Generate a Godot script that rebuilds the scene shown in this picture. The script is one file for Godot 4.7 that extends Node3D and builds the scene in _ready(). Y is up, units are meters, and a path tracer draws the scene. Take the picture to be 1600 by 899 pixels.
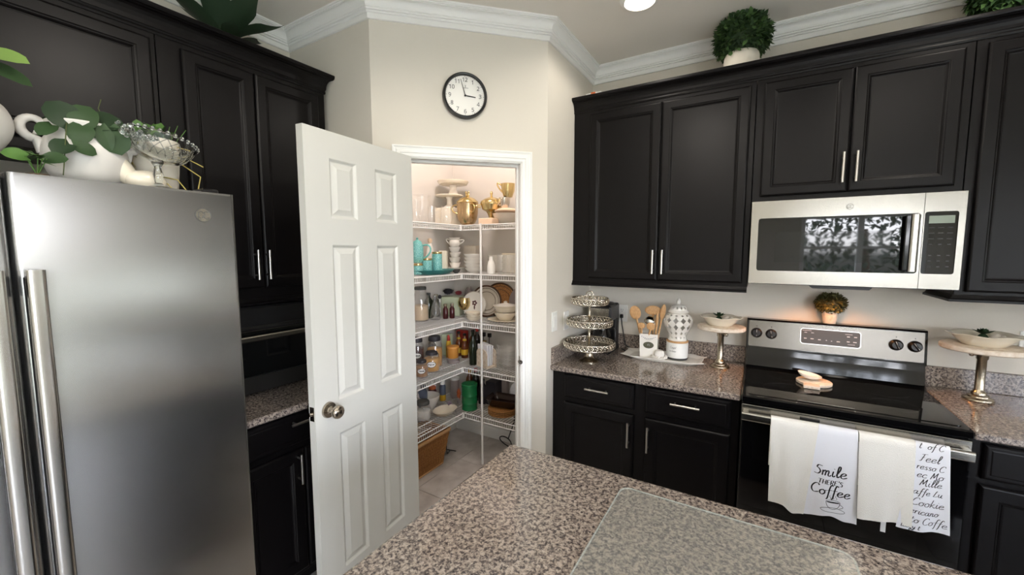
extends Node3D

# ---------------------------------------------------------------- mesh builder
class MB:
	var st := SurfaceTool.new()
	var xf := Transform3D.IDENTITY
	var n := 0
	func _init():
		st.begin(Mesh.PRIMITIVE_TRIANGLES)
		st.set_smooth_group(-1)
	func flat():
		st.set_smooth_group(-1)
		return self
	func smooth():
		n += 1
		st.set_smooth_group(n)
		return self
	func v(p: Vector3, uv := Vector2.ZERO):
		st.set_uv(uv)
		st.add_vertex(xf * p)
	# counter-clockwise seen from outside
	func tri(a, b, c, ua := Vector2.ZERO, ub := Vector2.ZERO, uc := Vector2.ZERO):
		v(a, ua); v(c, uc); v(b, ub)
	func quad(a, b, c, d, ua := Vector2(0, 0), ub := Vector2(1, 0), uc := Vector2(1, 1), ud := Vector2(0, 1)):
		tri(a, b, c, ua, ub, uc)
		tri(a, c, d, ua, uc, ud)
	func box(c: Vector3, s: Vector3, bev := 0.002):
		flat()
		var h := s * 0.5
		var b: float = min(bev, min(h.x, min(h.y, h.z)) * 0.9)
		if b <= 0.0001:
			for ax in 3:
				for sg in [-1.0, 1.0]:
					var u := (ax + 1) % 3
					var w := (ax + 2) % 3
					var q := []
					for k in [[-1, -1], [1, -1], [1, 1], [-1, 1]]:
						var p := Vector3.ZERO
						p[ax] = sg * h[ax]; p[u] = k[0] * h[u]; p[w] = k[1] * h[w]
						q.append(c + p)
					if sg > 0: quad(q[0], q[1], q[2], q[3])
					else: quad(q[3], q[2], q[1], q[0])
			return
		var i := h - Vector3(b, b, b)
		for ax in 3:
			var u := (ax + 1) % 3
			var w := (ax + 2) % 3
			for sg in [-1.0, 1.0]:
				var q := []
				for k in [[-1, -1], [1, -1], [1, 1], [-1, 1]]:
					var p := Vector3.ZERO
					p[ax] = sg * h[ax]; p[u] = k[0] * i[u]; p[w] = k[1] * i[w]
					q.append(c + p)
				if sg > 0: quad(q[0], q[1], q[2], q[3])
				else: quad(q[3], q[2], q[1], q[0])
			# edge chamfers parallel to ax
			for k in [[-1, -1], [1, -1], [1, 1], [-1, 1]]:
				var p0 := Vector3.ZERO; var p1 := Vector3.ZERO
				p0[u] = k[0] * h[u]; p0[w] = k[1] * i[w]
				p1[u] = k[0] * i[u]; p1[w] = k[1] * h[w]
				var e := Vector3.ZERO; e[ax] = i[ax]
				chq(c + p0, c + p1, e, c)
		for sx in [-1, 1]:
			for sy in [-1, 1]:
				for sz in [-1, 1]:
					var a := c + Vector3(sx * h.x, sy * i.y, sz * i.z)
					var d := c + Vector3(sx * i.x, sy * h.y, sz * i.z)
					var f := c + Vector3(sx * i.x, sy * i.y, sz * h.z)
					if sx * sy * sz > 0: tri(a, d, f)
					else: tri(a, f, d)
	func chq(a: Vector3, b: Vector3, e: Vector3, c: Vector3):
		var nn := (b - a).cross(e)
		var mid := (a + b) * 0.5 - c
		if nn.dot(mid) > 0: quad(a - e, b - e, b + e, a + e)
		else: quad(b - e, a - e, a + e, b + e)
	# cylinder or cone between two points
	func cyl(a: Vector3, b: Vector3, r0: float, r1 := -1.0, seg := 14, caps := true):
		if r1 < 0: r1 = r0
		var d := (b - a).normalized()
		var u := d.cross(Vector3.UP if abs(d.y) < 0.9 else Vector3.RIGHT).normalized()
		var w := d.cross(u)
		smooth()
		for i in seg:
			var t0 := TAU * i / seg
			var t1 := TAU * (i + 1) / seg
			var e0 := u * cos(t0) + w * sin(t0)
			var e1 := u * cos(t1) + w * sin(t1)
			quad(a + e0 * r0, a + e1 * r0, b + e1 * r1, b + e0 * r1)
		if caps:
			flat()
			for i in seg:
				var t0 := TAU * i / seg
				var t1 := TAU * (i + 1) / seg
				var e0 := u * cos(t0) + w * sin(t0)
				var e1 := u * cos(t1) + w * sin(t1)
				if r1 > 0: tri(b, b + e0 * r1, b + e1 * r1)
				if r0 > 0: tri(a, a + e1 * r0, a + e0 * r0)
	# profile of (radius, height) walked upwards outside (and down again inside for hollow things)
	func lathe(prof: Array, seg := 24, at := Vector3.ZERO, crease := false, sx := 1.0, sz := 1.0):
		smooth()
		for k in prof.size() - 1:
			var p: Vector2 = prof[k]
			var q: Vector2 = prof[k + 1]
			if p.is_equal_approx(q): continue
			if crease: smooth()
			elif k > 0 and abs((p - prof[k - 1]).angle_to(q - p)) > 0.75: smooth()
			for i in seg:
				var t0 := TAU * i / seg
				var t1 := TAU * (i + 1) / seg
				var c0 := Vector3(cos(t0) * sx, 0, -sin(t0) * sz)
				var c1 := Vector3(cos(t1) * sx, 0, -sin(t1) * sz)
				var u0 := float(i) / seg
				var u1 := float(i + 1) / seg
				var a := at + c0 * p.x + Vector3.UP * p.y
				var b := at + c1 * p.x + Vector3.UP * p.y
				var c := at + c1 * q.x + Vector3.UP * q.y
				var d := at + c0 * q.x + Vector3.UP * q.y
				if p.x > 1e-6: tri(a, b, c, Vector2(u0, p.y), Vector2(u1, p.y), Vector2(u1, q.y)) if q.x > 1e-6 else tri(a, b, d, Vector2(u0, p.y), Vector2(u1, p.y), Vector2(u0, q.y))
				if q.x > 1e-6: tri(a, c, d, Vector2(u0, p.y), Vector2(u1, q.y), Vector2(u0, q.y))
	func tube(pts: Array, r, seg := 8, closed := false, caps := true):
		smooth()
		var m := pts.size()
		var rings := []
		var up := Vector3.UP
		var prev_u := Vector3.ZERO
		for i in m:
			var d: Vector3
			if closed: d = pts[(i + 1) % m] - pts[(i + m - 1) % m]
			else: d = pts[min(i + 1, m - 1)] - pts[max(i - 1, 0)]
			d = d.normalized()
			var u: Vector3
			if prev_u == Vector3.ZERO: u = d.cross(up if abs(d.y) < 0.9 else Vector3.RIGHT).normalized()
			else: u = (prev_u - d * prev_u.dot(d)).normalized()
			prev_u = u
			var w := d.cross(u)
			var rr: float = r[i] if r is Array else r
			var ring := []
			for k in seg:
				var t := TAU * k / seg
				ring.append(pts[i] + (u * cos(t) + w * sin(t)) * rr)
			rings.append(ring)
		for i in (m if closed else m - 1):
			var a: Array = rings[i]
			var b: Array = rings[(i + 1) % m]
			for k in seg:
				quad(a[k], a[(k + 1) % seg], b[(k + 1) % seg], b[k])
		if caps and not closed:
			flat()
			for k in range(1, seg - 1):
				tri(rings[0][0], rings[0][k + 1], rings[0][k])
				tri(rings[m - 1][0], rings[m - 1][k], rings[m - 1][k + 1])
	func ell(c: Vector3, r: Vector3, nu := 16, nv := 10):
		smooth()
		for j in nv:
			var f0 := -PI / 2 + PI * j / nv
			var f1 := -PI / 2 + PI * (j + 1) / nv
			for i in nu:
				var t0 := TAU * i / nu
				var t1 := TAU * (i + 1) / nu
				var a := c + r * Vector3(cos(f0) * cos(t0), sin(f0), -cos(f0) * sin(t0))
				var b := c + r * Vector3(cos(f0) * cos(t1), sin(f0), -cos(f0) * sin(t1))
				var d := c + r * Vector3(cos(f1) * cos(t1), sin(f1), -cos(f1) * sin(t1))
				var e := c + r * Vector3(cos(f1) * cos(t0), sin(f1), -cos(f1) * sin(t0))
				if j > 0: tri(a, b, d)
				if j < nv - 1: tri(a, d, e)
	# nested rectangles: prof is a list of (inset, z); w and h the outer size, centred on c, facing +z
	func rings(c: Vector3, w: float, h: float, prof: Array, cap := true):
		flat()
		var last := []
		for k in prof.size():
			var p: Vector2 = prof[k]
			var x := w * 0.5 - p.x
			var y := h * 0.5 - p.x
			var q := [c + Vector3(-x, -y, p.y), c + Vector3(x, -y, p.y), c + Vector3(x, y, p.y), c + Vector3(-x, y, p.y)]
			if k > 0:
				for i in 4:
					quad(last[i], last[(i + 1) % 4], q[(i + 1) % 4], q[i])
			last = q
		if cap: quad(last[0], last[1], last[2], last[3])
	# polygon in xy extruded from z0 to z1 (polygon counter-clockwise)
	func prism(poly: PackedVector2Array, z0: float, z1: float, sm := false):
		if Geometry2D.is_polygon_clockwise(poly): poly.reverse()
		flat()
		var ix := Geometry2D.triangulate_polygon(poly)
		for k in range(0, ix.size(), 3):
			var a := poly[ix[k]]; var b := poly[ix[k + 1]]; var c := poly[ix[k + 2]]
			if (b - a).cross(c - a) < 0:
				var t := b; b = c; c = t
			tri(Vector3(a.x, a.y, z1), Vector3(b.x, b.y, z1), Vector3(c.x, c.y, z1), a, b, c)
			tri(Vector3(a.x, a.y, z0), Vector3(c.x, c.y, z0), Vector3(b.x, b.y, z0), a, c, b)
		if sm: smooth()
		for i in poly.size():
			var a := poly[i]; var b := poly[(i + 1) % poly.size()]
			quad(Vector3(a.x, a.y, z0), Vector3(b.x, b.y, z0), Vector3(b.x, b.y, z1), Vector3(a.x, a.y, z1))
	# grid of points [row][col]; front is +normal of (col x row)
	func grid(g: Array, uvs := true, thick := 0.0):
		smooth()
		var nr := g.size(); var nc: int = g[0].size()
		for j in nr - 1:
			for i in nc - 1:
				quad(g[j][i], g[j][i + 1], g[j + 1][i + 1], g[j + 1][i], Vector2(float(i) / (nc - 1), float(j) / (nr - 1)), Vector2(float(i + 1) / (nc - 1), float(j) / (nr - 1)), Vector2(float(i + 1) / (nc - 1), float(j + 1) / (nr - 1)), Vector2(float(i) / (nc - 1), float(j + 1) / (nr - 1)))
	# a profile (x out, y up) swept along a horizontal path with mitred corners; path runs with the room on its left
	func sweep(path: Array, prof: Array, out_left := true):
		flat()
		var m := path.size()
		var frames := []
		for i in m:
			var d0: Vector3 = (path[i] - path[i - 1]).normalized() if i > 0 else (path[1] - path[0]).normalized()
			var d1: Vector3 = (path[i + 1] - path[i]).normalized() if i < m - 1 else d0
			var n0 := Vector3(d0.z, 0, -d0.x)
			var n1 := Vector3(d1.z, 0, -d1.x)
			var mm := (n0 + n1).normalized()
			mm = mm / max(0.2, mm.dot(n0))
			frames.append(mm if out_left else -mm)
		for i in m - 1:
			for k in prof.size() - 1:
				var p: Vector2 = prof[k]; var q: Vector2 = prof[k + 1]
				var a: Vector3 = path[i] + frames[i] * p.x + Vector3.UP * p.y
				var b: Vector3 = path[i + 1] + frames[i + 1] * p.x + Vector3.UP * p.y
				var c: Vector3 = path[i + 1] + frames[i + 1] * q.x + Vector3.UP * q.y
				var d: Vector3 = path[i] + frames[i] * q.x + Vector3.UP * q.y
				if out_left: quad(b, a, d, c)
				else: quad(a, b, c, d)
	func mesh() -> ArrayMesh:
		st.generate_normals()
		return st.commit()

# ---------------------------------------------------------------- naming
var taken := {}
var M := {}
var rng := RandomNumberGenerator.new()

func numbered(called: String) -> String:
	if not taken.has(called):
		taken[called] = 0
		return called
	taken[called] += 1
	return "%s_%03d" % [called, taken[called]]

func tag(o: Node3D, label: String, category := "", group := "", kind := ""):
	if label: o.set_meta("label", label)
	if category: o.set_meta("category", category)
	if group: o.set_meta("group", group)
	if kind: o.set_meta("kind", kind)
	return o

func thing(called: String, label: String, category: String, at := Vector3.ZERO, turn := 0.0, group := "") -> Node3D:
	var o := Node3D.new()
	o.name = numbered(called)
	add_child(o)
	o.position = at
	o.rotation.y = turn
	tag(o, label, category, group)
	return o

func obj(called: String, mb: MB, material: Material, parent: Node = null, label := "") -> MeshInstance3D:
	return objm(called, mb.mesh(), material, parent, label)

func objm(called: String, me: Mesh, material: Material, parent: Node = null, label := "") -> MeshInstance3D:
	var o := MeshInstance3D.new()
	o.mesh = me
	o.material_override = material
	if parent == null:
		o.name = numbered(called)
		add_child(o)
	else:
		o.name = called
		parent.add_child(o, true)
	if label: o.set_meta("label", label)
	return o

func struct(called: String, mb: MB, material: Material, label := "", category := "") -> MeshInstance3D:
	var o := obj(called, mb, material)
	tag(o, label, category, "", "structure")
	return o

func single(called: String, mb: MB, material: Material, label: String, category: String, at := Vector3.ZERO, turn := 0.0, group := "") -> MeshInstance3D:
	var o := obj(called, mb, material)
	o.position = at
	o.rotation.y = turn
	tag(o, label, category, group)
	return o

func dup(o: Node3D, at: Vector3, turn: float, label: String, group := "") -> Node3D:
	var c: Node3D = o.duplicate()
	var base := String(o.name)
	if base.length() > 4 and base[-4] == "_" and base.right(3).is_valid_int(): base = base.left(base.length() - 4)
	c.name = numbered(base)
	add_child(c)
	c.position = at
	c.rotation.y = turn
	if label: c.set_meta("label", label)
	if group: c.set_meta("group", group)
	return c

# ---------------------------------------------------------------- materials
func mt(key: String, col: Color, rough := 0.5, metal := 0.0, spec := 0.5) -> StandardMaterial3D:
	var m := StandardMaterial3D.new()
	m.resource_name = key
	m.albedo_color = col
	m.roughness = rough
	m.metallic = metal
	m.metallic_specular = spec
	M[key] = m
	return m

func c8(r: int, g: int, b: int, a := 255) -> Color:
	return Color8(r, g, b, a)

func noise_tex(kind: int, freq: float, size := 512, ramp: Array = [], oct := 3, seed_ := 1, normal := false, bump := 4.0, cell_ret := -1, warp := 0.0, gain := 0.5) -> NoiseTexture2D:
	var f := FastNoiseLite.new()
	f.noise_type = kind
	f.frequency = freq
	f.seed = seed_
	f.fractal_octaves = oct
	f.fractal_gain = gain
	if oct <= 1: f.fractal_type = FastNoiseLite.FRACTAL_NONE
	if cell_ret >= 0: f.cellular_return_type = cell_ret
	if warp > 0:
		f.domain_warp_enabled = true
		f.domain_warp_amplitude = warp
		f.domain_warp_frequency = freq * 1.5
		f.domain_warp_fractal_octaves = 2
	var t := NoiseTexture2D.new()
	t.width = size
	t.height = size
	t.seamless = true
	t.generate_mipmaps = false
	t.noise = f
	t.as_normal_map = normal
	t.bump_strength = bump
	if ramp.size():
		var g := Gradient.new()
		var offs := PackedFloat32Array(); var cols := PackedColorArray()
		for r in ramp:
			offs.append(r[0]); cols.append(r[1])
		g.offsets = offs
		g.colors = cols
		t.color_ramp = g
	return t

func tri_uv(m: StandardMaterial3D, s: float, world := true):
	m.uv1_triplanar = true
	m.uv1_world_triplanar = world
	m.uv1_scale = Vector3(s, s, s)
	m.uv1_triplanar_sharpness = 8.0

func make_materials():
	var m: StandardMaterial3D
	m = mt("wall_paint", c8(224, 218, 206), 0.85)
	m.heightmap_enabled = true
	m.heightmap_texture = noise_tex(FastNoiseLite.TYPE_SIMPLEX_SMOOTH, 0.03, 512, [], 4, 7)
	m.heightmap_scale = 0.04
	tri_uv(m, 2.0)
	m = mt("ceiling_paint", c8(240, 234, 224), 0.9)
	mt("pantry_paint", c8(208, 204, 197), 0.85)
	mt("trim_white", c8(246, 246, 243), 0.38)
	mt("door_white", c8(208, 208, 202), 0.42)
	m = mt("cabinet", c8(11, 9, 10), 0.36, 0.0, 0.33)
	m.heightmap_enabled = true
	m.heightmap_texture = noise_tex(FastNoiseLite.TYPE_SIMPLEX_SMOOTH, 0.02, 256, [], 3, 17)
	m.heightmap_scale = 0.012
	tri_uv(m, 3.0)
	mt("cabinet_inside", c8(18, 16, 16), 0.6)
	mt("nickel", c8(205, 202, 196), 0.28, 1.0)
	mt("chrome", c8(215, 215, 212), 0.12, 1.0)
	mt("knob_steel", c8(168, 160, 148), 0.22, 1.0)
	# granite: cells of several greys and browns, over them larger blotches
	m = mt("granite", c8(243, 243, 244), 0.09)
	m.albedo_texture = noise_tex(FastNoiseLite.TYPE_SIMPLEX, 0.028, 1024, [[0.0, c8(52, 49, 52)], [0.27, c8(74, 69, 71)], [0.36, c8(112, 103, 99)], [0.45, c8(150, 139, 130)], [0.53, c8(172, 160, 149)], [0.62, c8(186, 175, 163)], [0.72, c8(198, 188, 177)], [0.8, c8(172, 152, 138)], [1.0, c8(214, 206, 196)]], 5, 3, false, 4.0, -1, 0.0, 0.82)
	tri_uv(m, 1.9)
	m.detail_enabled = true
	m.detail_blend_mode = BaseMaterial3D.BLEND_MODE_MUL
	m.detail_albedo = noise_tex(FastNoiseLite.TYPE_CELLULAR, 0.11, 1024, [[0.0, c8(150, 146, 148)], [0.2, c8(205, 200, 198)], [0.5, c8(240, 236, 232)], [1.0, c8(255, 254, 252)]], 1, 9, false, 4.0, FastNoiseLite.RETURN_CELL_VALUE, 20.0)
	m.metallic_specular = 0.5
	m = mt("steel", c8(162, 161, 158), 0.25, 1.0)
	m.anisotropy_enabled = true
	m.anisotropy = 0.85
	mt("steel_smooth", c8(186, 183, 176), 0.22, 1.0)
	mt("steel_panel", c8(122, 118, 112), 0.24, 1.0)
	mt("black_gloss", c8(9, 9, 10), 0.06)
	m = mt("black_glass", c8(10, 11, 12), 0.02, 0.0, 0.55)
	mt("dark_plastic", c8(20, 20, 21), 0.35)
	mt("grey_side", c8(70, 70, 71), 0.45)
	mt("burner_grey", c8(19, 19, 20), 0.15)
	mt("panel_grey", c8(58, 57, 56), 0.3)
	mt("ink", c8(28, 28, 30), 0.7)
	mt("faint_ink", c8(150, 150, 148), 0.6)
	mt("print_white", c8(190, 190, 188), 0.6)
	mt("lcd", c8(138, 150, 136), 0.3)
	mt("emblem_grey", c8(112, 112, 110), 0.35, 1.0)
	mt("key_grey", c8(46, 46, 47), 0.4)
	mt("trim_dark", c8(48, 47, 45), 0.4, 0.6)
	mt("pot_glaze", c8(216, 213, 207), 0.4)
	m = mt("glass_edge", c8(196, 206, 198, 80), 0.3)
	m.transparency = BaseMaterial3D.TRANSPARENCY_ALPHA
	mt("white_plastic", c8(236, 235, 230), 0.35)
	mt("wire_white", c8(236, 236, 234), 0.3)
	mt("ceramic", c8(238, 234, 226), 0.16)
	mt("ceramic_matte", c8(236, 232, 225), 0.45)
	mt("cream", c8(236, 227, 208), 0.2)
	m = mt("towel_cream", c8(240, 237, 229), 0.95)
	m.heightmap_enabled = true
	m.heightmap_texture = noise_tex(FastNoiseLite.TYPE_CELLULAR, 0.12, 256, [], 1, 5)
	m.heightmap_scale = 0.09
	tri_uv(m, 9.0)
	mt("towel_white", c8(236, 237, 242), 0.9)
	m = mt("spoon_wood", Color.WHITE, 0.55)
	m.albedo_texture = noise_tex(FastNoiseLite.TYPE_SIMPLEX, 0.02, 256, [[0.0, c8(176, 128, 80)], [0.5, c8(203, 158, 108)], [1.0, c8(220, 180, 132)]], 3, 8)
	m.uv1_triplanar = true
	m.uv1_world_triplanar = true
	m.uv1_scale = Vector3(40, 6, 40)
	m = mt("white_wood", Color.WHITE, 0.6)
	m.albedo_texture = noise_tex(FastNoiseLite.TYPE_SIMPLEX, 0.02, 256, [[0.0, c8(205, 184, 160)], [0.5, c8(226, 212, 194)], [1.0, c8(236, 226, 212)]], 3, 18)
	tri_uv(m, 5.0)
	m = mt("tile", Color.WHITE, 0.42)
	m.albedo_texture = noise_tex(FastNoiseLite.TYPE_SIMPLEX_SMOOTH, 0.008, 512, [[0.0, c8(168, 161, 156)], [0.5, c8(192, 186, 180)], [1.0, c8(212, 207, 202)]], 5, 12)
	tri_uv(m, 1.1)
	mt("grout", c8(96, 91, 87), 0.9)
	mt("leaf_dark", c8(34, 54, 32), 0.5, 0.0, 0.4)
	mt("leaf_ivy", c8(46, 70, 38), 0.5, 0.0, 0.4)
	mt("leaf_bright", c8(82, 118, 56), 0.5, 0.0, 0.4)
	mt("leaf_variegated", c8(118, 148, 74), 0.5, 0.0, 0.4)
	mt("leaf_agave", c8(46, 66, 46), 0.5)
	mt("leaf_box", c8(54, 80, 48), 0.55)
	mt("leaf_box_light", c8(84, 116, 64), 0.55)
	mt("leaf_dry", c8(70, 70, 38), 0.6)
	mt("stem", c8(78, 88, 48), 0.6)
	mt("straw", c8(186, 168, 92), 0.6)
	mt("leaf_tree", c8(58, 68, 44), 0.6)
	mt("bark", c8(92, 76, 60), 0.9)
	for k in ["leaf_dark", "leaf_ivy", "leaf_bright", "leaf_variegated", "leaf_box", "leaf_box_light"]:
		M[k].backlight_enabled = true
		M[k].backlight = Color(0.05, 0.09, 0.03)
	m = mt("glass", c8(240, 245, 244, 9), 0.03)
	m.transparency = BaseMaterial3D.TRANSPARENCY_ALPHA
	m = mt("glass_solid", c8(252, 255, 254, 0), 0.02)
	m.refraction_enabled = true
	m.refraction_scale = 0.05
	m.transparency = BaseMaterial3D.TRANSPARENCY_ALPHA
	m = mt("board_glass", c8(222, 226, 218, 24), 0.14)
	m.transparency = BaseMaterial3D.TRANSPARENCY_ALPHA
	m = mt("window_glass", c8(240, 246, 246, 10), 0.02)
	m.transparency = BaseMaterial3D.TRANSPARENCY_ALPHA
	mt("gold", c8(216, 194, 140), 0.2, 1.0)
	mt("copper_gold", c8(206, 178, 138), 0.22, 1.0)
	mt("silver", c8(214, 208, 196), 0.22, 1.0)
	mt("pewter", c8(176, 166, 148), 0.26, 1.0)
	mt("teal", c8(118, 196, 192), 0.3)
	mt("teal_deep", c8(38, 128, 128), 0.3)
	mt("teal_print", c8(84, 160, 166), 0.4)
	mt("grain_oat", c8(214, 190, 158), 0.9)
	mt("grain_gold", c8(204, 152, 72), 0.9)
	mt("grain_brown", c8(160, 112, 64), 0.9)
	mt("caramel", c8(206, 142, 62), 0.5)
	mt("label_white", c8(236, 236, 232), 0.6)
	mt("red", c8(176, 48, 40), 0.5)
	mt("yellow", c8(222, 178, 48), 0.45)
	mt("orange", c8(212, 110, 60), 0.5)
	mt("green_can", c8(22, 108, 60), 0.25)
	mt("bottle_dark", c8(28, 22, 18), 0.1)
	mt("bottle_amber", c8(112, 58, 28), 0.12)
	mt("bottle_green", c8(24, 34, 20), 0.1)
	mt("burgundy", c8(72, 24, 26), 0.3)
	mt("bag_black", c8(44, 42, 48), 0.5)
	mt("bag_red", c8(138, 52, 60), 0.5)
	mt("bag_grey", c8(150, 140, 138), 0.6)
	mt("bag_purple", c8(168, 152, 172), 0.45)
	mt("pale_green", c8(196, 206, 178), 0.4)
	mt("stoneware", c8(206, 198, 184), 0.4)
	mt("brown_rim", c8(84, 58, 38), 0.35)
	mt("dark_pan", c8(40, 26, 22), 0.25)
	mt("blue_grey", c8(92, 102, 122), 0.5)
	m = mt("wicker", Color.WHITE, 0.6)
	m.albedo_texture = noise_tex(FastNoiseLite.TYPE_SIMPLEX, 0.05, 256, [[0.0, c8(120, 78, 40)], [0.5, c8(168, 116, 62)], [1.0, c8(200, 150, 90)]], 3, 28)
	tri_uv(m, 6.0)
	mt("charcoal", c8(72, 74, 72), 0.6)
	mt("oval_green", c8(84, 84, 66), 0.4)
	mt("skin", c8(188, 142, 118), 0.6)
	mt("grass", c8(150, 148, 128), 0.9)
	m = mt("lamp_glow", c8(250, 246, 236), 0.5)
	m.emission_enabled = true
	m.emission = Color(1.0, 0.95, 0.86)
	m.emission_energy_multiplier = 6.0
	m = mt("warm_glow", c8(250, 236, 210), 0.5)
	m.emission_enabled = true
	m.emission = Color(1.0, 0.72, 0.42)
	m.emission_energy_multiplier = 2.5

# ---------------------------------------------------------------- constants (metres)
const LW := -1.3255      # left wall
const PW := -1.245       # pantry's left wall
const R1 := 0.703        # depth of the right return
const DG := 0.6546       # how far the diagonal cuts the corner
const H := 2.8216
const RX := 3.4          # right wall
const FZ := 5.6          # wall behind the camera
const XR := 0.993        # left side of the range
const HC := 0.914        # counter height
const TH := 0.12

func _ready():
	# ---- camera
	var cam := Camera3D.new()
	cam.name = "camera"
	cam.position = Vector3(1.0417, 1.5921, 2.8086)
	cam.rotation_degrees = Vector3(-5.1869, 31.1703, -0.0865)
	cam.fov = rad_to_deg(2.0 * atan(449.5 / 641.04))
	cam.near = 0.05
	cam.far = 200.0
	add_child(cam)
	cam.current = true
	# ---- sky and exposure
	var we := WorldEnvironment.new()
	we.name = "environment"
	var env := Environment.new()
	env.background_mode = Environment.BG_SKY
	var sky := Sky.new()
	var sm := ProceduralSkyMaterial.new()
	sm.sky_top_color = Color(0.81, 0.86, 0.95)
	sm.sky_horizon_color = Color(0.97, 0.97, 0.98)
	sm.ground_bottom_color = Color(0.42, 0.42, 0.38)
	sm.ground_horizon_color = Color(0.8, 0.82, 0.82)
	sm.sky_energy_multiplier = 3.8
	sm.ground_energy_multiplier = 1.6
	sky.sky_material = sm
	env.sky = sky
	env.tonemap_mode = Environment.TONE_MAPPER_LINEAR
	env.tonemap_exposure = 1.1
	env.sdfgi_enabled = true
	env.ssao_enabled = true
	env.ssil_enabled = true
	we.environment = env
	add_child(we)
	rng.seed = 20240611
	make_materials()
	build_lamps()
	build_setting()
	build_right_run()
	build_left_run()
	build_island()
	build_counter_things()
	build_range_things()
	build_tops()
	build_pantry()
	build_outside()

func lamp_at(x: float, z: float, r: float, energy: float, label: String, y := H):
	var t := thing("ceiling_lamp", label, "ceiling lamp", Vector3(x, y, z), 0.0, "round flush ceiling lamps")
	var a := MB.new()
	a.lathe([Vector2(r * 0.86, -0.016), Vector2(r, -0.012), Vector2(r + 0.012, 0.0)], 32)
	obj("trim_ring", a, M.trim_white, t)
	var b := MB.new()
	b.lathe([Vector2(0, -0.02), Vector2(r * 0.6, -0.0185), Vector2(r * 0.86, -0.015)], 32)
	obj("diffuser", b, M.lamp_glow, t)
	var l := SpotLight3D.new()
	l.name = "lamp_light"
	l.light_color = Color(1.0, 0.965, 0.92) if x > -0.5 else Color(1.0, 0.93, 0.91)
	l.light_energy = energy
	l.light_size = r * 0.8
	l.spot_range = 14.0
	l.spot_attenuation = 2.0
	l.spot_angle = 86.0
	l.spot_angle_attenuation = 0.3
	l.shadow_enabled = true
	l.position = Vector3(0, -0.022 - r * 0.85, 0)
	l.rotation.x = -PI / 2
	t.add_child(l)

func build_lamps():
	lamp_at(0.475, 0.655, 0.085, 0.18, "small round glowing ceiling lamp at the top edge, nearest the range wall")
	lamp_at(1.75, 0.655, 0.085, 0.16, "small round ceiling lamp in front of the range, above the picture")
	lamp_at(0.6, 2.0, 0.085, 0.6, "small round ceiling lamp over the aisle by the fridge, above the picture")
	lamp_at(1.75, 2.0, 0.085, 0.27, "small round ceiling lamp over the island, above the picture")
	lamp_at(0.475, 3.4, 0.085, 0.75, "small round ceiling lamp behind the fridge's left side, above the picture")
	lamp_at(1.75, 3.4, 0.085, 0.4, "small round ceiling lamp behind the island, above the picture")
	lamp_at(-0.62, 0.62, 0.11, 0.7, "bright round lamp on the pantry ceiling")

# a wall slab between two ground points, with rectangular holes given as (from, to, low, high) along it; thick to its right
func wall(called: String, p: Vector2, q: Vector2, holes: Array, mat: Material, label: String, y1 := H, thick := TH):
	var d := (q - p).normalized()
	var ln := p.distance_to(q)
	var mb := MB.new()
	var ang := atan2(-d.y, d.x)
	mb.xf = Transform3D(Basis(Vector3.UP, ang), Vector3(p.x, 0, p.y))
	var cuts := [0.0, ln]
	for h in holes: cuts += [h[0], h[1]]
	cuts.sort()
	for i in cuts.size() - 1:
		var a: float = cuts[i]; var b: float = cuts[i + 1]
		if b - a < 0.001: continue
		var hole = null
		for h in holes:
			if h[0] <= a + 0.001 and h[1] >= b - 0.001: hole = h
		if hole == null:
			mb.box(Vector3((a + b) / 2, y1 / 2, thick / 2), Vector3(b - a, y1, thick), 0)
		else:
			if hole[2] > 0.01: mb.box(Vector3((a + b) / 2, hole[2] / 2, thick / 2), Vector3(b - a, hole[2], thick), 0)
			if hole[3] < y1 - 0.01: mb.box(Vector3((a + b) / 2, (hole[3] + y1) / 2, thick / 2), Vector3(b - a, y1 - hole[3], thick), 0)
	return struct(called, mb, mat, label, "wall")

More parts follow.
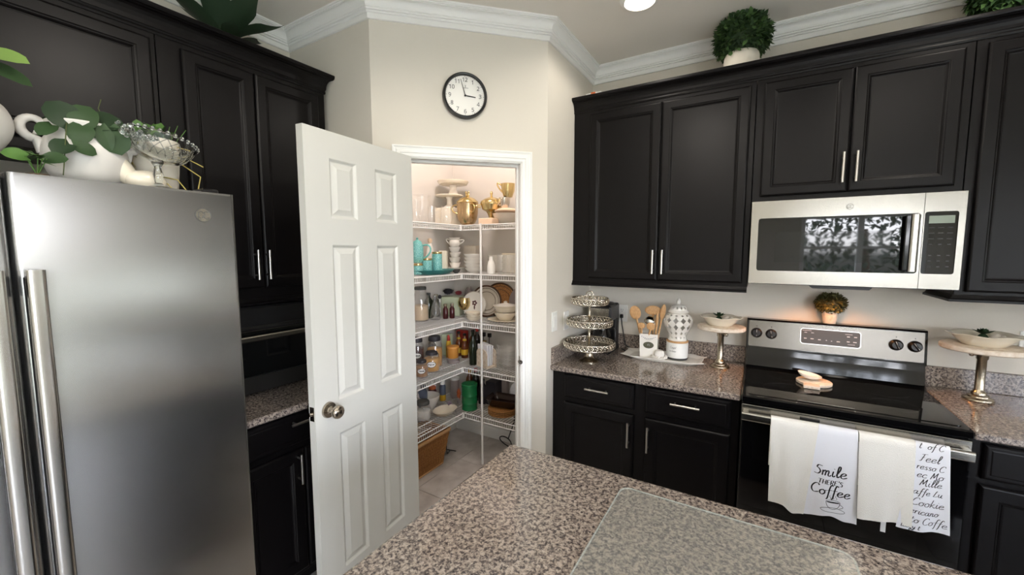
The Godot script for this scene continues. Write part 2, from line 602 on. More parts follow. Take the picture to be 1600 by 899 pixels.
func build_setting():
	# floor: slab with tiles on it
	var mb := MB.new()
	mb.box(Vector3((LW + RX) / 2, -0.06, FZ / 2), Vector3(RX - LW + 0.4, 0.1, FZ + 0.4), 0)
	var fl: Node3D = struct("floor", mb, M.grout, "grey stone-look tiled floor of kitchen and pantry", "floor")
	var ts := 0.457
	var tmesh: Array = []
	for v in 3:
		var t := MB.new()
		t.box(Vector3(0, -0.005, 0), Vector3(ts - 0.004, 0.01, ts - 0.004), 0.0015)
		tmesh.append(t.mesh())
	for i in range(-1, 11):
		for j in range(-2, 13):
			var x0 := -0.86 + i * ts - ts * 0.5
			var z0 := 0.9 + j * ts + ts * 0.5
			if x0 < LW - 0.2 or x0 > RX + 0.2 or z0 > FZ + 0.2 or z0 < -0.23: continue
			var o := objm("floor_tile", tmesh[(i + j * 2 + 30) % 3], M.tile, fl)
			o.position = Vector3(x0, 0.0, z0)
	mb = MB.new()
	mb.box(Vector3((LW + RX) / 2, H + 0.06, FZ / 2), Vector3(RX - LW + 0.4, 0.12, FZ + 0.4), 0)
	struct("ceiling", mb, M.ceiling_paint, "flat beige painted ceiling", "ceiling")
	wall("wall_back", Vector2(RX + TH, 0), Vector2(LW - TH, 0), [], M.wall_paint, "beige wall behind the range and inside the pantry")
	wall("wall_left", Vector2(LW, 0), Vector2(LW, FZ), [], M.wall_paint, "beige wall behind the fridge and tall dark cabinets")
	wall("wall_right", Vector2(RX, FZ), Vector2(RX, 0), [[FZ - 1.95, FZ - 0.35, 1.06, 1.42], [FZ - 5.0, FZ - 2.8, 0.12, 2.2]], M.wall_paint, "beige wall with two windows opposite the fridge")
	wall("wall_front", Vector2(LW - TH, FZ), Vector2(RX + TH, FZ), [[1.55 - LW + TH, 2.95 - LW + TH, 1.15, 2.1]], M.wall_paint, "beige wall with garden window behind the island")
	# pantry walls: left return, diagonal with the doorway, right return (thickness lies inside the pantry)
	wall("wall_pantry_left", Vector2(-DG, R1 + DG), Vector2(LW, R1 + DG), [], M.wall_paint, "narrow beige pantry wall beside the tall dark cabinets", H, 0.115)
	wall("wall_pantry_right", Vector2(0, 0), Vector2(0, R1), [], M.wall_paint, "narrow beige pantry wall beside the range counter", H, 0.115)
	var hd := DG * sqrt(2.0) * 0.5
	wall("wall_pantry_diagonal", Vector2(0, R1), Vector2(-DG, R1 + DG), [[hd - 0.326, hd + 0.326, 0.0, 2.083]], M.wall_paint, "beige diagonal wall with clock and pantry doorway", H, 0.115)
	mb = MB.new()
	mb.box(Vector3((LW + PW) / 2, H / 2, (R1 + DG - 0.115) / 2), Vector3(PW - LW, H, R1 + DG - 0.115), 0)
	struct("wall_pantry_inner", mb, M.pantry_paint, "white painted side wall inside the pantry", "wall")
	mb = MB.new()
	mb.box(Vector3((PW - 0.115) / 2, H / 2, 0.004), Vector3(-0.115 - PW, H, 0.008), 0)
	struct("wall_pantry_rear", mb, M.pantry_paint, "white painted rear wall inside the pantry", "wall")
	# crown moulding around the kitchen
	var cd := 0.0995
	var cp := 0.0665
	var prof := vv([0, 0, 0.010, 0, 0.012, 0.004, 0.0135, 0.021, 0.012, 0.025, 0.020, 0.026, 0.022, 0.031, 0.019, 0.035, 0.027, 0.036, 0.0285, 0.042, 0.025, 0.046])
	for k in 7:
		var f := k / 6.0
		prof.append(Vector2(0.029 + 0.027 * (1 - cos(f * PI / 2)), 0.048 + 0.033 * sin(f * PI / 2)))
	prof += vv([0.055, 0.084, 0.062, 0.085, 0.062, 0.090, cp, 0.091, cp, cd])
	for k in prof.size(): prof[k].y -= cd
	mb = MB.new()
	var y := H
	mb.sweep([Vector3(RX, y, FZ), Vector3(RX, y, 0), Vector3(0, y, 0), Vector3(0, y, R1), Vector3(-DG, y, R1 + DG), Vector3(LW, y, R1 + DG), Vector3(LW, y, FZ), Vector3(RX, y, FZ)], prof, true)
	struct("trim_1", mb, M.trim_white, "white stepped crown moulding running round the ceiling", "moulding")
	# baseboards inside the pantry and beside the door
	mb = MB.new()
	var bp := [Vector2(0.013, 0.0), Vector2(0.013, 0.085), Vector2(0.008, 0.098), Vector2(0.0, 0.102)]
	mb.sweep([Vector3(-0.115, 0.0, 0.74), Vector3(-0.115, 0.0, 0.008), Vector3(PW, 0.0, 0.008), Vector3(PW, 0.0, R1 + DG - 0.115), Vector3(-0.61, 0.0, R1 + DG - 0.115)], bp, true)
	var bb: Node3D = struct("baseboard_pantry", mb, M.trim_white, "white baseboard inside the pantry", "baseboard")
	# door casing and jamb, in the frame of the diagonal wall
	var fr := Node3D.new()
	fr.name = "trim_2"
	add_child(fr)
	fr.position = Vector3(-DG / 2, 0, R1 + DG / 2)
	fr.rotation.y = PI / 4
	tag(fr, "white moulded casing round the pantry doorway", "door casing", "", "structure")
	var cas := [Vector2(0.0, 0.0), Vector2(0.0, 0.009), Vector2(0.006, 0.012), Vector2(0.018, 0.012), Vector2(0.022, 0.016), Vector2(0.034, 0.016), Vector2(0.040, 0.012), Vector2(0.047, 0.014), Vector2(0.051, 0.018), Vector2(0.057, 0.018), Vector2(0.057, 0.0)]
	for side in [0, 1]:
		# side casing runs up the opening, faces are mitred at the top
		var c := MB.new()
		for k in cas.size() - 1:
			var p: Vector2 = cas[k]; var q: Vector2 = cas[k + 1]
			var sgn := -1.0 if side == 0 else 1.0
			var a := Vector3(sgn * (0.312 + p.x), 0.0, p.y); var b := Vector3(sgn * (0.312 + q.x), 0.0, q.y)
			var b2 := Vector3(sgn * (0.312 + q.x), 2.07 + q.x, q.y); var a2 := Vector3(sgn * (0.312 + p.x), 2.07 + p.x, p.y)
			c.flat()
			if side == 0: c.quad(b, a, a2, b2)
			else: c.quad(a, b, b2, a2)
		obj("side_casing", c, M.trim_white, fr)
	var hc := MB.new()
	for k in cas.size() - 1:
		var p: Vector2 = cas[k]; var q: Vector2 = cas[k + 1]
		hc.flat()
		hc.quad(Vector3(-0.312 - p.x, 2.07 + p.x, p.y), Vector3(0.312 + p.x, 2.07 + p.x, p.y), Vector3(0.312 + q.x, 2.07 + q.x, q.y), Vector3(-0.312 - q.x, 2.07 + q.x, q.y))
	obj("head_casing", hc, M.trim_white, fr)
	var jb := MB.new()
	jb.box(Vector3(-0.3165, 1.0325, -0.0575), Vector3(0.019, 2.065, 0.121), 0.001)
	obj("jamb", jb, M.trim_white, fr)
	jb = MB.new()
	jb.box(Vector3(0.3165, 1.0325, -0.0575), Vector3(0.019, 2.065, 0.121), 0.001)
	obj("jamb", jb, M.trim_white, fr)
	jb = MB.new()
	jb.box(Vector3(0, 2.074, -0.0575), Vector3(0.652, 0.018, 0.121), 0.001)
	obj("head_jamb", jb, M.trim_white, fr)
	jb = MB.new()
	jb.box(Vector3(-0.302, 1.03, -0.062), Vector3(0.01, 2.06, 0.035), 0.001)
	jb.box(Vector3(0.302, 1.03, -0.062), Vector3(0.01, 2.06, 0.035), 0.001)
	jb.box(Vector3(0, 2.06, -0.062), Vector3(0.61, 0.01, 0.035), 0.001)
	obj("door_stop", jb, M.trim_white, fr)
	jb = MB.new()
	jb.box(Vector3(0.3063, 0.955, -0.02), Vector3(0.002, 0.057, 0.025), 0.0004)
	jb.cyl(Vector3(0.3058, 0.955, -0.006), Vector3(0.3058, 0.955, 0.012), 0.012, 0.012, 12)
	obj("strike_plate", jb, M.knob_steel, fr, "dull metal strike plate")
	build_door()
	build_windows()
	build_clock()

func build_door():
	# six-panel leaf swung out into the kitchen; local x runs from latch to hinge, z faces the visible side
	var d := Node3D.new()
	d.name = "door_1"
	add_child(d)
	d.position = Vector3(-0.4435, 0.0, 1.579)
	d.rotation.y = deg_to_rad(95.0)
	tag(d, "white six-panel pantry door standing open with a round metal knob", "door", "", "structure")
	var w := 0.606; var y0 := 0.012; var y1 := 2.058; var th := 0.035
	var xs := [-w / 2, -w / 2 + 0.112, -0.052, 0.052, w / 2 - 0.112, w / 2]
	var ys := [y0, 0.235, 0.835, 0.975, 1.615, 1.72, 1.955, y1]
	var mb := MB.new()
	mb.flat()
	for face in [0, 1]:
		var zf := 0.0 if face == 0 else -th
		for i in 5:
			for j in 7:
				if i in [1, 3] and j in [1, 3, 5]: continue
				var a := Vector3(xs[i], ys[j], zf); var b := Vector3(xs[i + 1], ys[j], zf); var c := Vector3(xs[i + 1], ys[j + 1], zf); var e := Vector3(xs[i], ys[j + 1], zf)
				if face == 0: mb.quad(a, b, c, e)
				else: mb.quad(b, a, e, c)
	# edges
	var L0 := Vector3(-w / 2, y0, 0); var L1 := Vector3(-w / 2, y0, -th); var L2 := Vector3(-w / 2, y1, -th); var L3 := Vector3(-w / 2, y1, 0)
	mb.quad(L1, L0, L3, L2)
	var off := Vector3(w, 0, 0)
	mb.quad(L0 + off, L1 + off, L2 + off, L3 + off)
	mb.quad(L3, L3 + off, L2 + off, L2)
	mb.quad(L1, L1 + off, L0 + off, L0)
	obj("leaf_frame", mb, M.door_white, d)
	for i in [1, 3]:
		for j in [1, 3, 5]:
			var pc := Vector3((xs[i] + xs[i + 1]) / 2, (ys[j] + ys[j + 1]) / 2, 0)
			var pw: float = xs[i + 1] - xs[i]; var ph: float = ys[j + 1] - ys[j]
			var pm := MB.new()
			var pr := [Vector2(0, 0), Vector2(0.003, -0.0015), Vector2(0.011, -0.009), Vector2(0.015, -0.0095), Vector2(0.036, -0.0015), Vector2(0.0365, -0.001)]
			pm.rings(pc, pw, ph, pr)
			pm.xf = Transform3D(Basis(Vector3.UP, PI), Vector3(0, 0, -th))
			pm.rings(Vector3(-pc.x, pc.y, 0), pw, ph, pr)
			obj("door_panel", pm, M.door_white, d)
	# knob on both sides with its rose, latch on the edge
	var kx := -w / 2 + 0.062
	var ky := 0.952
	var k := MB.new()
	for sgn in [1.0, -1.0]:
		k.xf = Transform3D(Basis(Vector3.RIGHT, PI / 2 * sgn), Vector3(kx, ky, 0.0 if sgn > 0 else -th))
		k.lathe([Vector2(0.0, 0.0), Vector2(0.033, 0.0), Vector2(0.033, 0.004), Vector2(0.03, 0.009), Vector2(0.016, 0.012), Vector2(0.012, 0.018), Vector2(0.012, 0.03), Vector2(0.018, 0.036), Vector2(0.025, 0.043), Vector2(0.0275, 0.052), Vector2(0.026, 0.06), Vector2(0.02, 0.066), Vector2(0.0, 0.068)], 28)
	obj("knob", k, M.knob_steel, d, "round brushed metal knob")
	k = MB.new()
	k.box(Vector3(-w / 2 - 0.0005, ky, -th / 2), Vector3(0.002, 0.057, 0.025), 0.0006)
	k.cyl(Vector3(-w / 2, ky, -th / 2), Vector3(-w / 2 - 0.011, ky, -th / 2 - 0.003), 0.0085, 0.0075, 12)
	obj("latch", k, M.knob_steel, d, "dull metal latch plate with bolt")
	k = MB.new()
	for hy in [0.25, 1.05, 1.82]:
		k.cyl(Vector3(w / 2 + 0.004, hy - 0.04, -th - 0.004), Vector3(w / 2 + 0.004, hy + 0.04, -th - 0.004), 0.006)
	obj("hinge", k, M.knob_steel, d, "metal hinge knuckles")

func build_windows():
	# frames with panes: [name, transform of the opening's outer-left-bottom corner, width, height, columns, label]
	var wins := [
		["window_1", Transform3D(Basis(Vector3.UP, PI / 2), Vector3(RX + 0.04, 1.06, 1.95)), 1.6, 0.36, 2, "wide low window over the counter opposite the fridge"],
		["window_2", Transform3D(Basis(Vector3.UP, PI / 2), Vector3(RX + 0.04, 0.12, 5.0)), 2.2, 2.08, 2, "wide sliding glass window opposite the fridge"],
		["window_3", Transform3D(Basis(Vector3.UP, 0), Vector3(1.55, 1.15, FZ + 0.04)), 1.4, 0.95, 2, "double window towards the garden behind the island"]]
	for wv in wins:
		var o := Node3D.new()
		o.name = wv[0]
		add_child(o)
		o.transform = wv[1]
		tag(o, wv[5], "window", "", "structure")
		var w: float = wv[2]; var h: float = wv[3]
		var f := MB.new()
		f.box(Vector3(w / 2, 0.025, 0), Vector3(w, 0.05, 0.06), 0.003)
		f.box(Vector3(w / 2, h - 0.025, 0), Vector3(w, 0.05, 0.06), 0.003)
		for k in int(wv[4]) + 1:
			var x: float = clamp(w * k / float(wv[4]), 0.025, w - 0.025)
			f.box(Vector3(x, h / 2, 0), Vector3(0.07 if k == 1 else 0.05, h - 0.1, 0.06), 0.003)
		if wv[0] != "window_2": f.box(Vector3(w / 2, h * 0.5, 0), Vector3(w - 0.1, 0.04, 0.05), 0.003)
		obj("window_frame", f, M.trim_white, o)
		for k in int(wv[4]):
			var g := MB.new()
			g.flat()
			var xa: float = w * k / float(wv[4]) + 0.03
			var xb: float = w * (k + 1) / float(wv[4]) - 0.03
			g.quad(Vector3(xa, 0.04, 0), Vector3(xb, 0.04, 0), Vector3(xb, h - 0.04, 0), Vector3(xa, h - 0.04, 0))
			obj("pane", g, M.window_glass, o)

func text_mesh(s: String, size: float, depth := 0.001, serif := false, bold := false) -> TextMesh:
	var t := TextMesh.new()
	var f := SystemFont.new()
	f.font_names = PackedStringArray(["Droid Serif" if serif else "Droid Sans"])
	if bold: f.font_weight = 700
	t.font = f
	t.text = s
	t.font_size = 64
	t.pixel_size = size / 64.0
	t.depth = depth
	t.curve_step = 1.5
	return t

func build_clock():
	var t := thing("wall_clock", "round black-rimmed clock on the beige wall above the pantry doorway", "clock", Vector3(-0.3245, 2.392, 1.0275), PI / 4)
	var a := MB.new()
	a.xf = Transform3D(Basis(Vector3.RIGHT, PI / 2), Vector3.ZERO)
	a.lathe([Vector2(0.0, 0.002), Vector2(0.112, 0.002), Vector2(0.116, 0.008), Vector2(0.116, 0.026), Vector2(0.113, 0.033), Vector2(0.108, 0.035), Vector2(0.103, 0.033), Vector2(0.1, 0.022)], 56)
	obj("rim", a, M.dark_plastic, t, "black plastic rim")
	a = MB.new()
	a.xf = Transform3D(Basis(Vector3.RIGHT, PI / 2), Vector3.ZERO)
	a.lathe([Vector2(0.1015, 0.021), Vector2(0.0, 0.0215)], 56)
	obj("dial", a, M.white_plastic, t, "white dial")
	for n in range(1, 13):
		var ang := TAU * n / 12.0
		var o := objm("numeral", text_mesh(str(n), 0.028), M.ink, t)
		o.position = Vector3(sin(ang) * 0.079, cos(ang) * 0.079, 0.0222)
	a = MB.new()
	for n in 60:
		var ang := TAU * n / 60.0
		var big := n % 5 == 0
		a.xf = Transform3D(Basis(Vector3(0, 0, 1), -ang), Vector3.ZERO)
		a.box(Vector3(0, 0.0965, 0.022), Vector3(0.0022 if big else 0.0008, 0.005 if big else 0.003, 0.0006), 0)
	obj("minute_marks", a, M.ink, t)
	a = MB.new()
	a.xf = Transform3D(Basis(Vector3(0, 0, 1), -deg_to_rad(97.0)), Vector3(0, 0, 0.0255))
	a.prism(PackedVector2Array([Vector2(-0.0028, -0.004), Vector2(0.0028, -0.004), Vector2(0.0022, 0.055), Vector2(-0.0022, 0.055)]), -0.0005, 0.0005)
	obj("hour_hand", a, M.ink, t)
	a = MB.new()
	a.xf = Transform3D(Basis(Vector3(0, 0, 1), deg_to_rad(16.0)), Vector3(0, 0, 0.0275))
	a.prism(PackedVector2Array([Vector2(-0.0018, -0.006), Vector2(0.0018, -0.006), Vector2(0.0011, 0.083), Vector2(-0.0011, 0.083)]), -0.0005, 0.0005)
	obj("minute_hand", a, M.ink, t)
	a = MB.new()
	a.cyl(Vector3(0, 0, 0.0215), Vector3(0, 0, 0.0295), 0.0045)
	obj("hub", a, M.ink, t)
	a = MB.new()
	a.box(Vector3(0.002, 0.047, 0.022), Vector3(0.004, 0.012, 0.0004), 0)
	a.box(Vector3(0.004, 0.038, 0.022), Vector3(0.026, 0.0025, 0.0004), 0)
	obj("maker_mark", a, M.faint_ink, t)

# ---------------------------------------------------------------- shared cabinet pieces
func bar_handle(parent: Node, c: Vector3, vertical: bool, ln := 0.137):
	var a := MB.new()
	var d := Vector3(0, ln / 2, 0) if vertical else Vector3(ln / 2, 0, 0)
	var bz := Vector3(0, 0, 0.03)
	a.cyl(c - d + bz, c + d + bz, 0.006, 0.006, 14)
	for s in [-0.7, 0.7]:
		a.cyl(c + d * s, c + d * s + bz, 0.0045, 0.0045, 10, false)
	obj("handle", a, M.nickel, parent, "brushed nickel bar handle")

func cab_door(parent: Node, x0: float, x1: float, y0: float, y1: float, z: float, hx := 0.0, hy := 0.0, hv := true, called := "door", stile := 0.043):
	var a := MB.new()
	var c := Vector3((x0 + x1) / 2, (y0 + y1) / 2, z)
	var pr := [Vector2(0.0005, 0.0), Vector2(0.0, 0.012), Vector2(0.0015, 0.0155), Vector2(0.005, 0.0185), Vector2(0.009, 0.02), Vector2(stile, 0.02), Vector2(stile + 0.0015, 0.0185), Vector2(stile + 0.004, 0.017), Vector2(stile + 0.007, 0.0165), Vector2(stile + 0.012, 0.013), Vector2(stile + 0.014, 0.0105), Vector2(stile + 0.019, 0.0095)]
	if y1 - y0 < 0.2: pr = [Vector2(0.0005, 0.0), Vector2(0.0, 0.01), Vector2(0.002, 0.014), Vector2(0.008, 0.018), Vector2(0.012, 0.0185), Vector2(0.02, 0.0185), Vector2(0.024, 0.02)]
	a.rings(c, x1 - x0, y1 - y0, pr)
	var o := obj(called, a, M.cabinet, parent)
	if hy > 0: bar_handle(o, Vector3(hx, hy, z + 0.02), hv)
	return o

func carcass(parent: Node, x0: float, x1: float, y0: float, y1: float, z0: float, z1: float, called := "carcass"):
	var a := MB.new()
	a.box(Vector3((x0 + x1) / 2, (y0 + y1) / 2, (z0 + z1) / 2), Vector3(x1 - x0, y1 - y0, z1 - z0), 0.0015)
	return obj(called, a, M.cabinet, parent)

func light_rail(parent: Node, x0: float, x1: float, y: float, z: float, left_end := false, right_end := false):
	var a := MB.new()
	var pr := [Vector2(0, 0.03), Vector2(0.004, 0.029), Vector2(0.006, 0.024), Vector2(0.011, 0.014), Vector2(0.018, 0.01), Vector2(0.018, 0.0), Vector2(-0.02, 0.0)]
	var path := [Vector3(x1, y, z), Vector3(x0, y, z)]
	if right_end: path.push_front(Vector3(x1, y, 0.01))
	if left_end: path.push_back(Vector3(x0, y, 0.01))
	a.sweep(path, pr, true)
	obj("bottom_rail", a, M.cabinet, parent)

func cab_crown(parent_called: String, label: String, x0: float, x1: float, yb: float, yt: float, z: float, out: float, at: Vector3, turn: float, end_right := false):
	var t := thing(parent_called, label, "cabinet moulding", at, turn)
	var h := yt - yb
	var pr := [Vector2(0.0008, h), Vector2(0.0008, 0.0), Vector2(0.004, 0.0), Vector2(0.006, 0.008), Vector2(0.004, 0.014), Vector2(0.006, 0.02)]
	for k in 6:
		var f := k / 5.0
		pr.append(Vector2(0.008 + (out - 0.02) * (1 - cos(f * PI / 2)), 0.022 + (h - 0.046) * sin(f * PI / 2)))
	pr += [Vector2(out - 0.008, h - 0.02), Vector2(out - 0.003, h - 0.018), Vector2(out, h - 0.012), Vector2(out, h - 0.003), Vector2(out - 0.003, h), Vector2(0.0008, h)]
	var a := MB.new()
	var path := [Vector3(x1, yb, z), Vector3(x0, yb, z)]
	if end_right: path.push_front(Vector3(x1, yb, 0.0))
	a.sweep(path, pr, true)
	obj("crown", a, M.cabinet, t)
	return t

func countertop(parent: Node, x0: float, x1: float, z0: float, z1: float, called := "slab", th := 0.031):
	var a := MB.new()
	a.box(Vector3((x0 + x1) / 2, HC - th / 2, (z0 + z1) / 2), Vector3(x1 - x0, th, z1 - z0), 0.005)
	return obj(called, a, M.granite, parent)

func wall_plate(called: String, label: String, at: Vector3, turn: float, kind: String):
	var t := thing(called, label, "outlet" if kind == "outlet" else "switch", at, turn)
	var a := MB.new()
	a.box(Vector3(0, 0, 0.003), Vector3(0.072, 0.117, 0.006), 0.002)
	obj("plate", a, M.white_plastic, t)
	a = MB.new()
	if kind == "outlet":
		for s in [-1, 1]:
			a = MB.new()
			a.xf = Transform3D(Basis(Vector3.RIGHT, PI / 2), Vector3(0, s * 0.02, 0))
			a.lathe([Vector2(0.0165, 0.006), Vector2(0.0155, 0.008), Vector2(0, 0.008)], 18)
			obj("socket", a, M.white_plastic, t)
		a = MB.new()
		for s in [-1, 1]:
			a.box(Vector3(-0.006, s * 0.02 + 0.004, 0.0083), Vector3(0.0022, 0.008, 0.001), 0)
			a.box(Vector3(0.006, s * 0.02 + 0.004, 0.0083), Vector3(0.0022, 0.007, 0.001), 0)
			a.cyl(Vector3(0, s * 0.02 - 0.007, 0.0078), Vector3(0, s * 0.02 - 0.007, 0.0088), 0.0026, 0.0026, 8)
		obj("slot", a, M.ink, t, "dark socket slots").set_meta("kind", "stuff")
	else:
		a.box(Vector3(0, 0, 0.0075), Vector3(0.034, 0.068, 0.004), 0.001)
		obj("rocker", a, M.white_plastic, t)
	return t

func round_rect(w: float, h: float, r: float, n := 5) -> PackedVector2Array:
	var p := PackedVector2Array()
	for c in [[1, 1, 0.0], [-1, 1, 0.5], [-1, -1, 1.0], [1, -1, 1.5]]:
		for k in n + 1:
			var t: float = PI * c[2] + PI / 2 * k / n
			p.append(Vector2(c[0] * (w / 2 - r) + r * cos(t), c[1] * (h / 2 - r) + r * sin(t)))
	return p

func emblem(parent: Node, c: Vector3, r: float, basis := Basis.IDENTITY):
	# round embossed badge with a flourish of two scrolled letters
	var a := MB.new()
	a.xf = Transform3D(basis, c)
	var ring := []
	for k in 28: ring.append(Vector3(cos(TAU * k / 28) * r, sin(TAU * k / 28) * r, 0.0012))
	a.tube(ring, r * 0.06, 6, true)
	var s1 := []
	for k in 16:
		var t := 0.4 + k / 15.0 * 4.9
		s1.append(Vector3((-0.3 + 0.34 * cos(t)) * r, (0.02 + 0.5 * sin(t)) * r, 0.0012))
	s1.append(Vector3(-0.02 * r, -0.05 * r, 0.0012))
	a.tube(s1, r * 0.05, 5)
	var s2 := []
	for k in 18:
		var t := 0.5 + k / 17.0 * 2.4
		s2.append(Vector3((0.38 + 0.27 * cos(t)) * r, (0.26 + 0.24 * sin(t)) * r, 0.0012))
	for k in 10:
		var t := 2.0 + k / 9.0 * 3.6
		s2.append(Vector3((0.36 + 0.3 * cos(t)) * r, (-0.24 + 0.27 * sin(t)) * r, 0.0012))
	a.tube(s2, r * 0.05, 5)
	for k in 4:
		var t := TAU * (k + 0.5) / 4
		a.tube([Vector3(cos(t - 0.4) * r * 0.78, sin(t - 0.4) * r * 0.78, 0.0012), Vector3(cos(t) * r * 0.88, sin(t) * r * 0.88, 0.0012), Vector3(cos(t + 0.4) * r * 0.78, sin(t + 0.4) * r * 0.78, 0.0012)], r * 0.035, 5)
	obj("emblem", a, M.emblem_grey, parent, "round embossed emblem")
	a = MB.new()
	a.xf = Transform3D(basis, c)
	a.cyl(Vector3.ZERO, Vector3(0, 0, 0.0008), r * 1.02, r * 1.02, 28)
	obj("emblem_disc", a, M.steel_smooth, parent)

func build_right_run():
	# upper cabinets
	var t := thing("upper_cabinet", "tall dark two-door wall cabinet left of the microwave", "cabinet")
	carcass(t, 0.001, 0.986, 1.39, 2.462, 0.001, 0.326)
	cab_door(t, 0.111, 0.5295, 1.417, 2.419, 0.327, 0.509, 1.5245)
	cab_door(t, 0.5335, 0.962, 1.417, 2.419, 0.327, 0.561, 1.5245)
	light_rail(t, 0.001, 0.986, 1.368, 0.326)
	t = thing("upper_cabinet", "short dark two-door wall cabinet directly above the microwave", "cabinet")
	carcass(t, 0.9885, 1.755, 1.838, 2.462, 0.001, 0.326)
	cab_door(t, 1.0215, 1.3685, 1.862, 2.419, 0.327, 1.347, 1.97)
	cab_door(t, 1.3725, 1.7255, 1.862, 2.419, 0.327, 1.396, 1.97)
	t = thing("upper_cabinet", "tall dark wall cabinet right of the microwave, cut by the picture edge", "cabinet")
	carcass(t, 1.7575, 2.7, 1.396, 2.462, 0.001, 0.326)
	cab_door(t, 1.788, 2.226, 1.414, 2.421, 0.327, 2.2, 1.5245)
	cab_door(t, 2.23, 2.672, 1.414, 2.421, 0.327, 2.257, 1.5245)
	light_rail(t, 1.7575, 2.7, 1.371, 0.326, true, true)
	cab_crown("cabinet_crown", "dark stepped crown moulding along the tops of the range-wall cabinets", 0.001, 2.7, 2.44, 2.527, 0.326, 0.047, Vector3.ZERO, 0.0, false)
	# base cabinet left of the range
	t = thing("base_cabinet", "dark base cabinet with two drawers and two doors left of the range", "cabinet")
	carcass(t, 0.001, 0.987, 0.1, 0.882, 0.03, 0.61)
	carcass(t, 0.001, 0.987, 0.0, 0.1, 0.03, 0.54, "toe_kick")
	cab_door(t, 0.082, 0.49, 0.728, 0.866, 0.611, 0.289, 0.807, false, "drawer")
	cab_door(t, 0.55, 0.953, 0.728, 0.866, 0.611, 0.7485, 0.809, false, "drawer")
	cab_door(t, 0.082, 0.49, 0.125, 0.698, 0.611, 0.468, 0.5935, true, "door", 0.05)
	cab_door(t, 0.55, 0.953, 0.125, 0.698, 0.611, 0.571, 0.5915, true, "door", 0.05)
	t = thing("base_cabinet", "dark base cabinet right of the range, cut by the picture edge", "cabinet")
	carcass(t, 1.757, 2.7, 0.1, 0.882, 0.03, 0.61)
	carcass(t, 1.757, 2.7, 0.0, 0.1, 0.03, 0.54, "toe_kick")
	cab_door(t, 1.792, 2.2, 0.728, 0.866, 0.611, 2.0, 0.807, false, "drawer")
	cab_door(t, 2.235, 2.66, 0.728, 0.866, 0.611, 2.45, 0.807, false, "drawer")
	cab_door(t, 1.792, 2.2, 0.125, 0.705, 0.611, 2.178, 0.5935, true, "door", 0.05)
	cab_door(t, 2.235, 2.66, 0.125, 0.705, 0.611, 2.257, 0.5935, true, "door", 0.05)
	# counters
	t = thing("countertop", "polished speckled granite counter with low backsplash left of the range", "countertop")
	countertop(t, 0.001, 0.9895, 0.001, 0.653)
	var a := MB.new()
	a.box(Vector3(0.495, HC + 0.0505, 0.011), Vector3(0.988, 0.1, 0.02), 0.002)
	obj("backsplash", a, M.granite, t)
	a = MB.new()
	a.box(Vector3(0.011, HC + 0.0505, 0.332), Vector3(0.02, 0.1, 0.62), 0.002)
	obj("backsplash", a, M.granite, t)
	t = thing("countertop", "polished speckled granite counter with low backsplash right of the range", "countertop")
	countertop(t, 1.7555, 2.7, 0.001, 0.653)
	a = MB.new()
	a.box(Vector3(2.228, HC + 0.0505, 0.011), Vector3(0.943, 0.1, 0.02), 0.002)
	obj("backsplash", a, M.granite, t)
	wall_plate("wall_outlet", "white double outlet on the wall between the coffee maker and the spoon crock", Vector3(0.238, 1.158, 0.001), 0, "outlet")
	wall_plate("wall_outlet", "white outlet on the wall behind the right-hand cake stand at the picture edge", Vector3(2.115, 1.16, 0.001), 0, "outlet")
	wall_plate("light_switch", "white rocker switch on the narrow wall at the counter's left end", Vector3(0.001, 1.168, 0.605), PI / 2, "switch")
	wall_plate("light_switch", "white plate on the narrow wall behind the tiered stand", Vector3(0.001, 1.15, 0.43), PI / 2, "switch")
	build_range()
	build_microwave()

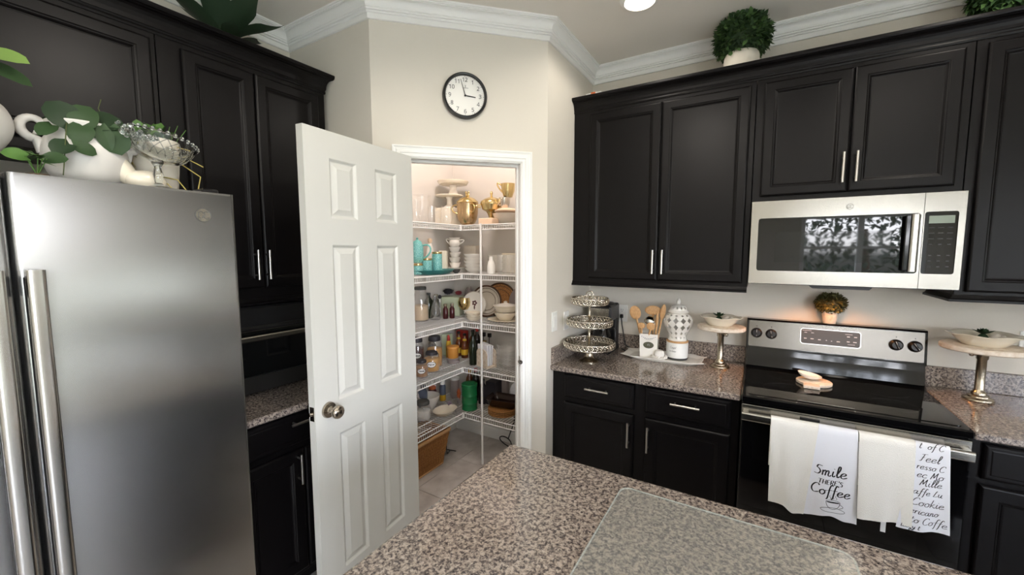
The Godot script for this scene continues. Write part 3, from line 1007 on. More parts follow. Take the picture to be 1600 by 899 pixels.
func build_range():
	var t := thing("range", "black and stainless freestanding electric range with glass cooktop", "stove")
	var x0 := 0.9955; var x1 := 1.7495; var xc := (x0 + x1) / 2; var w := x1 - x0
	var a := MB.new()
	a.box(Vector3(xc, 0.46, 0.335), Vector3(w, 0.86, 0.6), 0.003)
	obj("body", a, M.dark_plastic, t)
	a = MB.new()
	a.box(Vector3(xc, 0.9055, 0.37), Vector3(w + 0.006, 0.031, 0.6), 0.006)
	obj("cooktop_rim", a, M.black_gloss, t)
	a = MB.new()
	a.prism(round_rect(w - 0.045, 0.5, 0.012), 0.0, 0.0022)
	var ct := obj("cooktop_glass", a, M.black_glass, t, "black glass cooking surface")
	ct.position = Vector3(xc, 0.9212, 0.385)
	ct.rotation.x = -PI / 2
	a = MB.new()
	for b in [[-0.19, 0.1, 0.1], [0.19, 0.1, 0.08], [-0.19, -0.14, 0.075], [0.19, -0.12, 0.1]]:
		var ring := []
		for k in 40: ring.append(Vector3(xc + b[0] + cos(TAU * k / 40) * b[2], 0.92355, 0.385 + b[1] + sin(TAU * k / 40) * b[2]))
		a.tube(ring, 0.0006, 4, true)
	obj("burner_marks", a, M.burner_grey, t, "faint grey burner rings")
	# backguard: sloped black lower part, steel panel above in a black surround
	a = MB.new()
	a.xf = Transform3D(Basis(Vector3.UP, PI / 2), Vector3(x0, 0, 0))
	# polygon in (z mirrored, y)
	a.prism(PackedVector2Array([Vector2(-0.02, 0.92), Vector2(-0.118, 0.92), Vector2(-0.122, 0.935), Vector2(-0.108, 1.0), Vector2(-0.103, 1.036), Vector2(-0.02, 1.036)]), 0.0, w)
	obj("backguard_base", a, M.black_gloss, t)
	a = MB.new()
	a.xf = Transform3D(Basis(Vector3.UP, PI / 2), Vector3(x0 - 0.004, 0, 0))
	a.prism(PackedVector2Array([Vector2(-0.015, 1.03), Vector2(-0.106, 1.03), Vector2(-0.104, 1.04), Vector2(-0.086, 1.19), Vector2(-0.08, 1.198), Vector2(-0.03, 1.198), Vector2(-0.015, 1.19)]), 0.0, w + 0.008)
	obj("backguard_surround", a, M.black_gloss, t)
	var tilt := -atan2(0.018, 0.15)
	var pf := Node3D.new()
	var pb := Basis(Vector3.RIGHT, tilt)
	var pc := Vector3(xc, 1.1155, 0.0955)
	a = MB.new()
	a.xf = Transform3D(pb, pc)
	a.prism(round_rect(w - 0.014, 0.146, 0.006), -0.001, 0.003)
	obj("control_panel", a, M.steel_panel, t, "brushed stainless control panel")
	a = MB.new()
	a.xf = Transform3D(pb, pc + pb * Vector3(0.0025, 0.009, 0.0))
	a.prism(round_rect(0.258, 0.086, 0.014), 0.002, 0.0045)
	obj("display_bezel", a, M.nickel, t)
	a = MB.new()
	a.xf = Transform3D(pb, pc + pb * Vector3(0.0025, 0.009, 0.0))
	a.prism(round_rect(0.25, 0.078, 0.011), 0.003, 0.0056)
	obj("display", a, M.panel_grey, t, "dark touch display")
	a = MB.new()
	a.xf = Transform3D(pb, pc + pb * Vector3(0.0025, 0.009, 0.0058))
	for q in [[-0.1, 0.031, 0.04, 0.003], [-0.105, 0.02, 0.012, 0.004], [-0.075, 0.02, 0.012, 0.004], [-0.106, -0.012, 0.012, 0.007], [-0.076, -0.012, 0.014, 0.007], [-0.044, -0.014, 0.012, 0.007], [-0.014, -0.014, 0.005, 0.005], [0.008, -0.016, 0.005, 0.005], [0.036, -0.016, 0.014, 0.007], [0.078, 0.026, 0.03, 0.003], [0.077, 0.014, 0.012, 0.007], [0.106, 0.014, 0.012, 0.007], [0.077, -0.012, 0.012, 0.007], [0.104, -0.012, 0.014, 0.007], [0.09, -0.026, 0.03, 0.003]]:
		a.box(Vector3(q[0], q[1], 0), Vector3(q[2], q[3] * 0.6, 0.0006), 0)
	obj("touch_marks", a, M.print_white, t, "pale printed key marks").set_meta("kind", "stuff")
	pf.free()
	for k in 4:
		var kx: float = [1.041, 1.112, 1.638, 1.708][k]
		a = MB.new()
		a.xf = Transform3D(pb * Basis(Vector3.RIGHT, PI / 2), Vector3(kx, 1.119, 0.0985))
		a.lathe([Vector2(0.0, 0.0), Vector2(0.027, 0.0), Vector2(0.0275, 0.006), Vector2(0.0235, 0.011), Vector2(0.0215, 0.022), Vector2(0.0185, 0.025), Vector2(0.0, 0.0255)], 28)
		a.xf = Transform3D(pb * Basis(Vector3(0, 0, 1), 0.2 * k), Vector3(kx, 1.119, 0.0985))
		a.box(Vector3(0, 0, 0.028), Vector3(0.0095, 0.041, 0.012), 0.003)
		var kn := obj("knob", a, M.dark_plastic, t, "black control knob")
		a = MB.new()
		a.xf = Transform3D(pb * Basis(Vector3(0, 0, 1), 0.2 * k), Vector3(kx, 1.119, 0.0985))
		a.box(Vector3(0, 0.012, 0.0345), Vector3(0.002, 0.015, 0.001), 0)
		a.box(Vector3(0, -0.0145, 0.0345), Vector3(0.002, 0.008, 0.001), 0)
		obj("pointer", a, M.print_white, kn)
		a = MB.new()
		a.xf = Transform3D(pb, Vector3(kx, 1.158, 0.0935))
		a.cyl(Vector3(0, 0, 0), Vector3(0, 0, 0.0008), 0.0022, 0.0022, 8)
		obj("dial_mark", a, M.ink, t)
	for q in [[-0.006, 0.006], [0.006, 0.006], [0.0, -0.012]]:
		a = MB.new()
		a.xf = Transform3D(pb, Vector3(1.178, 1.122, 0.0965))
		a.cyl(Vector3(q[0], q[1], 0), Vector3(q[0], q[1], 0.0012), 0.0022, 0.0022, 8)
		obj("indicator_lamp", a, M.panel_grey, t)
	# oven door, its steel strip, handle and the drawer below
	a = MB.new()
	a.box(Vector3(xc, 0.534, 0.65), Vector3(w - 0.004, 0.694, 0.03), 0.006)
	var dr := obj("oven_door", a, M.black_gloss, t, "black glass oven door")
	a = MB.new()
	a.prism(round_rect(0.5, 0.32, 0.02), 0.0, 0.001)
	var ow := obj("oven_window", a, M.black_glass, dr)
	ow.position = Vector3(xc, 0.52, 0.6652)
	a = MB.new()
	a.box(Vector3(xc, 0.862, 0.6675), Vector3(w - 0.004, 0.036, 0.006), 0.002)
	obj("steel_strip", a, M.steel_smooth, dr, "brushed stainless strip")
	a = MB.new()
	a.xf = Transform3D(Basis(Vector3.UP, PI / 2), Vector3(x0 + 0.004, 0.833, 0.698))
	a.prism(round_rect(0.022, 0.04, 0.009), 0.0, w - 0.008, true)
	a.xf = Transform3D.IDENTITY
	for s in [x0 + 0.018, x1 - 0.018]: a.box(Vector3(s, 0.835, 0.678), Vector3(0.024, 0.034, 0.03), 0.003)
	obj("door_handle", a, M.steel_smooth, dr, "stainless bar handle")
	a = MB.new()
	a.box(Vector3(xc, 0.105, 0.65), Vector3(w - 0.004, 0.15, 0.028), 0.005)
	obj("storage_drawer", a, M.black_gloss, t)
	for s in [[x0 + 0.06, 0.1], [x1 - 0.06, 0.1], [x0 + 0.06, 0.58], [x1 - 0.06, 0.58]]:
		a = MB.new()
		a.cyl(Vector3(s[0], 0.0, s[1]), Vector3(s[0], 0.032, s[1]), 0.02)
		obj("levelling_foot", a, M.dark_plastic, t)
	a = MB.new()
	a.box(Vector3(1.255, 0.8585, 0.673), Vector3(0.07, 0.012, 0.006), 0.001)
	obj("latch_slot", a, M.dark_plastic, dr)

func build_microwave():
	var t := thing("microwave", "stainless over-the-range microwave with dark window and side keypad", "microwave")
	var x0 := 0.993; var x1 := 1.7515
	var a := MB.new()
	a.box(Vector3((x0 + x1) / 2, 1.628, 0.18), Vector3(x1 - x0, 0.402, 0.355), 0.003)
	obj("case", a, M.dark_plastic, t)
	var frame := func(xa: float, xb: float, wx0: float, wx1: float, wy0: float, wy1: float, r: float, called: String):
		# steel face with a rounded window cut out of it
		var outer := PackedVector2Array([Vector2(xa, 1.425), Vector2(xb, 1.425), Vector2(xb, 1.831), Vector2(xa, 1.831)])
		var hole := round_rect(wx1 - wx0, wy1 - wy0, r)
		for i in hole.size(): hole[i] += Vector2((wx0 + wx1) / 2, (wy0 + wy1) / 2)
		var m := MB.new()
		# bridge the hole as four trapezoid fans
		m.flat()
		var n := hole.size()
		var cc := [Vector2(xb, 1.831), Vector2(xa, 1.831), Vector2(xa, 1.425), Vector2(xb, 1.425)]
		var per := n / 4
		for c in 4:
			for k in per - 1:
				var p := hole[c * per + k]; var q := hole[c * per + k + 1]
				m.tri(Vector3(q.x, q.y, 0.4), Vector3(p.x, p.y, 0.4), Vector3(cc[c].x, cc[c].y, 0.4), Vector2(q.y, q.x), Vector2(p.y, p.x), Vector2(cc[c].y, cc[c].x))
			var p1 := hole[c * per + per - 1]; var p2 := hole[((c + 1) * per) % n]
			var c1: Vector2 = cc[c]; var c2: Vector2 = cc[(c + 1) % 4]
			m.quad(Vector3(p2.x, p2.y, 0.4), Vector3(p1.x, p1.y, 0.4), Vector3(c1.x, c1.y, 0.4), Vector3(c2.x, c2.y, 0.4))
		for k in n:
			var p := hole[k]; var q := hole[(k + 1) % n]
			m.quad(Vector3(p.x, p.y, 0.4), Vector3(q.x, q.y, 0.4), Vector3(q.x, q.y, 0.394), Vector3(p.x, p.y, 0.394))
		for k in 4:
			var p := outer[k]; var q := outer[(k + 1) % 4]
			m.quad(Vector3(p.x, p.y, 0.359), Vector3(q.x, q.y, 0.359), Vector3(q.x, q.y, 0.4), Vector3(p.x, p.y, 0.4))
		return obj(called, m, M.steel_smooth, t)
	var door: Node3D = frame.call(x0, 1.6245, 1.0245, 1.617, 1.489, 1.7475, 0.012, "door_frame")
	a = MB.new()
	a.box(Vector3(1.3205, 1.618, 0.389), Vector3(0.612, 0.28, 0.012), 0.001)
	obj("door_window", a, M.black_glass, door, "dark glass window")
	a = MB.new()
	a.prism(round_rect(0.43, 0.145, 0.006), 0.0, 0.0006)
	var iw := obj("inner_screen", a, M.panel_grey, door, "slightly paler inner viewing area")
	iw.position = Vector3(1.313, 1.605, 0.3945)
	iw.material_override = mt("screen_glass", c8(26, 27, 27), 0.03, 0.0, 0.5)
	a = MB.new()
	a.xf = Transform3D(Basis(Vector3.RIGHT, -PI / 2), Vector3(1.594, 1.4985, 0.428))
	a.prism(round_rect(0.026, 0.02, 0.008), 0.0, 0.243, true)
	var hd := obj("door_handle", a, M.steel_smooth, door, "vertical stainless handle")
	a = MB.new()
	a.box(Vector3(1.5735, 1.62, 0.421), Vector3(0.017, 0.238, 0.016), 0.003)
	for yy in [1.515, 1.725]: a.box(Vector3(1.591, yy, 0.406), Vector3(0.02, 0.03, 0.03), 0.002)
	obj("handle_back", a, M.black_gloss, hd)
	emblem(door, Vector3(1.378, 1.7875, 0.4005), 0.0125)
	var side: Node3D = frame.call(1.6265, x1, 1.629, 1.731, 1.489, 1.7515, 0.01, "keypad_frame")
	a = MB.new()
	a.box(Vector3(1.68, 1.62, 0.388), Vector3(0.112, 0.28, 0.012), 0.001)
	obj("keypad", a, M.black_glass, side, "dark glass keypad")
	a = MB.new()
	a.box(Vector3(1.683, 1.7185, 0.3943), Vector3(0.078, 0.032, 0.001), 0)
	obj("clock_display", a, M.lcd, side, "pale green display")
	a = MB.new()
	for r in 8:
		for c in 3:
			if r == 4: continue
			a.box(Vector3(1.655 + c * 0.028, 1.685 - r * 0.0235, 0.3943), Vector3(0.016 if r < 3 else 0.009, 0.0025 if r < 3 else 0.004, 0.0006), 0)
	obj("key_marks", a, M.key_grey, side, "faint printed key marks").set_meta("kind", "stuff")
	a = MB.new()
	a.box(Vector3((x0 + x1) / 2, 1.4235, 0.19), Vector3(x1 - x0 - 0.02, 0.006, 0.36), 0.001)
	obj("underside", a, M.dark_plastic, t)
	a = MB.new()
	a.prism(PackedVector2Array([Vector2(1.245, 1.421), Vector2(1.478, 1.421), Vector2(1.468, 1.409), Vector2(1.258, 1.409)]), 0.3, 0.395)
	obj("vent_lip", a, M.dark_plastic, t)
	# cooktop lamps under the case
	for lx in [1.27, 1.42]:
		a = MB.new()
		a.ell(Vector3(lx, 1.418, 0.22), Vector3(0.02, 0.007, 0.014), 12, 8)
		obj("work_lamp", a, M.warm_glow, t, "warm glowing cooktop lamp")
		var l := SpotLight3D.new()
		l.name = "work_light"
		l.light_color = Color(1.0, 0.66, 0.38)
		l.light_energy = 0.1
		l.light_size = 0.012
		l.spot_range = 8.0
		l.spot_attenuation = 2.0
		l.spot_angle = 66.0
		l.spot_angle_attenuation = 0.7
		l.rotation.x = -PI / 2
		l.shadow_enabled = true
		l.position = Vector3(lx, 1.398, 0.22)
		t.add_child(l)
# things against the left wall are built facing +z and turned a quarter: local x is -z of the room
func build_left_run():
	var at := Vector3(LW, 0, 0)
	var q := PI / 2
	var t := thing("upper_cabinet", "tall dark two-door wall cabinet between the fridge and the pantry", "cabinet", at, q)
	carcass(t, -2.1055, -1.394, 1.36, 2.462, 0.001, 0.35)
	cab_door(t, -2.03, -1.758, 1.419, 2.392, 0.351, -1.799, 1.527)
	cab_door(t, -1.754, -1.44, 1.419, 2.392, 0.351, -1.7475, 1.527)
	light_rail(t, -2.1055, -1.394, 1.34, 0.35, false, true)
	t = thing("upper_cabinet", "wide dark two-door cabinet high above the fridge", "cabinet", at, q)
	carcass(t, -3.06, -2.1075, 1.92, 2.462, 0.001, 0.35)
	cab_door(t, -2.575, -2.126, 1.955, 2.392, 0.351)
	cab_door(t, -3.03, -2.579, 1.955, 2.392, 0.351)
	cab_crown("cabinet_crown", "dark stepped crown moulding along the tops of the fridge-wall cabinets", -3.06, -1.394, 2.415, 2.513, 0.35, 0.045, at, q, true)
	# base cabinet and counter beside the fridge
	t = thing("base_cabinet", "dark base cabinet in the shade between fridge and open pantry door", "cabinet", at, q)
	carcass(t, -2.065, -1.362, 0.1, 0.882, 0.02, 0.61)
	carcass(t, -2.065, -1.362, 0.0, 0.1, 0.02, 0.54, "toe_kick")
	cab_door(t, -2.04, -1.485, 0.728, 0.866, 0.611, -1.7625, 0.832, false, "drawer")
	cab_door(t, -2.04, -1.765, 0.125, 0.7, 0.611, -1.797, 0.62, true, "door", 0.05)
	cab_door(t, -1.76, -1.485, 0.125, 0.7, 0.611, -1.728, 0.62, true, "door", 0.05)
	t = thing("countertop", "short granite counter under the toaster oven beside the fridge", "countertop", at, q)
	countertop(t, -2.07, -1.36, 0.002, 0.653)
	build_fridge(at, q)
	build_toaster(at, q)

func build_fridge(at: Vector3, q: float):
	var t := thing("refrigerator", "tall brushed stainless side-by-side refrigerator with long bar handles", "refrigerator", at, q)
	var a := MB.new()
	a.box(Vector3(-2.546, 0.899, 0.4), Vector3(0.872, 1.758, 0.73), 0.006)
	for k in [[-2.95, 0.1], [-2.95, 0.7], [-2.14, 0.1], [-2.14, 0.7]]: a.cyl(Vector3(k[0], 0.0, k[1]), Vector3(k[0], 0.02, k[1]), 0.02)
	obj("body", a, M.grey_side, t, "dark grey painted body")
	for d in [[-2.581, -2.087, "right"], [-2.992, -2.588, "left"]]:
		var x0: float = d[0]; var x1: float = d[1]
		var m := MB.new()
		# door skin: closed profile in plan, extruded upwards; edges rolled
		m.xf = Transform3D(Basis(Vector3.RIGHT, -PI / 2), Vector3(0, 0.1, 0))
		var pl := PackedVector2Array()
		var n := 5
		for k in n + 1:
			var f: float = PI / 2 * k / n
			pl.append(Vector2(x1 - 0.012 + 0.012 * cos(f), -(0.8195 + 0.012 * sin(f))))
		for k in n + 1:
			var f: float = PI / 2 + PI / 2 * k / n
			pl.append(Vector2(x0 + 0.012 + 0.012 * cos(f), -(0.8195 + 0.012 * sin(f))))
		pl.append(Vector2(x0, -0.775))
		pl.append(Vector2(x1, -0.775))
		# side faces as a vertical sheet with uv so that the brushed grain runs upright
		m.flat()
		var cnt := pl.size()
		m.smooth()
		for k in cnt:
			var p := pl[k]; var r := pl[(k + 1) % cnt]
			if k >= cnt - 3: m.flat()
			m.quad(Vector3(p.x, p.y, 0), Vector3(p.x, p.y, 1.674), Vector3(r.x, r.y, 1.674), Vector3(r.x, r.y, 0), Vector2(p.x, 0), Vector2(p.x, 1.674), Vector2(r.x, 1.674), Vector2(r.x, 0))
		m.flat()
		var ix := Geometry2D.triangulate_polygon(pl)
		for k in range(0, ix.size(), 3):
			var c0 := pl[ix[k]]; var c1 := pl[ix[k + 1]]; var c2 := pl[ix[k + 2]]
			if (c1 - c0).cross(c2 - c0) < 0:
				var tmp := c1; c1 = c2; c2 = tmp
			m.tri(Vector3(c0.x, c0.y, 1.68), Vector3(c1.x, c1.y, 1.68), Vector3(c2.x, c2.y, 1.68), c0, c1, c2)
		# small rolled top edge
		for k in cnt:
			var p := pl[k]; var r := pl[(k + 1) % cnt]
			m.quad(Vector3(p.x, p.y, 1.674), Vector3(p.x, p.y, 1.68), Vector3(r.x, r.y, 1.68), Vector3(r.x, r.y, 1.674), Vector2(p.x, 1.674), Vector2(p.x, 1.68), Vector2(r.x, 1.68), Vector2(r.x, 1.674))
		var o := obj("door", m, M.steel, t, "brushed stainless door")
		# gasket behind
		var g := MB.new()
		g.box(Vector3((x0 + x1) / 2, 0.94, 0.7705), Vector3(x1 - x0 - 0.02, 1.66, 0.009), 0.001)
		obj("gasket", g, M.dark_plastic, o, "dark door seal")
		# handle: flattened bar on two posts
		var hx: float = x0 + 0.021 if d[2] == "right" else x1 - 0.034
		var h := MB.new()
		h.xf = Transform3D(Basis(Vector3.RIGHT, -PI / 2), Vector3(hx, 0.46, 0.885))
		h.prism(round_rect(0.034, 0.022, 0.01, 6), 0.0, 1.087, true)
		obj("handle", h, M.steel_smooth, o, "long stainless bar handle")
		h = MB.new()
		for yy in [0.5, 1.505]: h.box(Vector3(hx, yy, 0.853), Vector3(0.024, 0.05, 0.046), 0.005)
		h.box(Vector3(hx - 0.014, 1.0, 0.868), Vector3(0.006, 1.06, 0.012), 0.002)
		obj("handle_mount", h, M.dark_plastic, o, "dark handle backing")
		if d[2] == "right": emblem(o, Vector3(-2.182, 1.706, 0.832), 0.0215)
	for hx in [-2.135, -2.955]:
		a = MB.new()
		a.box(Vector3(hx, 1.7885, 0.742), Vector3(0.05, 0.02, 0.08), 0.005)
		obj("hinge_cover", a, M.dark_plastic, t, "dark plastic hinge cover")
	a = MB.new()
	a.box(Vector3(-2.533, 0.05, 0.77), Vector3(0.89, 0.09, 0.05), 0.004)
	obj("toe_grille", a, M.dark_plastic, t)

func build_toaster(at: Vector3, q: float):
	var t := thing("toaster_oven", "black and steel toaster oven on the counter beside the fridge", "toaster oven", at, q)
	var x0 := -1.98; var x1 := -1.47; var xc := (x0 + x1) / 2
	var a := MB.new()
	a.box(Vector3(xc, 1.131, 0.195), Vector3(x1 - x0, 0.405, 0.345), 0.012)
	obj("case", a, M.dark_plastic, t)
	a = MB.new()
	for k in [[x0 + 0.04, 0.06], [x0 + 0.04, 0.33], [x1 - 0.04, 0.06], [x1 - 0.04, 0.33]]: a.cyl(Vector3(k[0], HC, k[1]), Vector3(k[0], 0.93, k[1]), 0.014)
	obj("rubber_feet", a, M.dark_plastic, t)
	a = MB.new()
	a.box(Vector3(xc, 1.236, 0.37), Vector3(x1 - x0 - 0.01, 0.014, 0.012), 0.002)
	a.box(Vector3(xc, 0.967, 0.37), Vector3(x1 - x0 - 0.01, 0.075, 0.012), 0.002)
	obj("front_trim", a, M.trim_dark, t, "dark metal trim")
	a = MB.new()
	a.box(Vector3(xc, 1.117, 0.372), Vector3(x1 - x0 - 0.02, 0.21, 0.01), 0.002)
	var d := obj("glass_door", a, M.black_glass, t, "dark glass door")
	a = MB.new()
	a.box(Vector3(xc, 1.19, 0.405), Vector3(x1 - x0 - 0.04, 0.026, 0.014), 0.005)
	for s in [x0 + 0.05, x1 - 0.05]: a.box(Vector3(s, 1.19, 0.387), Vector3(0.02, 0.02, 0.03), 0.002)
	obj("door_handle", a, M.steel_smooth, d, "flat steel handle")
	a = MB.new()
	for k in 4: a.tube([Vector3(x0 + 0.03, 1.03 + 0.002 * k, 0.08 + 0.07 * k), Vector3(x1 - 0.03, 1.03 + 0.002 * k, 0.08 + 0.07 * k)], 0.002, 6)
	obj("rack", a, M.chrome, t)

func build_island():
	var t := thing("kitchen_island", "dark island cabinet with a wide polished granite top in the foreground", "kitchen island")
	var x0 := 0.3127; var x1 := 2.15; var z0 := 1.6138; var z1 := 2.5
	var a := MB.new()
	a.box(Vector3((x0 + x1) / 2, 0.491, (z0 + z1) / 2 - 0.06), Vector3(x1 - x0 - 0.07, 0.782, z1 - z0 - 0.2), 0.002)
	obj("carcass", a, M.cabinet, t)
	a = MB.new()
	a.box(Vector3((x0 + x1) / 2, 0.05, (z0 + z1) / 2 - 0.06), Vector3(x1 - x0 - 0.2, 0.1, z1 - z0 - 0.3), 0.002)
	obj("toe_kick", a, M.cabinet, t)
	for k in 3:
		var d := MB.new()
		d.xf = Transform3D(Basis(Vector3.UP, PI), Vector3(x0 + 0.36 + k * 0.56, 0, z0 + 0.039))
		d.rings(Vector3(0, 0.48, 0), 0.5, 0.72, [Vector2(0.0005, 0.0), Vector2(0.0, 0.012), Vector2(0.005, 0.0185), Vector2(0.05, 0.02), Vector2(0.058, 0.0165), Vector2(0.066, 0.01)])
		obj("door", d, M.cabinet, t)
	# bullnosed slab
	a = MB.new()
	a.xf = Transform3D(Basis(Vector3.RIGHT, -PI / 2), Vector3((x0 + x1) / 2, HC - 0.031, (z0 + z1) / 2))
	var w := x1 - x0; var d2 := z1 - z0
	var rows := []
	for k in 7:
		var f := PI * k / 6.0 - PI / 2
		var ins: float = 0.0155 * (1.0 - cos(f)) * 0.9
		rows.append([ins, 0.0155 + 0.0155 * sin(f)])
	var last := []
	for rr in rows:
		var pts := []
		var rc := round_rect(w - 2 * rr[0], d2 - 2 * rr[0], 0.012)
		for p in rc: pts.append(Vector3(p.x, p.y, rr[1]))
		if last.size():
			a.st.set_smooth_group(99)
			for i in pts.size(): a.quad(last[i], last[(i + 1) % pts.size()], pts[(i + 1) % pts.size()], pts[i])
		last = pts
	a.flat()
	for i in range(1, last.size() - 1): a.tri(last[0], last[i], last[i + 1])
	obj("granite_top", a, M.granite, t, "polished speckled grey-brown granite slab")
	# frosted glass cutting board
	t = thing("cutting_board", "translucent textured glass cutting board lying on the granite island", "cutting board", Vector3(0.99, HC, 1.8905))
	a = MB.new()
	a.xf = Transform3D(Basis(Vector3.RIGHT, -PI / 2), Vector3(0, 0.0003, 0))
	a.prism(round_rect(0.516, 0.41, 0.028, 6), 0.0, 0.0042)
	obj("glass_plate", a, M.board_glass, t)
	a = MB.new()
	var rim := []
	for p in round_rect(0.516, 0.41, 0.028, 6): rim.append(Vector3(p.x, 0.0025, -p.y))
	a.tube(rim, 0.0023, 6, true)
	obj("polished_edge", a, M.glass_edge, t, "pale greenish glass edge")
# ---------------------------------------------------------------- handwriting: single strokes, x across, y up from the baseline (x-height 1)
const GLYPH := {
	"a": [1.1, [.8, .85, .5, 1, .15, .7, .1, .3, .35, 0, .65, .25, .8, .9], [.8, 1, .76, .3, .92, 0, 1.15, .25]],
	"c": [.85, [.75, .8, .5, 1, .15, .7, .1, .3, .4, 0, .85, .25]],
	"d": [1.05, [.75, .85, .45, 1, .12, .7, .1, .3, .35, 0, .6, .2, .75, .8], [.85, 2, .75, .8, .75, .2, .9, 0, 1.05, .2]],
	"e": [.9, [.1, .4, .5, .55, .7, .8, .5, 1, .2, .75, .12, .3, .4, 0, .9, .3]],
	"f": [.72, [.8, 1.9, .58, 2.1, .42, 1.6, .35, .5, .3, -.5, .15, -.8], [.1, 1, .75, 1.05]],
	"h": [.9, [.25, 2, .15, 1, .1, 0], [.12, .6, .4, 1, .58, .8, .55, .2, .7, 0, .9, .25]],
	"i": [.5, [.2, 1, .15, .3, .3, 0, .5, .25], [.25, 1.4, .28, 1.47]],
	"k": [.95, [.25, 2, .15, 1, .1, 0], [.7, 1, .25, .5, .5, .35, .8, 0, .95, .2]],
	"l": [.55, [.1, .3, .45, 1.4, .45, 2, .25, 1.9, .2, .6, .3, 0, .55, .3]],
	"m": [1.2, [.1, 1, .12, 0], [.12, .6, .35, 1, .48, .8, .45, 0], [.48, .6, .7, 1, .85, .8, .82, .2, 1.0, 0, 1.2, .25]],
	"n": [.9, [.1, 1, .12, 0], [.12, .6, .4, 1, .58, .8, .55, .2, .7, 0, .9, .25]],
	"o": [.92, [.45, 1, .12, .7, .12, .25, .4, 0, .72, .3, .7, .75, .45, 1, .6, .85, .95, .95]],
	"r": [.65, [.1, 1, .15, 0], [.15, .6, .35, .95, .62, .9]],
	"s": [.72, [.62, .85, .35, 1, .15, .8, .35, .55, .55, .3, .4, .02, .1, .12]],
	"t": [.65, [.32, 1.7, .25, .4, .4, 0, .62, .2], [.05, 1.15, .62, 1.2]],
	"u": [.95, [.1, 1, .12, .3, .35, 0, .6, .4, .68, 1], [.68, 1, .65, .2, .8, 0, .95, .2]],
	"y": [.85, [.1, 1, .15, .4, .4, .2, .65, .6], [.7, 1, .6, 0, .4, -.7, .1, -.6, .3, -.3, .9, .2]],
	"z": [.75, [.1, .95, .6, 1, .15, .1, .5, .1, .6, -.4, .3, -.8, .15, -.5, .75, .1]],
	"C": [1.1, [1.0, 1.6, .8, 1.95, .4, 1.8, .1, 1.1, .15, .4, .5, 0, 1.05, .3]],
	"F": [1.0, [.15, 1.75, .5, 1.85, 1.05, 1.9], [.55, 1.85, .45, .9, .3, .1, .05, .15], [.25, 1.0, .75, 1.05]],
	"L": [1.0, [.55, 1.9, .35, 1.2, .2, .2, .05, .05], [.05, .1, .5, 0, .98, .25]],
	"M": [1.45, [.1, 0, .25, 1, .38, 1.8], [.38, 1.8, .5, .9, .6, .4], [.6, .4, .85, 1.3, 1.05, 1.9], [1.05, 1.9, 1.05, .8, 1.2, 0, 1.42, .2]],
	"S": [1.0, [.95, 1.65, .45, 1.75], [.45, 1.75, .32, 1.3, .6, 1.05, .82, .6, .6, .1, .1, .15]],
	"T": [.75, [.0, 1.0, .7, 1.05], [.38, 1.02, .32, 0]],
	"H": [.75, [.1, 1.05, .08, 0], [.62, 1.05, .58, 0], [.08, .5, .6, .55]],
	"E": [.65, [.12, 1.02, .1, 0], [.12, 1.02, .55, 1.05], [.1, .52, .45, .55], [.1, .02, .55, .05]],
	"R": [.7, [.12, 1.02, .1, 0], [.12, 1.0, .5, .95, .5, .6, .12, .5], [.25, .5, .62, -.05]],
	"'": [.25, [.15, 1.15, .1, .9]],
	"Z": [.7, [.55, .95, .25, 1.05, .15, .75, .5, .45, .45, .05, .1, .08]],
	" ": [.55],
}

# ribbons of a written line, laid on a surface given by map(x, y) -> Vector3 (already lifted off it)
func write_line(mb: MB, s: String, x0: float, y0: float, size: float, pen: float, slant: float, place: Callable, squeeze := 1.0):
	var x := x0
	for ch in s:
		var g: Array = GLYPH[ch]
		for k in range(1, g.size()):
			var raw: Array = g[k]
			var cv := Curve2D.new()
			var n := raw.size() / 2
			for i in n:
				var p := Vector2(raw[2 * i], raw[2 * i + 1])
				var pa := Vector2(raw[2 * max(i - 1, 0)], raw[2 * max(i - 1, 0) + 1])
				var pb := Vector2(raw[2 * min(i + 1, n - 1)], raw[2 * min(i + 1, n - 1) + 1])
				var tn := (pb - pa) / 6.0
				cv.add_point(p, -tn, tn)
			var m := n * 4
			var prev := []
			for i in m + 1:
				var f := float(i) / m * (n - 1)
				var p := cv.samplef(f)
				var d := cv.samplef(min(f + 0.05, n - 1)) - cv.samplef(max(f - 0.05, 0.0))
				if d.length() < 1e-6: d = Vector2(1, 0)
				d = d.normalized()
				var w: float = pen * (0.45 + 0.75 * abs(d.y)) * (0.55 if i == 0 or i == m else 1.0)
				var c := Vector2(x + (p.x * squeeze + p.y * slant) * size, y0 + p.y * size)
				var nn: Vector2 = Vector2(-d.y, d.x) * w * 0.5
				var cur := [place.call(c.x + nn.x, c.y + nn.y), place.call(c.x - nn.x, c.y - nn.y)]
				if prev.size(): mb.quad(prev[1], cur[1], cur[0], prev[0])
				prev = cur
		x += g[0] * size * squeeze

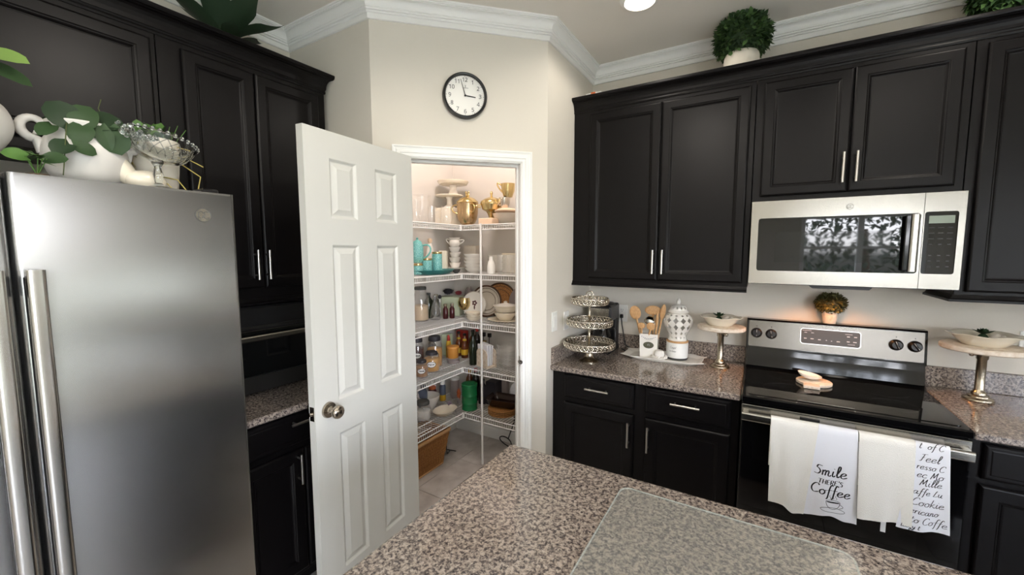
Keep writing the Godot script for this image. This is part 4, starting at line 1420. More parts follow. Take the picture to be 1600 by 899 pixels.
# ---------------------------------------------------------------- plants
func leaf_shape(mb: MB, base: Vector3, dir: Vector3, up: Vector3, ln: float, wd: float, fold := 0.15, droop := 0.15, heart := 0.0, nseg := 6):
	var d := dir.normalized()
	var s := d.cross(up).normalized()
	var u := s.cross(d).normalized()
	mb.smooth()
	var rows := []
	for i in nseg + 1:
		var f := float(i) / nseg
		var half := wd * 0.5 * (pow(sin(PI * pow(f, 0.75 - 0.25 * heart)), 0.8) if f < 1.0 else 0.0)
		if heart > 0: half = wd * 0.5 * sqrt(max(0.0, 1.0 - pow(max(0.0, (f - 0.35) / 0.65), 2.0))) * (0.55 + 0.45 * min(1.0, f / 0.3))
		if i == 0 and heart <= 0: half = wd * 0.06
		var c := base + d * ln * f - u * droop * ln * f * f
		if heart > 0 and i == nseg: half = 0.0
		var lob: float = heart * ln * 0.14 * max(0.0, 1.0 - f / 0.25)
		rows.append([c - s * half + u * fold * half - d * lob, c, c + s * half + u * fold * half - d * lob])
	for i in nseg:
		var a: Array = rows[i]; var b: Array = rows[i + 1]
		mb.quad(a[0], a[1], b[1], b[0], Vector2(0, 0), Vector2(.5, 0), Vector2(.5, 1), Vector2(0, 1))
		mb.quad(a[1], a[2], b[2], b[1], Vector2(.5, 0), Vector2(1, 0), Vector2(1, 1), Vector2(.5, 1))

func rand_dir() -> Vector3:
	var z := rng.randf_range(-1, 1)
	var t := rng.randf() * TAU
	return Vector3(sqrt(1 - z * z) * cos(t), z, sqrt(1 - z * z) * sin(t))

# a clipped ball of small leaves: core plus two meshes of leaves of slightly different green
func leaf_ball(parent: Node, c: Vector3, r: Vector3, n: int, ll: float, m1: Material, m2: Material, low := -0.75):
	var core := MB.new()
	core.ell(c, r * 0.82, 20, 14)
	obj("foliage_core", core, m1, parent)
	for v in 2:
		var mb := MB.new()
		for i in n / 2:
			var d := rand_dir()
			if d.y < low: continue
			var p := c + d * r * rng.randf_range(0.78, 0.97)
			var out := (d + rand_dir() * 0.75).normalized()
			leaf_shape(mb, p, out, rand_dir() if abs(out.y) > 0.8 else Vector3.UP.slerp(d, 0.3).normalized() + rand_dir() * 0.3, ll * rng.randf_range(0.7, 1.2), ll * rng.randf_range(0.45, 0.65), 0.3, 0.2, 0.0, 3)
		var o := obj("foliage", mb, m1 if v == 0 else m2, parent)
		o.set_meta("kind", "stuff")

func rosette(parent: Node, c: Vector3, r: float, mat: Material, n := 14):
	for i in n:
		var ring := 0 if i < n * 0.5 else 1
		var t := TAU * i / (n * 0.5) + ring * 0.35
		var el: float = 0.35 if ring == 0 else 1.0
		var mb := MB.new()
		leaf_shape(mb, c, Vector3(cos(t) * cos(el), sin(el), sin(t) * cos(el)), Vector3.UP, r * (1.0 if ring == 0 else 0.7), r * 0.5, 0.35, -0.15, 0.0, 4)
		obj("leaf", mb, mat, parent)

# ---------------------------------------------------------------- things on the range-side counters
func braid_rim(parent: Node, y: float, r: float, h: float, n: int, m: Material):
	var a := MB.new()
	for ph in 2:
		var pts := []
		var steps := n * 8
		for k in steps:
			var t := TAU * k / steps
			var s := sin(n * t + PI * ph)
			pts.append(Vector3(cos(t) * (r + 0.003 * cos(n * t + PI * ph)), y + h * (0.5 + 0.42 * s), sin(t) * (r + 0.003 * cos(n * t + PI * ph))))
		a.tube(pts, 0.0036, 6, true)
	for k in n * 2:
		var t := TAU * (k + 0.5) / (n * 2)
		a.ell(Vector3(cos(t) * r, y + h * 0.5, sin(t) * r), Vector3(0.0045, 0.006, 0.0045), 8, 6)
	for yy in [0.02, 0.98]:
		var pts := []
		for k in 48: pts.append(Vector3(cos(TAU * k / 48) * r, y + h * yy, sin(TAU * k / 48) * r))
		a.tube(pts, 0.0035, 6, true)
	obj("braided_rim", a, m, parent, "braided beaded metal rim")

func build_counter_things():
	# tiered stand
	var t := thing("tiered_stand", "three-tier silver stand with braided rims at the counter's left end", "tiered stand", Vector3(0.166, HC, 0.45))
	var a := MB.new()
	a.lathe([Vector2(0, 0), Vector2(0.062, 0), Vector2(0.062, 0.006), Vector2(0.058, 0.01), Vector2(0.04, 0.016), Vector2(0.029, 0.03), Vector2(0.024, 0.055), Vector2(0.03, 0.078), Vector2(0.034, 0.083), Vector2(0.0, 0.085)], 32)
	obj("base", a, M.pewter, t)
	a = MB.new()
	a.lathe([Vector2(0.008, 0.085), Vector2(0.008, 0.14), Vector2(0.012, 0.15), Vector2(0.008, 0.16), Vector2(0.008, 0.2), Vector2(0.011, 0.212), Vector2(0.007, 0.222), Vector2(0.007, 0.27), Vector2(0.011, 0.28), Vector2(0.007, 0.29), Vector2(0.007, 0.335), Vector2(0.01, 0.345), Vector2(0.006, 0.352), Vector2(0.006, 0.39), Vector2(0.0, 0.394)], 16)
	obj("stem", a, M.pewter, t)
	for k in 3:
		var r: float = [0.152, 0.136, 0.11][k]; var y: float = [0.086, 0.222, 0.352][k]
		a = MB.new()
		a.lathe([Vector2(0.0, y - 0.004), Vector2(r * 0.9, y - 0.004), Vector2(r, y), Vector2(r, y + 0.004), Vector2(0, y + 0.003)], 40)
		var tr := obj("tray", a, M.pewter, t)
		braid_rim(tr, y + 0.004, r, 0.034, 18 - k * 2, M.silver)
	a = MB.new()
	var pts := []
	for k in 24: pts.append(Vector3(cos(TAU * k / 24) * 0.024, 0.408 + sin(TAU * k / 24) * 0.024, 0))
	a.tube(pts, 0.004, 8, true)
	a.ell(Vector3(0, 0.405, 0), Vector3(0.008, 0.016, 0.008), 12, 8)
	obj("ring_handle", a, M.silver, t)
	# coffee maker
	t = thing("coffee_maker", "black and steel drip coffee maker behind the tiered stand", "coffee maker", Vector3(0.15, HC, 0.135))
	a = MB.new()
	a.box(Vector3(0, 0.02, 0), Vector3(0.16, 0.04, 0.2), 0.008)
	a.box(Vector3(0, 0.17, -0.065), Vector3(0.155, 0.3, 0.065), 0.01)
	a.box(Vector3(0, 0.265, 0.0), Vector3(0.158, 0.11, 0.19), 0.014)
	a.lathe([Vector2(0.07, 0.32), Vector2(0.07, 0.326), Vector2(0.06, 0.331), Vector2(0, 0.333)], 24)
	obj("housing", a, M.dark_plastic, t)
	a = MB.new()
	a.box(Vector3(0, 0.268, 0.094), Vector3(0.13, 0.06, 0.006), 0.001)
	obj("steel_band", a, M.steel_smooth, t, "brushed steel band")
	a = MB.new()
	a.box(Vector3(0, 0.02, 0.1), Vector3(0.13, 0.026, 0.004), 0.001)
	obj("steel_band", a, M.steel_smooth, t, "brushed steel band")
	a = MB.new()
	a.lathe([Vector2(0, 0.042), Vector2(0.052, 0.042), Vector2(0.062, 0.055), Vector2(0.066, 0.085), Vector2(0.06, 0.12), Vector2(0.048, 0.15), Vector2(0.046, 0.165), Vector2(0.052, 0.175), Vector2(0.0, 0.18)], 28, Vector3(0, 0, 0.035))
	var cf := obj("carafe", a, M.black_glass, t, "dark glass carafe")
	a = MB.new()
	a.tube([Vector3(0.05, 0.16, 0.05), Vector3(0.09, 0.165, 0.062), Vector3(0.1, 0.15, 0.064), Vector3(0.1, 0.09, 0.064), Vector3(0.085, 0.075, 0.06), Vector3(0.062, 0.078, 0.05)], 0.008, 8)
	obj("carafe_handle", a, M.dark_plastic, cf)
	a = MB.new()
	a.tube([Vector3(0.258, HC + 0.004, 0.06), Vector3(0.3, HC + 0.004, 0.1), Vector3(0.335, HC + 0.004, 0.06), Vector3(0.31, HC + 0.004, 0.028), Vector3(0.27, HC + 0.03, 0.025), Vector3(0.243, HC + 0.17, 0.0255), Vector3(0.238, 1.13, 0.024)], 0.004, 8)
	a.box(Vector3(0.238, 1.138, 0.018), Vector3(0.022, 0.026, 0.02), 0.004)
	single("appliance_cable", a, M.dark_plastic, "black power cord trailing from the coffee maker to the outlet", "cord")
	# serving tray
	t = thing("serving_tray", "white scallop-edged ceramic tray under the crock and jar", "tray", Vector3(0.545, HC, 0.163))
	a = MB.new()
	var last := []
	for lv in [[0.80, 0.0, 0.0], [0.84, 0.004, 0.0], [0.9, 0.009, 0.3], [1.0, 0.02, 1.0], [1.003, 0.0225, 1.0], [0.985, 0.023, 1.0], [0.88, 0.012, 0.3], [0.82, 0.0075, 0.0]]:
		var ring := []
		for k in 96:
			var th := TAU * k / 96
			var e := 0.42
			var bx: float = sign(cos(th)) * pow(abs(cos(th)), e); var bz: float = sign(sin(th)) * pow(abs(sin(th)), e)
			var rip: float = 1.0 + lv[2] * (0.045 * cos(8 * th + PI) + 0.02 * cos(16 * th))
			ring.append(Vector3(bx * 0.237 * lv[0] * rip, lv[1], bz * 0.118 * lv[0] * rip))
		if last.size():
			a.st.set_smooth_group(77)
			for k in 96: a.quad(last[(k + 1) % 96], last[k], ring[k], ring[(k + 1) % 96])
		last = ring
	a.flat()
	for k in range(1, 95): a.tri(last[0], last[k + 1], last[k])
	obj("dish", a, M.ceramic, t)
	# crock with utensils
	t = thing("utensil_crock", "square white crock with dark oval badge full of wooden spoons", "utensil crock", Vector3(0.463, 0.923, 0.175), 0.12)
	a = MB.new()
	var w0 := 0.1; var w1 := 0.108
	a.flat()
	var q0 := []; var q1 := []; var q2 := []; var q3 := []
	for s in [[-1, 1], [1, 1], [1, -1], [-1, -1]]:
		q0.append(Vector3(s[0] * w0 / 2, 0, s[1] * w0 / 2)); q1.append(Vector3(s[0] * w1 / 2, 0.15, s[1] * w1 / 2))
		q2.append(Vector3(s[0] * (w1 / 2 - 0.006), 0.15, s[1] * (w1 / 2 - 0.006))); q3.append(Vector3(s[0] * (w0 / 2 - 0.006), 0.02, s[1] * (w0 / 2 - 0.006)))
	for k in 4:
		var j := (k + 1) % 4
		a.quad(q0[k], q0[j], q1[j], q1[k]); a.quad(q1[k], q1[j], q2[j], q2[k]); a.quad(q2[k], q2[j], q3[j], q3[k])
	a.quad(q0[3], q0[2], q0[1], q0[0]); a.quad(q3[0], q3[1], q3[2], q3[3])
	obj("pot", a, M.ceramic, t)
	a = MB.new()
	a.xf = Transform3D(Basis(Vector3.RIGHT, PI / 2 - 0.027), Vector3(0, 0.081, 0.0524))
	a.lathe([Vector2(0.0315, 0.0), Vector2(0.0305, 0.002), Vector2(0.028, 0.0022), Vector2(0, 0.003)], 28, Vector3.ZERO, false, 1.0, 0.66)
	var bd := obj("oval_badge", a, M.oval_green, t, "dark olive oval badge with a pale flourish")
	a = MB.new()
	for k in 3: a.tube([Vector3(-0.008, 0.078 + 0.003 * k, 0.056), Vector3(0.0, 0.082 + 0.004 * k, 0.0563), Vector3(0.009, 0.076 + 0.005 * k, 0.056)], 0.0007, 4)
	obj("flourish", a, M.print_white, bd)
	a = MB.new()
	for k in 9:
		var f := (k - 4) / 4.0
		a.tube([Vector3(f * 0.04 - 0.003, 0.132 - 0.012 * (1 - f * f), 0.0545), Vector3(f * 0.04 + 0.003, 0.135 - 0.012 * (1 - f * f), 0.0546)], 0.0012, 4)
	for k in 6:
		var f := (k - 2.5) / 2.5
		a.tube([Vector3(f * 0.022 - 0.002, 0.12 - 0.007 * (1 - f * f), 0.0543), Vector3(f * 0.022 + 0.002, 0.122 - 0.007 * (1 - f * f), 0.0544)], 0.001, 4)
	var pa := obj("painted_garland", a, M.blue_grey, t, "small blue painted garland")
	pa.set_meta("kind", "stuff")
	var spoons := [[Vector3(-0.03, 0.03, 0.0), Vector3(-0.088, 0.275, 0.02), 0.034, 0.045, "large round wooden spoon leaning left in the crock"], [Vector3(0.02, 0.03, -0.02), Vector3(0.015, 0.29, -0.02), 0.05, 0.03, "broad wooden spatula at the back of the crock"], [Vector3(0.035, 0.03, 0.0), Vector3(0.075, 0.285, 0.0), 0.016, 0.05, "slim wooden spatula leaning right in the crock"], [Vector3(-0.02, 0.03, 0.03), Vector3(0.012, 0.2, 0.058), 0.026, 0.026, "small wooden spoon at the front of the crock"], [Vector3(0.03, 0.03, 0.02), Vector3(0.045, 0.235, 0.03), 0.009, 0.06, "narrow wooden stick at the crock's front right"], [Vector3(-0.04, 0.03, 0.03), Vector3(-0.045, 0.2, 0.05), 0.024, 0.02, "short wooden scoop at the crock's front left"]]
	var cb := Transform3D(Basis(Vector3.UP, 0.12), Vector3(0.463, 0.923, 0.175))
	for s in spoons:
		var sp := thing("wooden_spoon", s[4], "spoon", Vector3.ZERO, 0.0, "utensils in the crock")
		a = MB.new()
		a.xf = cb
		var d: Vector3 = (s[1] - s[0]).normalized()
		a.tube([s[0], s[0] + d * 0.1, s[1] - d * s[3] * 0.7], [0.005, 0.0055, 0.0065], 8)
		obj("stick", a, M.spoon_wood, sp)
		a = MB.new()
		var sx := d.cross(Vector3(0, 0, 1)).normalized()
		a.xf = cb * Transform3D(Basis(sx * s[2], d * s[3], sx.cross(d) * 0.006), s[1])
		a.ell(Vector3.ZERO, Vector3.ONE, 18, 12)
		obj("blade", a, M.spoon_wood, sp)
	t = thing("ladle", "shiny steel ladle with its bowl up among the wooden spoons", "ladle", Vector3.ZERO, 0.0, "utensils in the crock")
	a = MB.new()
	a.xf = cb
	a.tube([Vector3(0.0, 0.03, 0.01), Vector3(0.0, 0.15, 0.015), Vector3(0.002, 0.205, 0.012)], 0.004, 8)
	obj("stick", a, M.chrome, t)
	a = MB.new()
	a.xf = cb * Transform3D(Basis(Vector3.RIGHT, 0.5), Vector3(0.003, 0.228, 0.016))
	var lp := []
	for k in 8: lp.append(Vector2(0.036 * sin(PI / 2 * (7 - k) / 7.0 + 0.0), 0.03 * cos(PI / 2 * (7 - k) / 7.0)))
	lp.reverse()
	a.lathe(lp, 24)
	a.lathe([Vector2(0.036, 0.0), Vector2(0.034, 0.002), Vector2(0.0, 0.027)], 24)
	obj("bowl", a, M.chrome, t)
	# scented candle canister under the lattice jar
	t = thing("lidded_canister", "white printed canister with tan rim under the lattice jar", "canister", Vector3(0.624, 0.9235, 0.142))
	a = MB.new()
	a.lathe([Vector2(0, 0.0), Vector2(0.06, 0.0), Vector2(0.062, 0.003), Vector2(0.0625, 0.012)], 40)
	obj("foot_band", a, M.charcoal, t, "dark bottom band")
	a = MB.new()
	a.lathe([Vector2(0.0625, 0.012), Vector2(0.063, 0.016), Vector2(0.063, 0.1), Vector2(0.061, 0.104)], 40)
	obj("wall", a, M.label_white, t)
	a = MB.new()
	a.lathe([Vector2(0.061, 0.104), Vector2(0.064, 0.106), Vector2(0.064, 0.113), Vector2(0.061, 0.115), Vector2(0.0, 0.115)], 40)
	obj("lid", a, M.spoon_wood, t, "tan wooden lid")
	a = MB.new()
	var cyl_map := func(x: float, y: float) -> Vector3:
		var th := x / 0.063
		return Vector3(sin(th) * 0.0635, y, cos(th) * 0.0635)
	write_line(a, "Count", -0.034, 0.071, 0.0075, 0.0014, 0.25, cyl_map, 1.1)
	write_line(a, "on home", -0.038, 0.05, 0.006, 0.0013, 0.25, cyl_map, 1.1)
	for k in 2: a.quad(cyl_map.call(-0.034, 0.036 - k * 0.008), cyl_map.call(0.0, 0.036 - k * 0.008), cyl_map.call(0.0, 0.037 - k * 0.008), cyl_map.call(-0.034, 0.037 - k * 0.008))
	obj("script_print", a, M.faint_ink, t, "faint grey script").set_meta("kind", "stuff")
	build_ginger_jar()
	# little lidded dish with a braided rim
	t = thing("trinket_dish", "little round white ceramic piece with braided rim in front of the crock", "trinket dish", Vector3(0.535, 0.9235, 0.225))
	a = MB.new()
	a.lathe([Vector2(0, 0), Vector2(0.032, 0), Vector2(0.04, 0.008), Vector2(0.042, 0.018), Vector2(0.03, 0.022)], 28)
	var rp := []
	for k in 72: rp.append(Vector3(cos(TAU * k / 72) * (0.041 + 0.004 * sin(14 * TAU * k / 72)), 0.016 + 0.004 * cos(14 * TAU * k / 72), sin(TAU * k / 72) * (0.041 + 0.004 * sin(14 * TAU * k / 72))))
	a.tube(rp, 0.007, 6, true)
	obj("base", a, M.ceramic_matte, t)
	a = MB.new()
	a.lathe([Vector2(0.029, 0.02), Vector2(0.0295, 0.034), Vector2(0.027, 0.048), Vector2(0.02, 0.056), Vector2(0.0, 0.058)], 24)
	obj("dome", a, M.ceramic_matte, t)
	cake_stand(Vector3(0.865, HC, 0.185), 0.125, 0.224, 0.4, "round wooden cake stand on a silver column between the jar and the range", "white wavy-edged bowl on the cake stand left of the range", "small dark green succulent in the bowl left of the range", -0.7)
	cake_stand(Vector3(1.912, HC, 0.175), 0.14, 0.231, 2.6, "round wooden cake stand on a silver column right of the range", "white wavy-edged bowl on the cake stand right of the range", "small dark green succulent in the bowl right of the range", 2.4)

func cake_stand(at: Vector3, r: float, h: float, seed_t: float, l1: String, l2: String, l3: String, kn: float):
	var t := thing("cake_stand", l1, "cake stand", at, 0.0, "wooden cake stands")
	var a := MB.new()
	a.lathe([Vector2(0, 0), Vector2(0.05, 0), Vector2(0.052, 0.004), Vector2(0.05, 0.01), Vector2(0.038, 0.016), Vector2(0.036, 0.022), Vector2(0.026, 0.026), Vector2(0.026, 0.036), Vector2(0.022, 0.042), Vector2(0.0165, 0.05), Vector2(0.0165, h - 0.045), Vector2(0.02, h - 0.04), Vector2(0.021, h - 0.018), Vector2(0.024, h - 0.004), Vector2(0.0, h - 0.003)], 32)
	obj("column", a, M.pewter, t, "silvery metal column")
	a = MB.new()
	var kd := Vector3(cos(kn), 0, -sin(kn)) if kn > 0 else Vector3(0.8, 0, 0.6)
	a.cyl(kd * 0.018 + Vector3(0, h - 0.028, 0), kd * 0.03 + Vector3(0, h - 0.028, 0), 0.004)
	a.ell(kd * 0.036 + Vector3(0, h - 0.028, 0), Vector3(0.01, 0.01, 0.01), 14, 10)
	obj("thumb_screw", a, M.silver, t)
	a = MB.new()
	a.lathe([Vector2(0, h - 0.003), Vector2(r - 0.005, h - 0.003), Vector2(r, h + 0.002), Vector2(r, h + 0.016), Vector2(r - 0.005, h + 0.021), Vector2(0, h + 0.021)], 56)
	obj("plate", a, M.white_wood, t, "whitewashed wooden disc")
	# bowl with a wavy rim
	var b := thing("serving_bowl", l2, "bowl", at + Vector3(-0.006 if kn < 0 else 0.0, h + 0.0212, 0.0), 0.0, "bowls on the cake stands")
	a = MB.new()
	var last := []
	var rb := r * 0.9
	for lv in [[0.5, 0.0, 0], [0.55, 0.003, 0], [0.72, 0.025, 0], [0.84, 0.042, 0.3], [0.99, 0.05, 1], [1.0, 0.052, 1], [0.985, 0.053, 1], [0.83, 0.046, 0.3], [0.7, 0.028, 0], [0.5, 0.008, 0]]:
		var ring := []
		for k in 64:
			var th := TAU * k / 64
			var rr: float = rb * lv[0] * (1.0 + lv[2] * 0.022 * cos(12 * th))
			ring.append(Vector3(cos(th) * rr, lv[1] + lv[2] * 0.003 * sin(6 * th + seed_t), -sin(th) * rr * 0.86))
		if last.size():
			a.st.set_smooth_group(55)
			for k in 64: a.quad(last[k], last[(k + 1) % 64], ring[(k + 1) % 64], ring[k])
		last = ring
	a.flat()
	for k in range(1, 63): a.tri(last[0], last[k], last[k + 1])
	obj("bowl", a, M.cream, b)
	var s := thing("succulent", l3, "succulent", b.position + Vector3(-0.008, 0.02, 0.01), 0.0, "succulents in the bowls")
	a = MB.new()
	a.ell(Vector3(0, 0.012, 0), Vector3(0.018, 0.022, 0.018), 12, 8)
	obj("heart", a, M.leaf_dark, s)
	rosette(s, Vector3(0, 0.03, 0), 0.042, M.leaf_dark, 14)
	var p := thing("pebble_cluster", "pale pebbles beside the succulent in the " + ("left" if kn < 0 else "right") + "-hand cake stand bowl", "pebbles", b.position + Vector3(0.055, 0.018, 0.0), 0.0, "pebbles in the bowls")
	for k in 5:
		a = MB.new()
		a.xf = Transform3D(Basis(rand_dir(), rng.randf() * 3.0), Vector3(cos(k * 1.3) * 0.02 - 0.01, 0.012 + 0.006 * (k % 3), sin(k * 1.3) * 0.022))
		a.ell(Vector3.ZERO, Vector3(0.02, 0.011, 0.014), 10, 7)
		obj("pebble", a, M.stoneware, p)

func jar_tile(mb: MB, surf: Callable, u0: float, u1: float, v0: float, v1: float, a: float, b: float):
	# one lattice tile with a diamond opening; outer skin, inner skin, and the cut edge
	var um := (u0 + u1) / 2; var vm := (v0 + v1) / 2
	var du := (u1 - u0) / 2; var dv := (v1 - v0) / 2
	var outer := [Vector2(u1, vm), Vector2(u1, v1), Vector2(um, v1), Vector2(u0, v1), Vector2(u0, vm), Vector2(u0, v0), Vector2(um, v0), Vector2(u1, v0)]
	var inner := []
	for k in 8:
		var t := TAU * k / 8
		var e := Vector2(cos(t), sin(t))
		var m: float = abs(e.x) + abs(e.y)
		var f := 1.0 if k % 2 == 0 else 0.92
		inner.append(Vector2(um + e.x / m * du * a * f, vm + e.y / m * dv * b * f))
	for k in 8:
		var j := (k + 1) % 8
		mb.st.set_smooth_group(41)
		mb.quad(surf.call(outer[k], 0.0), surf.call(outer[j], 0.0), surf.call(inner[j], 0.0), surf.call(inner[k], 0.0))
		mb.st.set_smooth_group(42)
		mb.quad(surf.call(outer[j], 0.004), surf.call(outer[k], 0.004), surf.call(inner[k], 0.004), surf.call(inner[j], 0.004))
		mb.flat()
		mb.quad(surf.call(inner[k], 0.0), surf.call(inner[j], 0.0), surf.call(inner[j], 0.004), surf.call(inner[k], 0.004))

func build_ginger_jar():
	var t := thing("ginger_jar", "white lattice ginger jar with pierced diamonds and a pointed lid", "jar", Vector3(0.624, 1.0387, 0.142))
	var prof := Curve2D.new()
	var pp := [Vector2(0.051, 0.014), Vector2(0.05, 0.03), Vector2(0.062, 0.06), Vector2(0.079, 0.092), Vector2(0.084, 0.118), Vector2(0.078, 0.142), Vector2(0.062, 0.16), Vector2(0.05, 0.168)]
	for i in pp.size():
		var tn: Vector2 = (pp[min(i + 1, pp.size() - 1)] - pp[max(i - 1, 0)]) / 6.0
		prof.add_point(pp[i], -tn, tn)
	var surf := func(uv: Vector2, inset: float) -> Vector3:
		var p := prof.samplef(clamp(uv.y, 0.0, 1.0) * 7.0)
		return Vector3(sin(uv.x) * (p.x - inset), p.y, cos(uv.x) * (p.x - inset))
	var a := MB.new()
	a.lathe([Vector2(0, 0), Vector2(0.053, 0), Vector2(0.055, 0.004), Vector2(0.053, 0.012), Vector2(0.051, 0.014)], 40)
	var n := 12
	for row in [[0.0, 0.17, 0.5, 0.75], [0.17, 0.31, 0.55, 0.7], [0.31, 0.52, 0.72, 0.86], [0.52, 0.76, 0.8, 0.88], [0.76, 0.91, 0.62, 0.7]]:
		for k in n:
			jar_tile(a, surf, TAU * (k - 0.5) / n, TAU * (k + 0.5) / n, row[0], row[1], row[2], row[3])
	for k in n:
		a.st.set_smooth_group(43)
		a.quad(surf.call(Vector2(TAU * (k - 0.5) / n, 0.91), 0.0), surf.call(Vector2(TAU * (k + 0.5) / n, 0.91), 0.0), surf.call(Vector2(TAU * (k + 0.5) / n, 1.0), 0.0), surf.call(Vector2(TAU * (k - 0.5) / n, 1.0), 0.0))
	obj("pierced_body", a, M.ceramic, t)
	a = MB.new()
	a.lathe([Vector2(0.049, 0.166), Vector2(0.058, 0.17), Vector2(0.06, 0.176), Vector2(0.056, 0.182), Vector2(0.05, 0.188)], 40)
	var lp := Curve2D.new()
	for q in [[Vector2(0.05, 0.188), Vector2(-0.002, 0.01)], [Vector2(0.038, 0.212), Vector2(-0.012, 0.008)], [Vector2(0.012, 0.222), Vector2(-0.01, 0.002)]]: lp.add_point(q[0], -q[1], q[1])
	var ls := func(uv: Vector2, inset: float) -> Vector3:
		var p := lp.samplef(clamp(uv.y, 0.0, 1.0) * 2.0)
		return Vector3(sin(uv.x) * (p.x - inset), p.y, cos(uv.x) * (p.x - inset))
	for k in 12: jar_tile(a, ls, TAU * (k - 0.5) / 12, TAU * (k + 0.5) / 12, 0.0, 0.6, 0.55, 0.7)
	for k in 24:
		a.st.set_smooth_group(44)
		a.quad(ls.call(Vector2(TAU * k / 24.0, 0.6), 0.0), ls.call(Vector2(TAU * (k + 1) / 24.0, 0.6), 0.0), ls.call(Vector2(TAU * (k + 1) / 24.0, 1.0), 0.0), ls.call(Vector2(TAU * k / 24.0, 1.0), 0.0))
	a.lathe([Vector2(0.012, 0.221), Vector2(0.009, 0.226), Vector2(0.012, 0.234), Vector2(0.011, 0.244), Vector2(0.006, 0.254), Vector2(0.0, 0.262)], 20)
	obj("lid", a, M.ceramic, t)

# ---------------------------------------------------------------- towels, spoon rest and topiary on the range
func build_range_things():
	var fold := func(x: float, y: float, ph: float) -> float:
		var f: float = clamp((0.853 - y) / 0.35, 0.0, 1.0)
		return 0.7195 + 0.006 * f * sin(x * 38.0 + ph) + 0.003 * f * sin(x * 85.0 + ph * 2.0) + 0.004 * f
	towel(Vector2(1.113, 1.283), [[0.0, 0.471], [0.4, 0.472], [0.72, 0.446], [1.0, 0.452]], Vector2(1.119, 1.25), 0.0, 0.4, M.towel_cream, "plain cream waffle towel at the left end of the oven handle", fold)
	towel(Vector2(1.2835, 1.412), [[0.0, 0.455], [0.5, 0.478], [0.8, 0.466], [1.0, 0.466]], Vector2(1.2475, 1.428), 0.0, 1.6, M.towel_white, "white towel printed with a coffee cup and brush lettering", fold, 1)
	towel(Vector2(1.4145, 1.582), [[0.0, 0.503], [1.0, 0.521]], Vector2(1.4245, 1.589), 0.003, 2.9, M.towel_cream, "plain cream waffle towel right of the coffee cup towel", fold)
	towel(Vector2(1.5835, 1.678), [[0.0, 0.505], [0.35, 0.506], [0.7, 0.516], [1.0, 0.52]], Vector2(1.545, 1.697), -0.0045, 4.0, M.towel_white, "white towel covered in black script at the right end of the oven handle", fold, 2)
	# spoon rest: round wooden paddle and a tilted shell-shaped dish on it
	var t := thing("paddle_board", "small round wooden board with a stub handle on the cooktop", "wooden board", Vector3(1.298, 0.9237, 0.31), -0.06)
	var a := MB.new()
	a.lathe([Vector2(0, 0), Vector2(0.07, 0), Vector2(0.0745, 0.004), Vector2(0.0745, 0.013), Vector2(0.071, 0.016), Vector2(0, 0.016)], 48)
	obj("disc", a, M.white_wood, t)
	a = MB.new()
	a.box(Vector3(-0.012, 0.0085, 0.088), Vector3(0.066, 0.016, 0.05), 0.003)
	obj("stub_handle", a, M.white_wood, t)
	t = thing("spoon_rest", "tilted oval floral dish leaning on the small wooden board", "spoon rest", Vector3(1.275, 0.9405, 0.308), 0.2)
	a = MB.new()
	a.xf = Transform3D(Basis(Vector3(0, 0, 1), -0.2) * Basis(Vector3.RIGHT, 0.12), Vector3(0, 0.0085, 0))
	a.lathe([Vector2(0, 0), Vector2(0.03, 0.001), Vector2(0.044, 0.01), Vector2(0.052, 0.02), Vector2(0.0525, 0.0215), Vector2(0.05, 0.021), Vector2(0.041, 0.0125), Vector2(0.028, 0.0045), Vector2(0, 0.004)], 36, Vector3.ZERO, false, 1.0, 0.62)
	obj("dish", a, M.ceramic, t)
	a = MB.new()
	a.xf = Transform3D(Basis(Vector3(0, 0, 1), -0.2) * Basis(Vector3.RIGHT, 0.12), Vector3(0, 0.0135, 0))
	for k in 5: a.ell(Vector3(-0.022 + 0.011 * k, 0.001 + 0.0008 * abs(k - 2) * abs(k - 2), 0.006 * sin(k * 2.2)), Vector3(0.006, 0.0006, 0.004), 10, 5)
	obj("painted_flowers", a, M.orange, t, "small orange painted flowers").set_meta("kind", "stuff")
	# topiary on the backguard
	t = thing("topiary", "clipped olive topiary ball in a pale wooden pot above the range", "potted topiary", Vector3(1.373, 1.1985, 0.058))
	a = MB.new()
	a.lathe([Vector2(0, 0), Vector2(0.027, 0), Vector2(0.029, 0.003), Vector2(0.0375, 0.062), Vector2(0.0385, 0.066), Vector2(0.034, 0.066), Vector2(0.032, 0.055), Vector2(0, 0.055)], 28)
	obj("pot", a, M.white_wood, t, "pale weathered pot")
	leaf_ball(t, Vector3(0, 0.108, 0.004), Vector3(0.066, 0.054, 0.05), 1300, 0.0175, M.leaf_dry, mt("leaf_olive", c8(98, 96, 56), 0.6), -0.85)

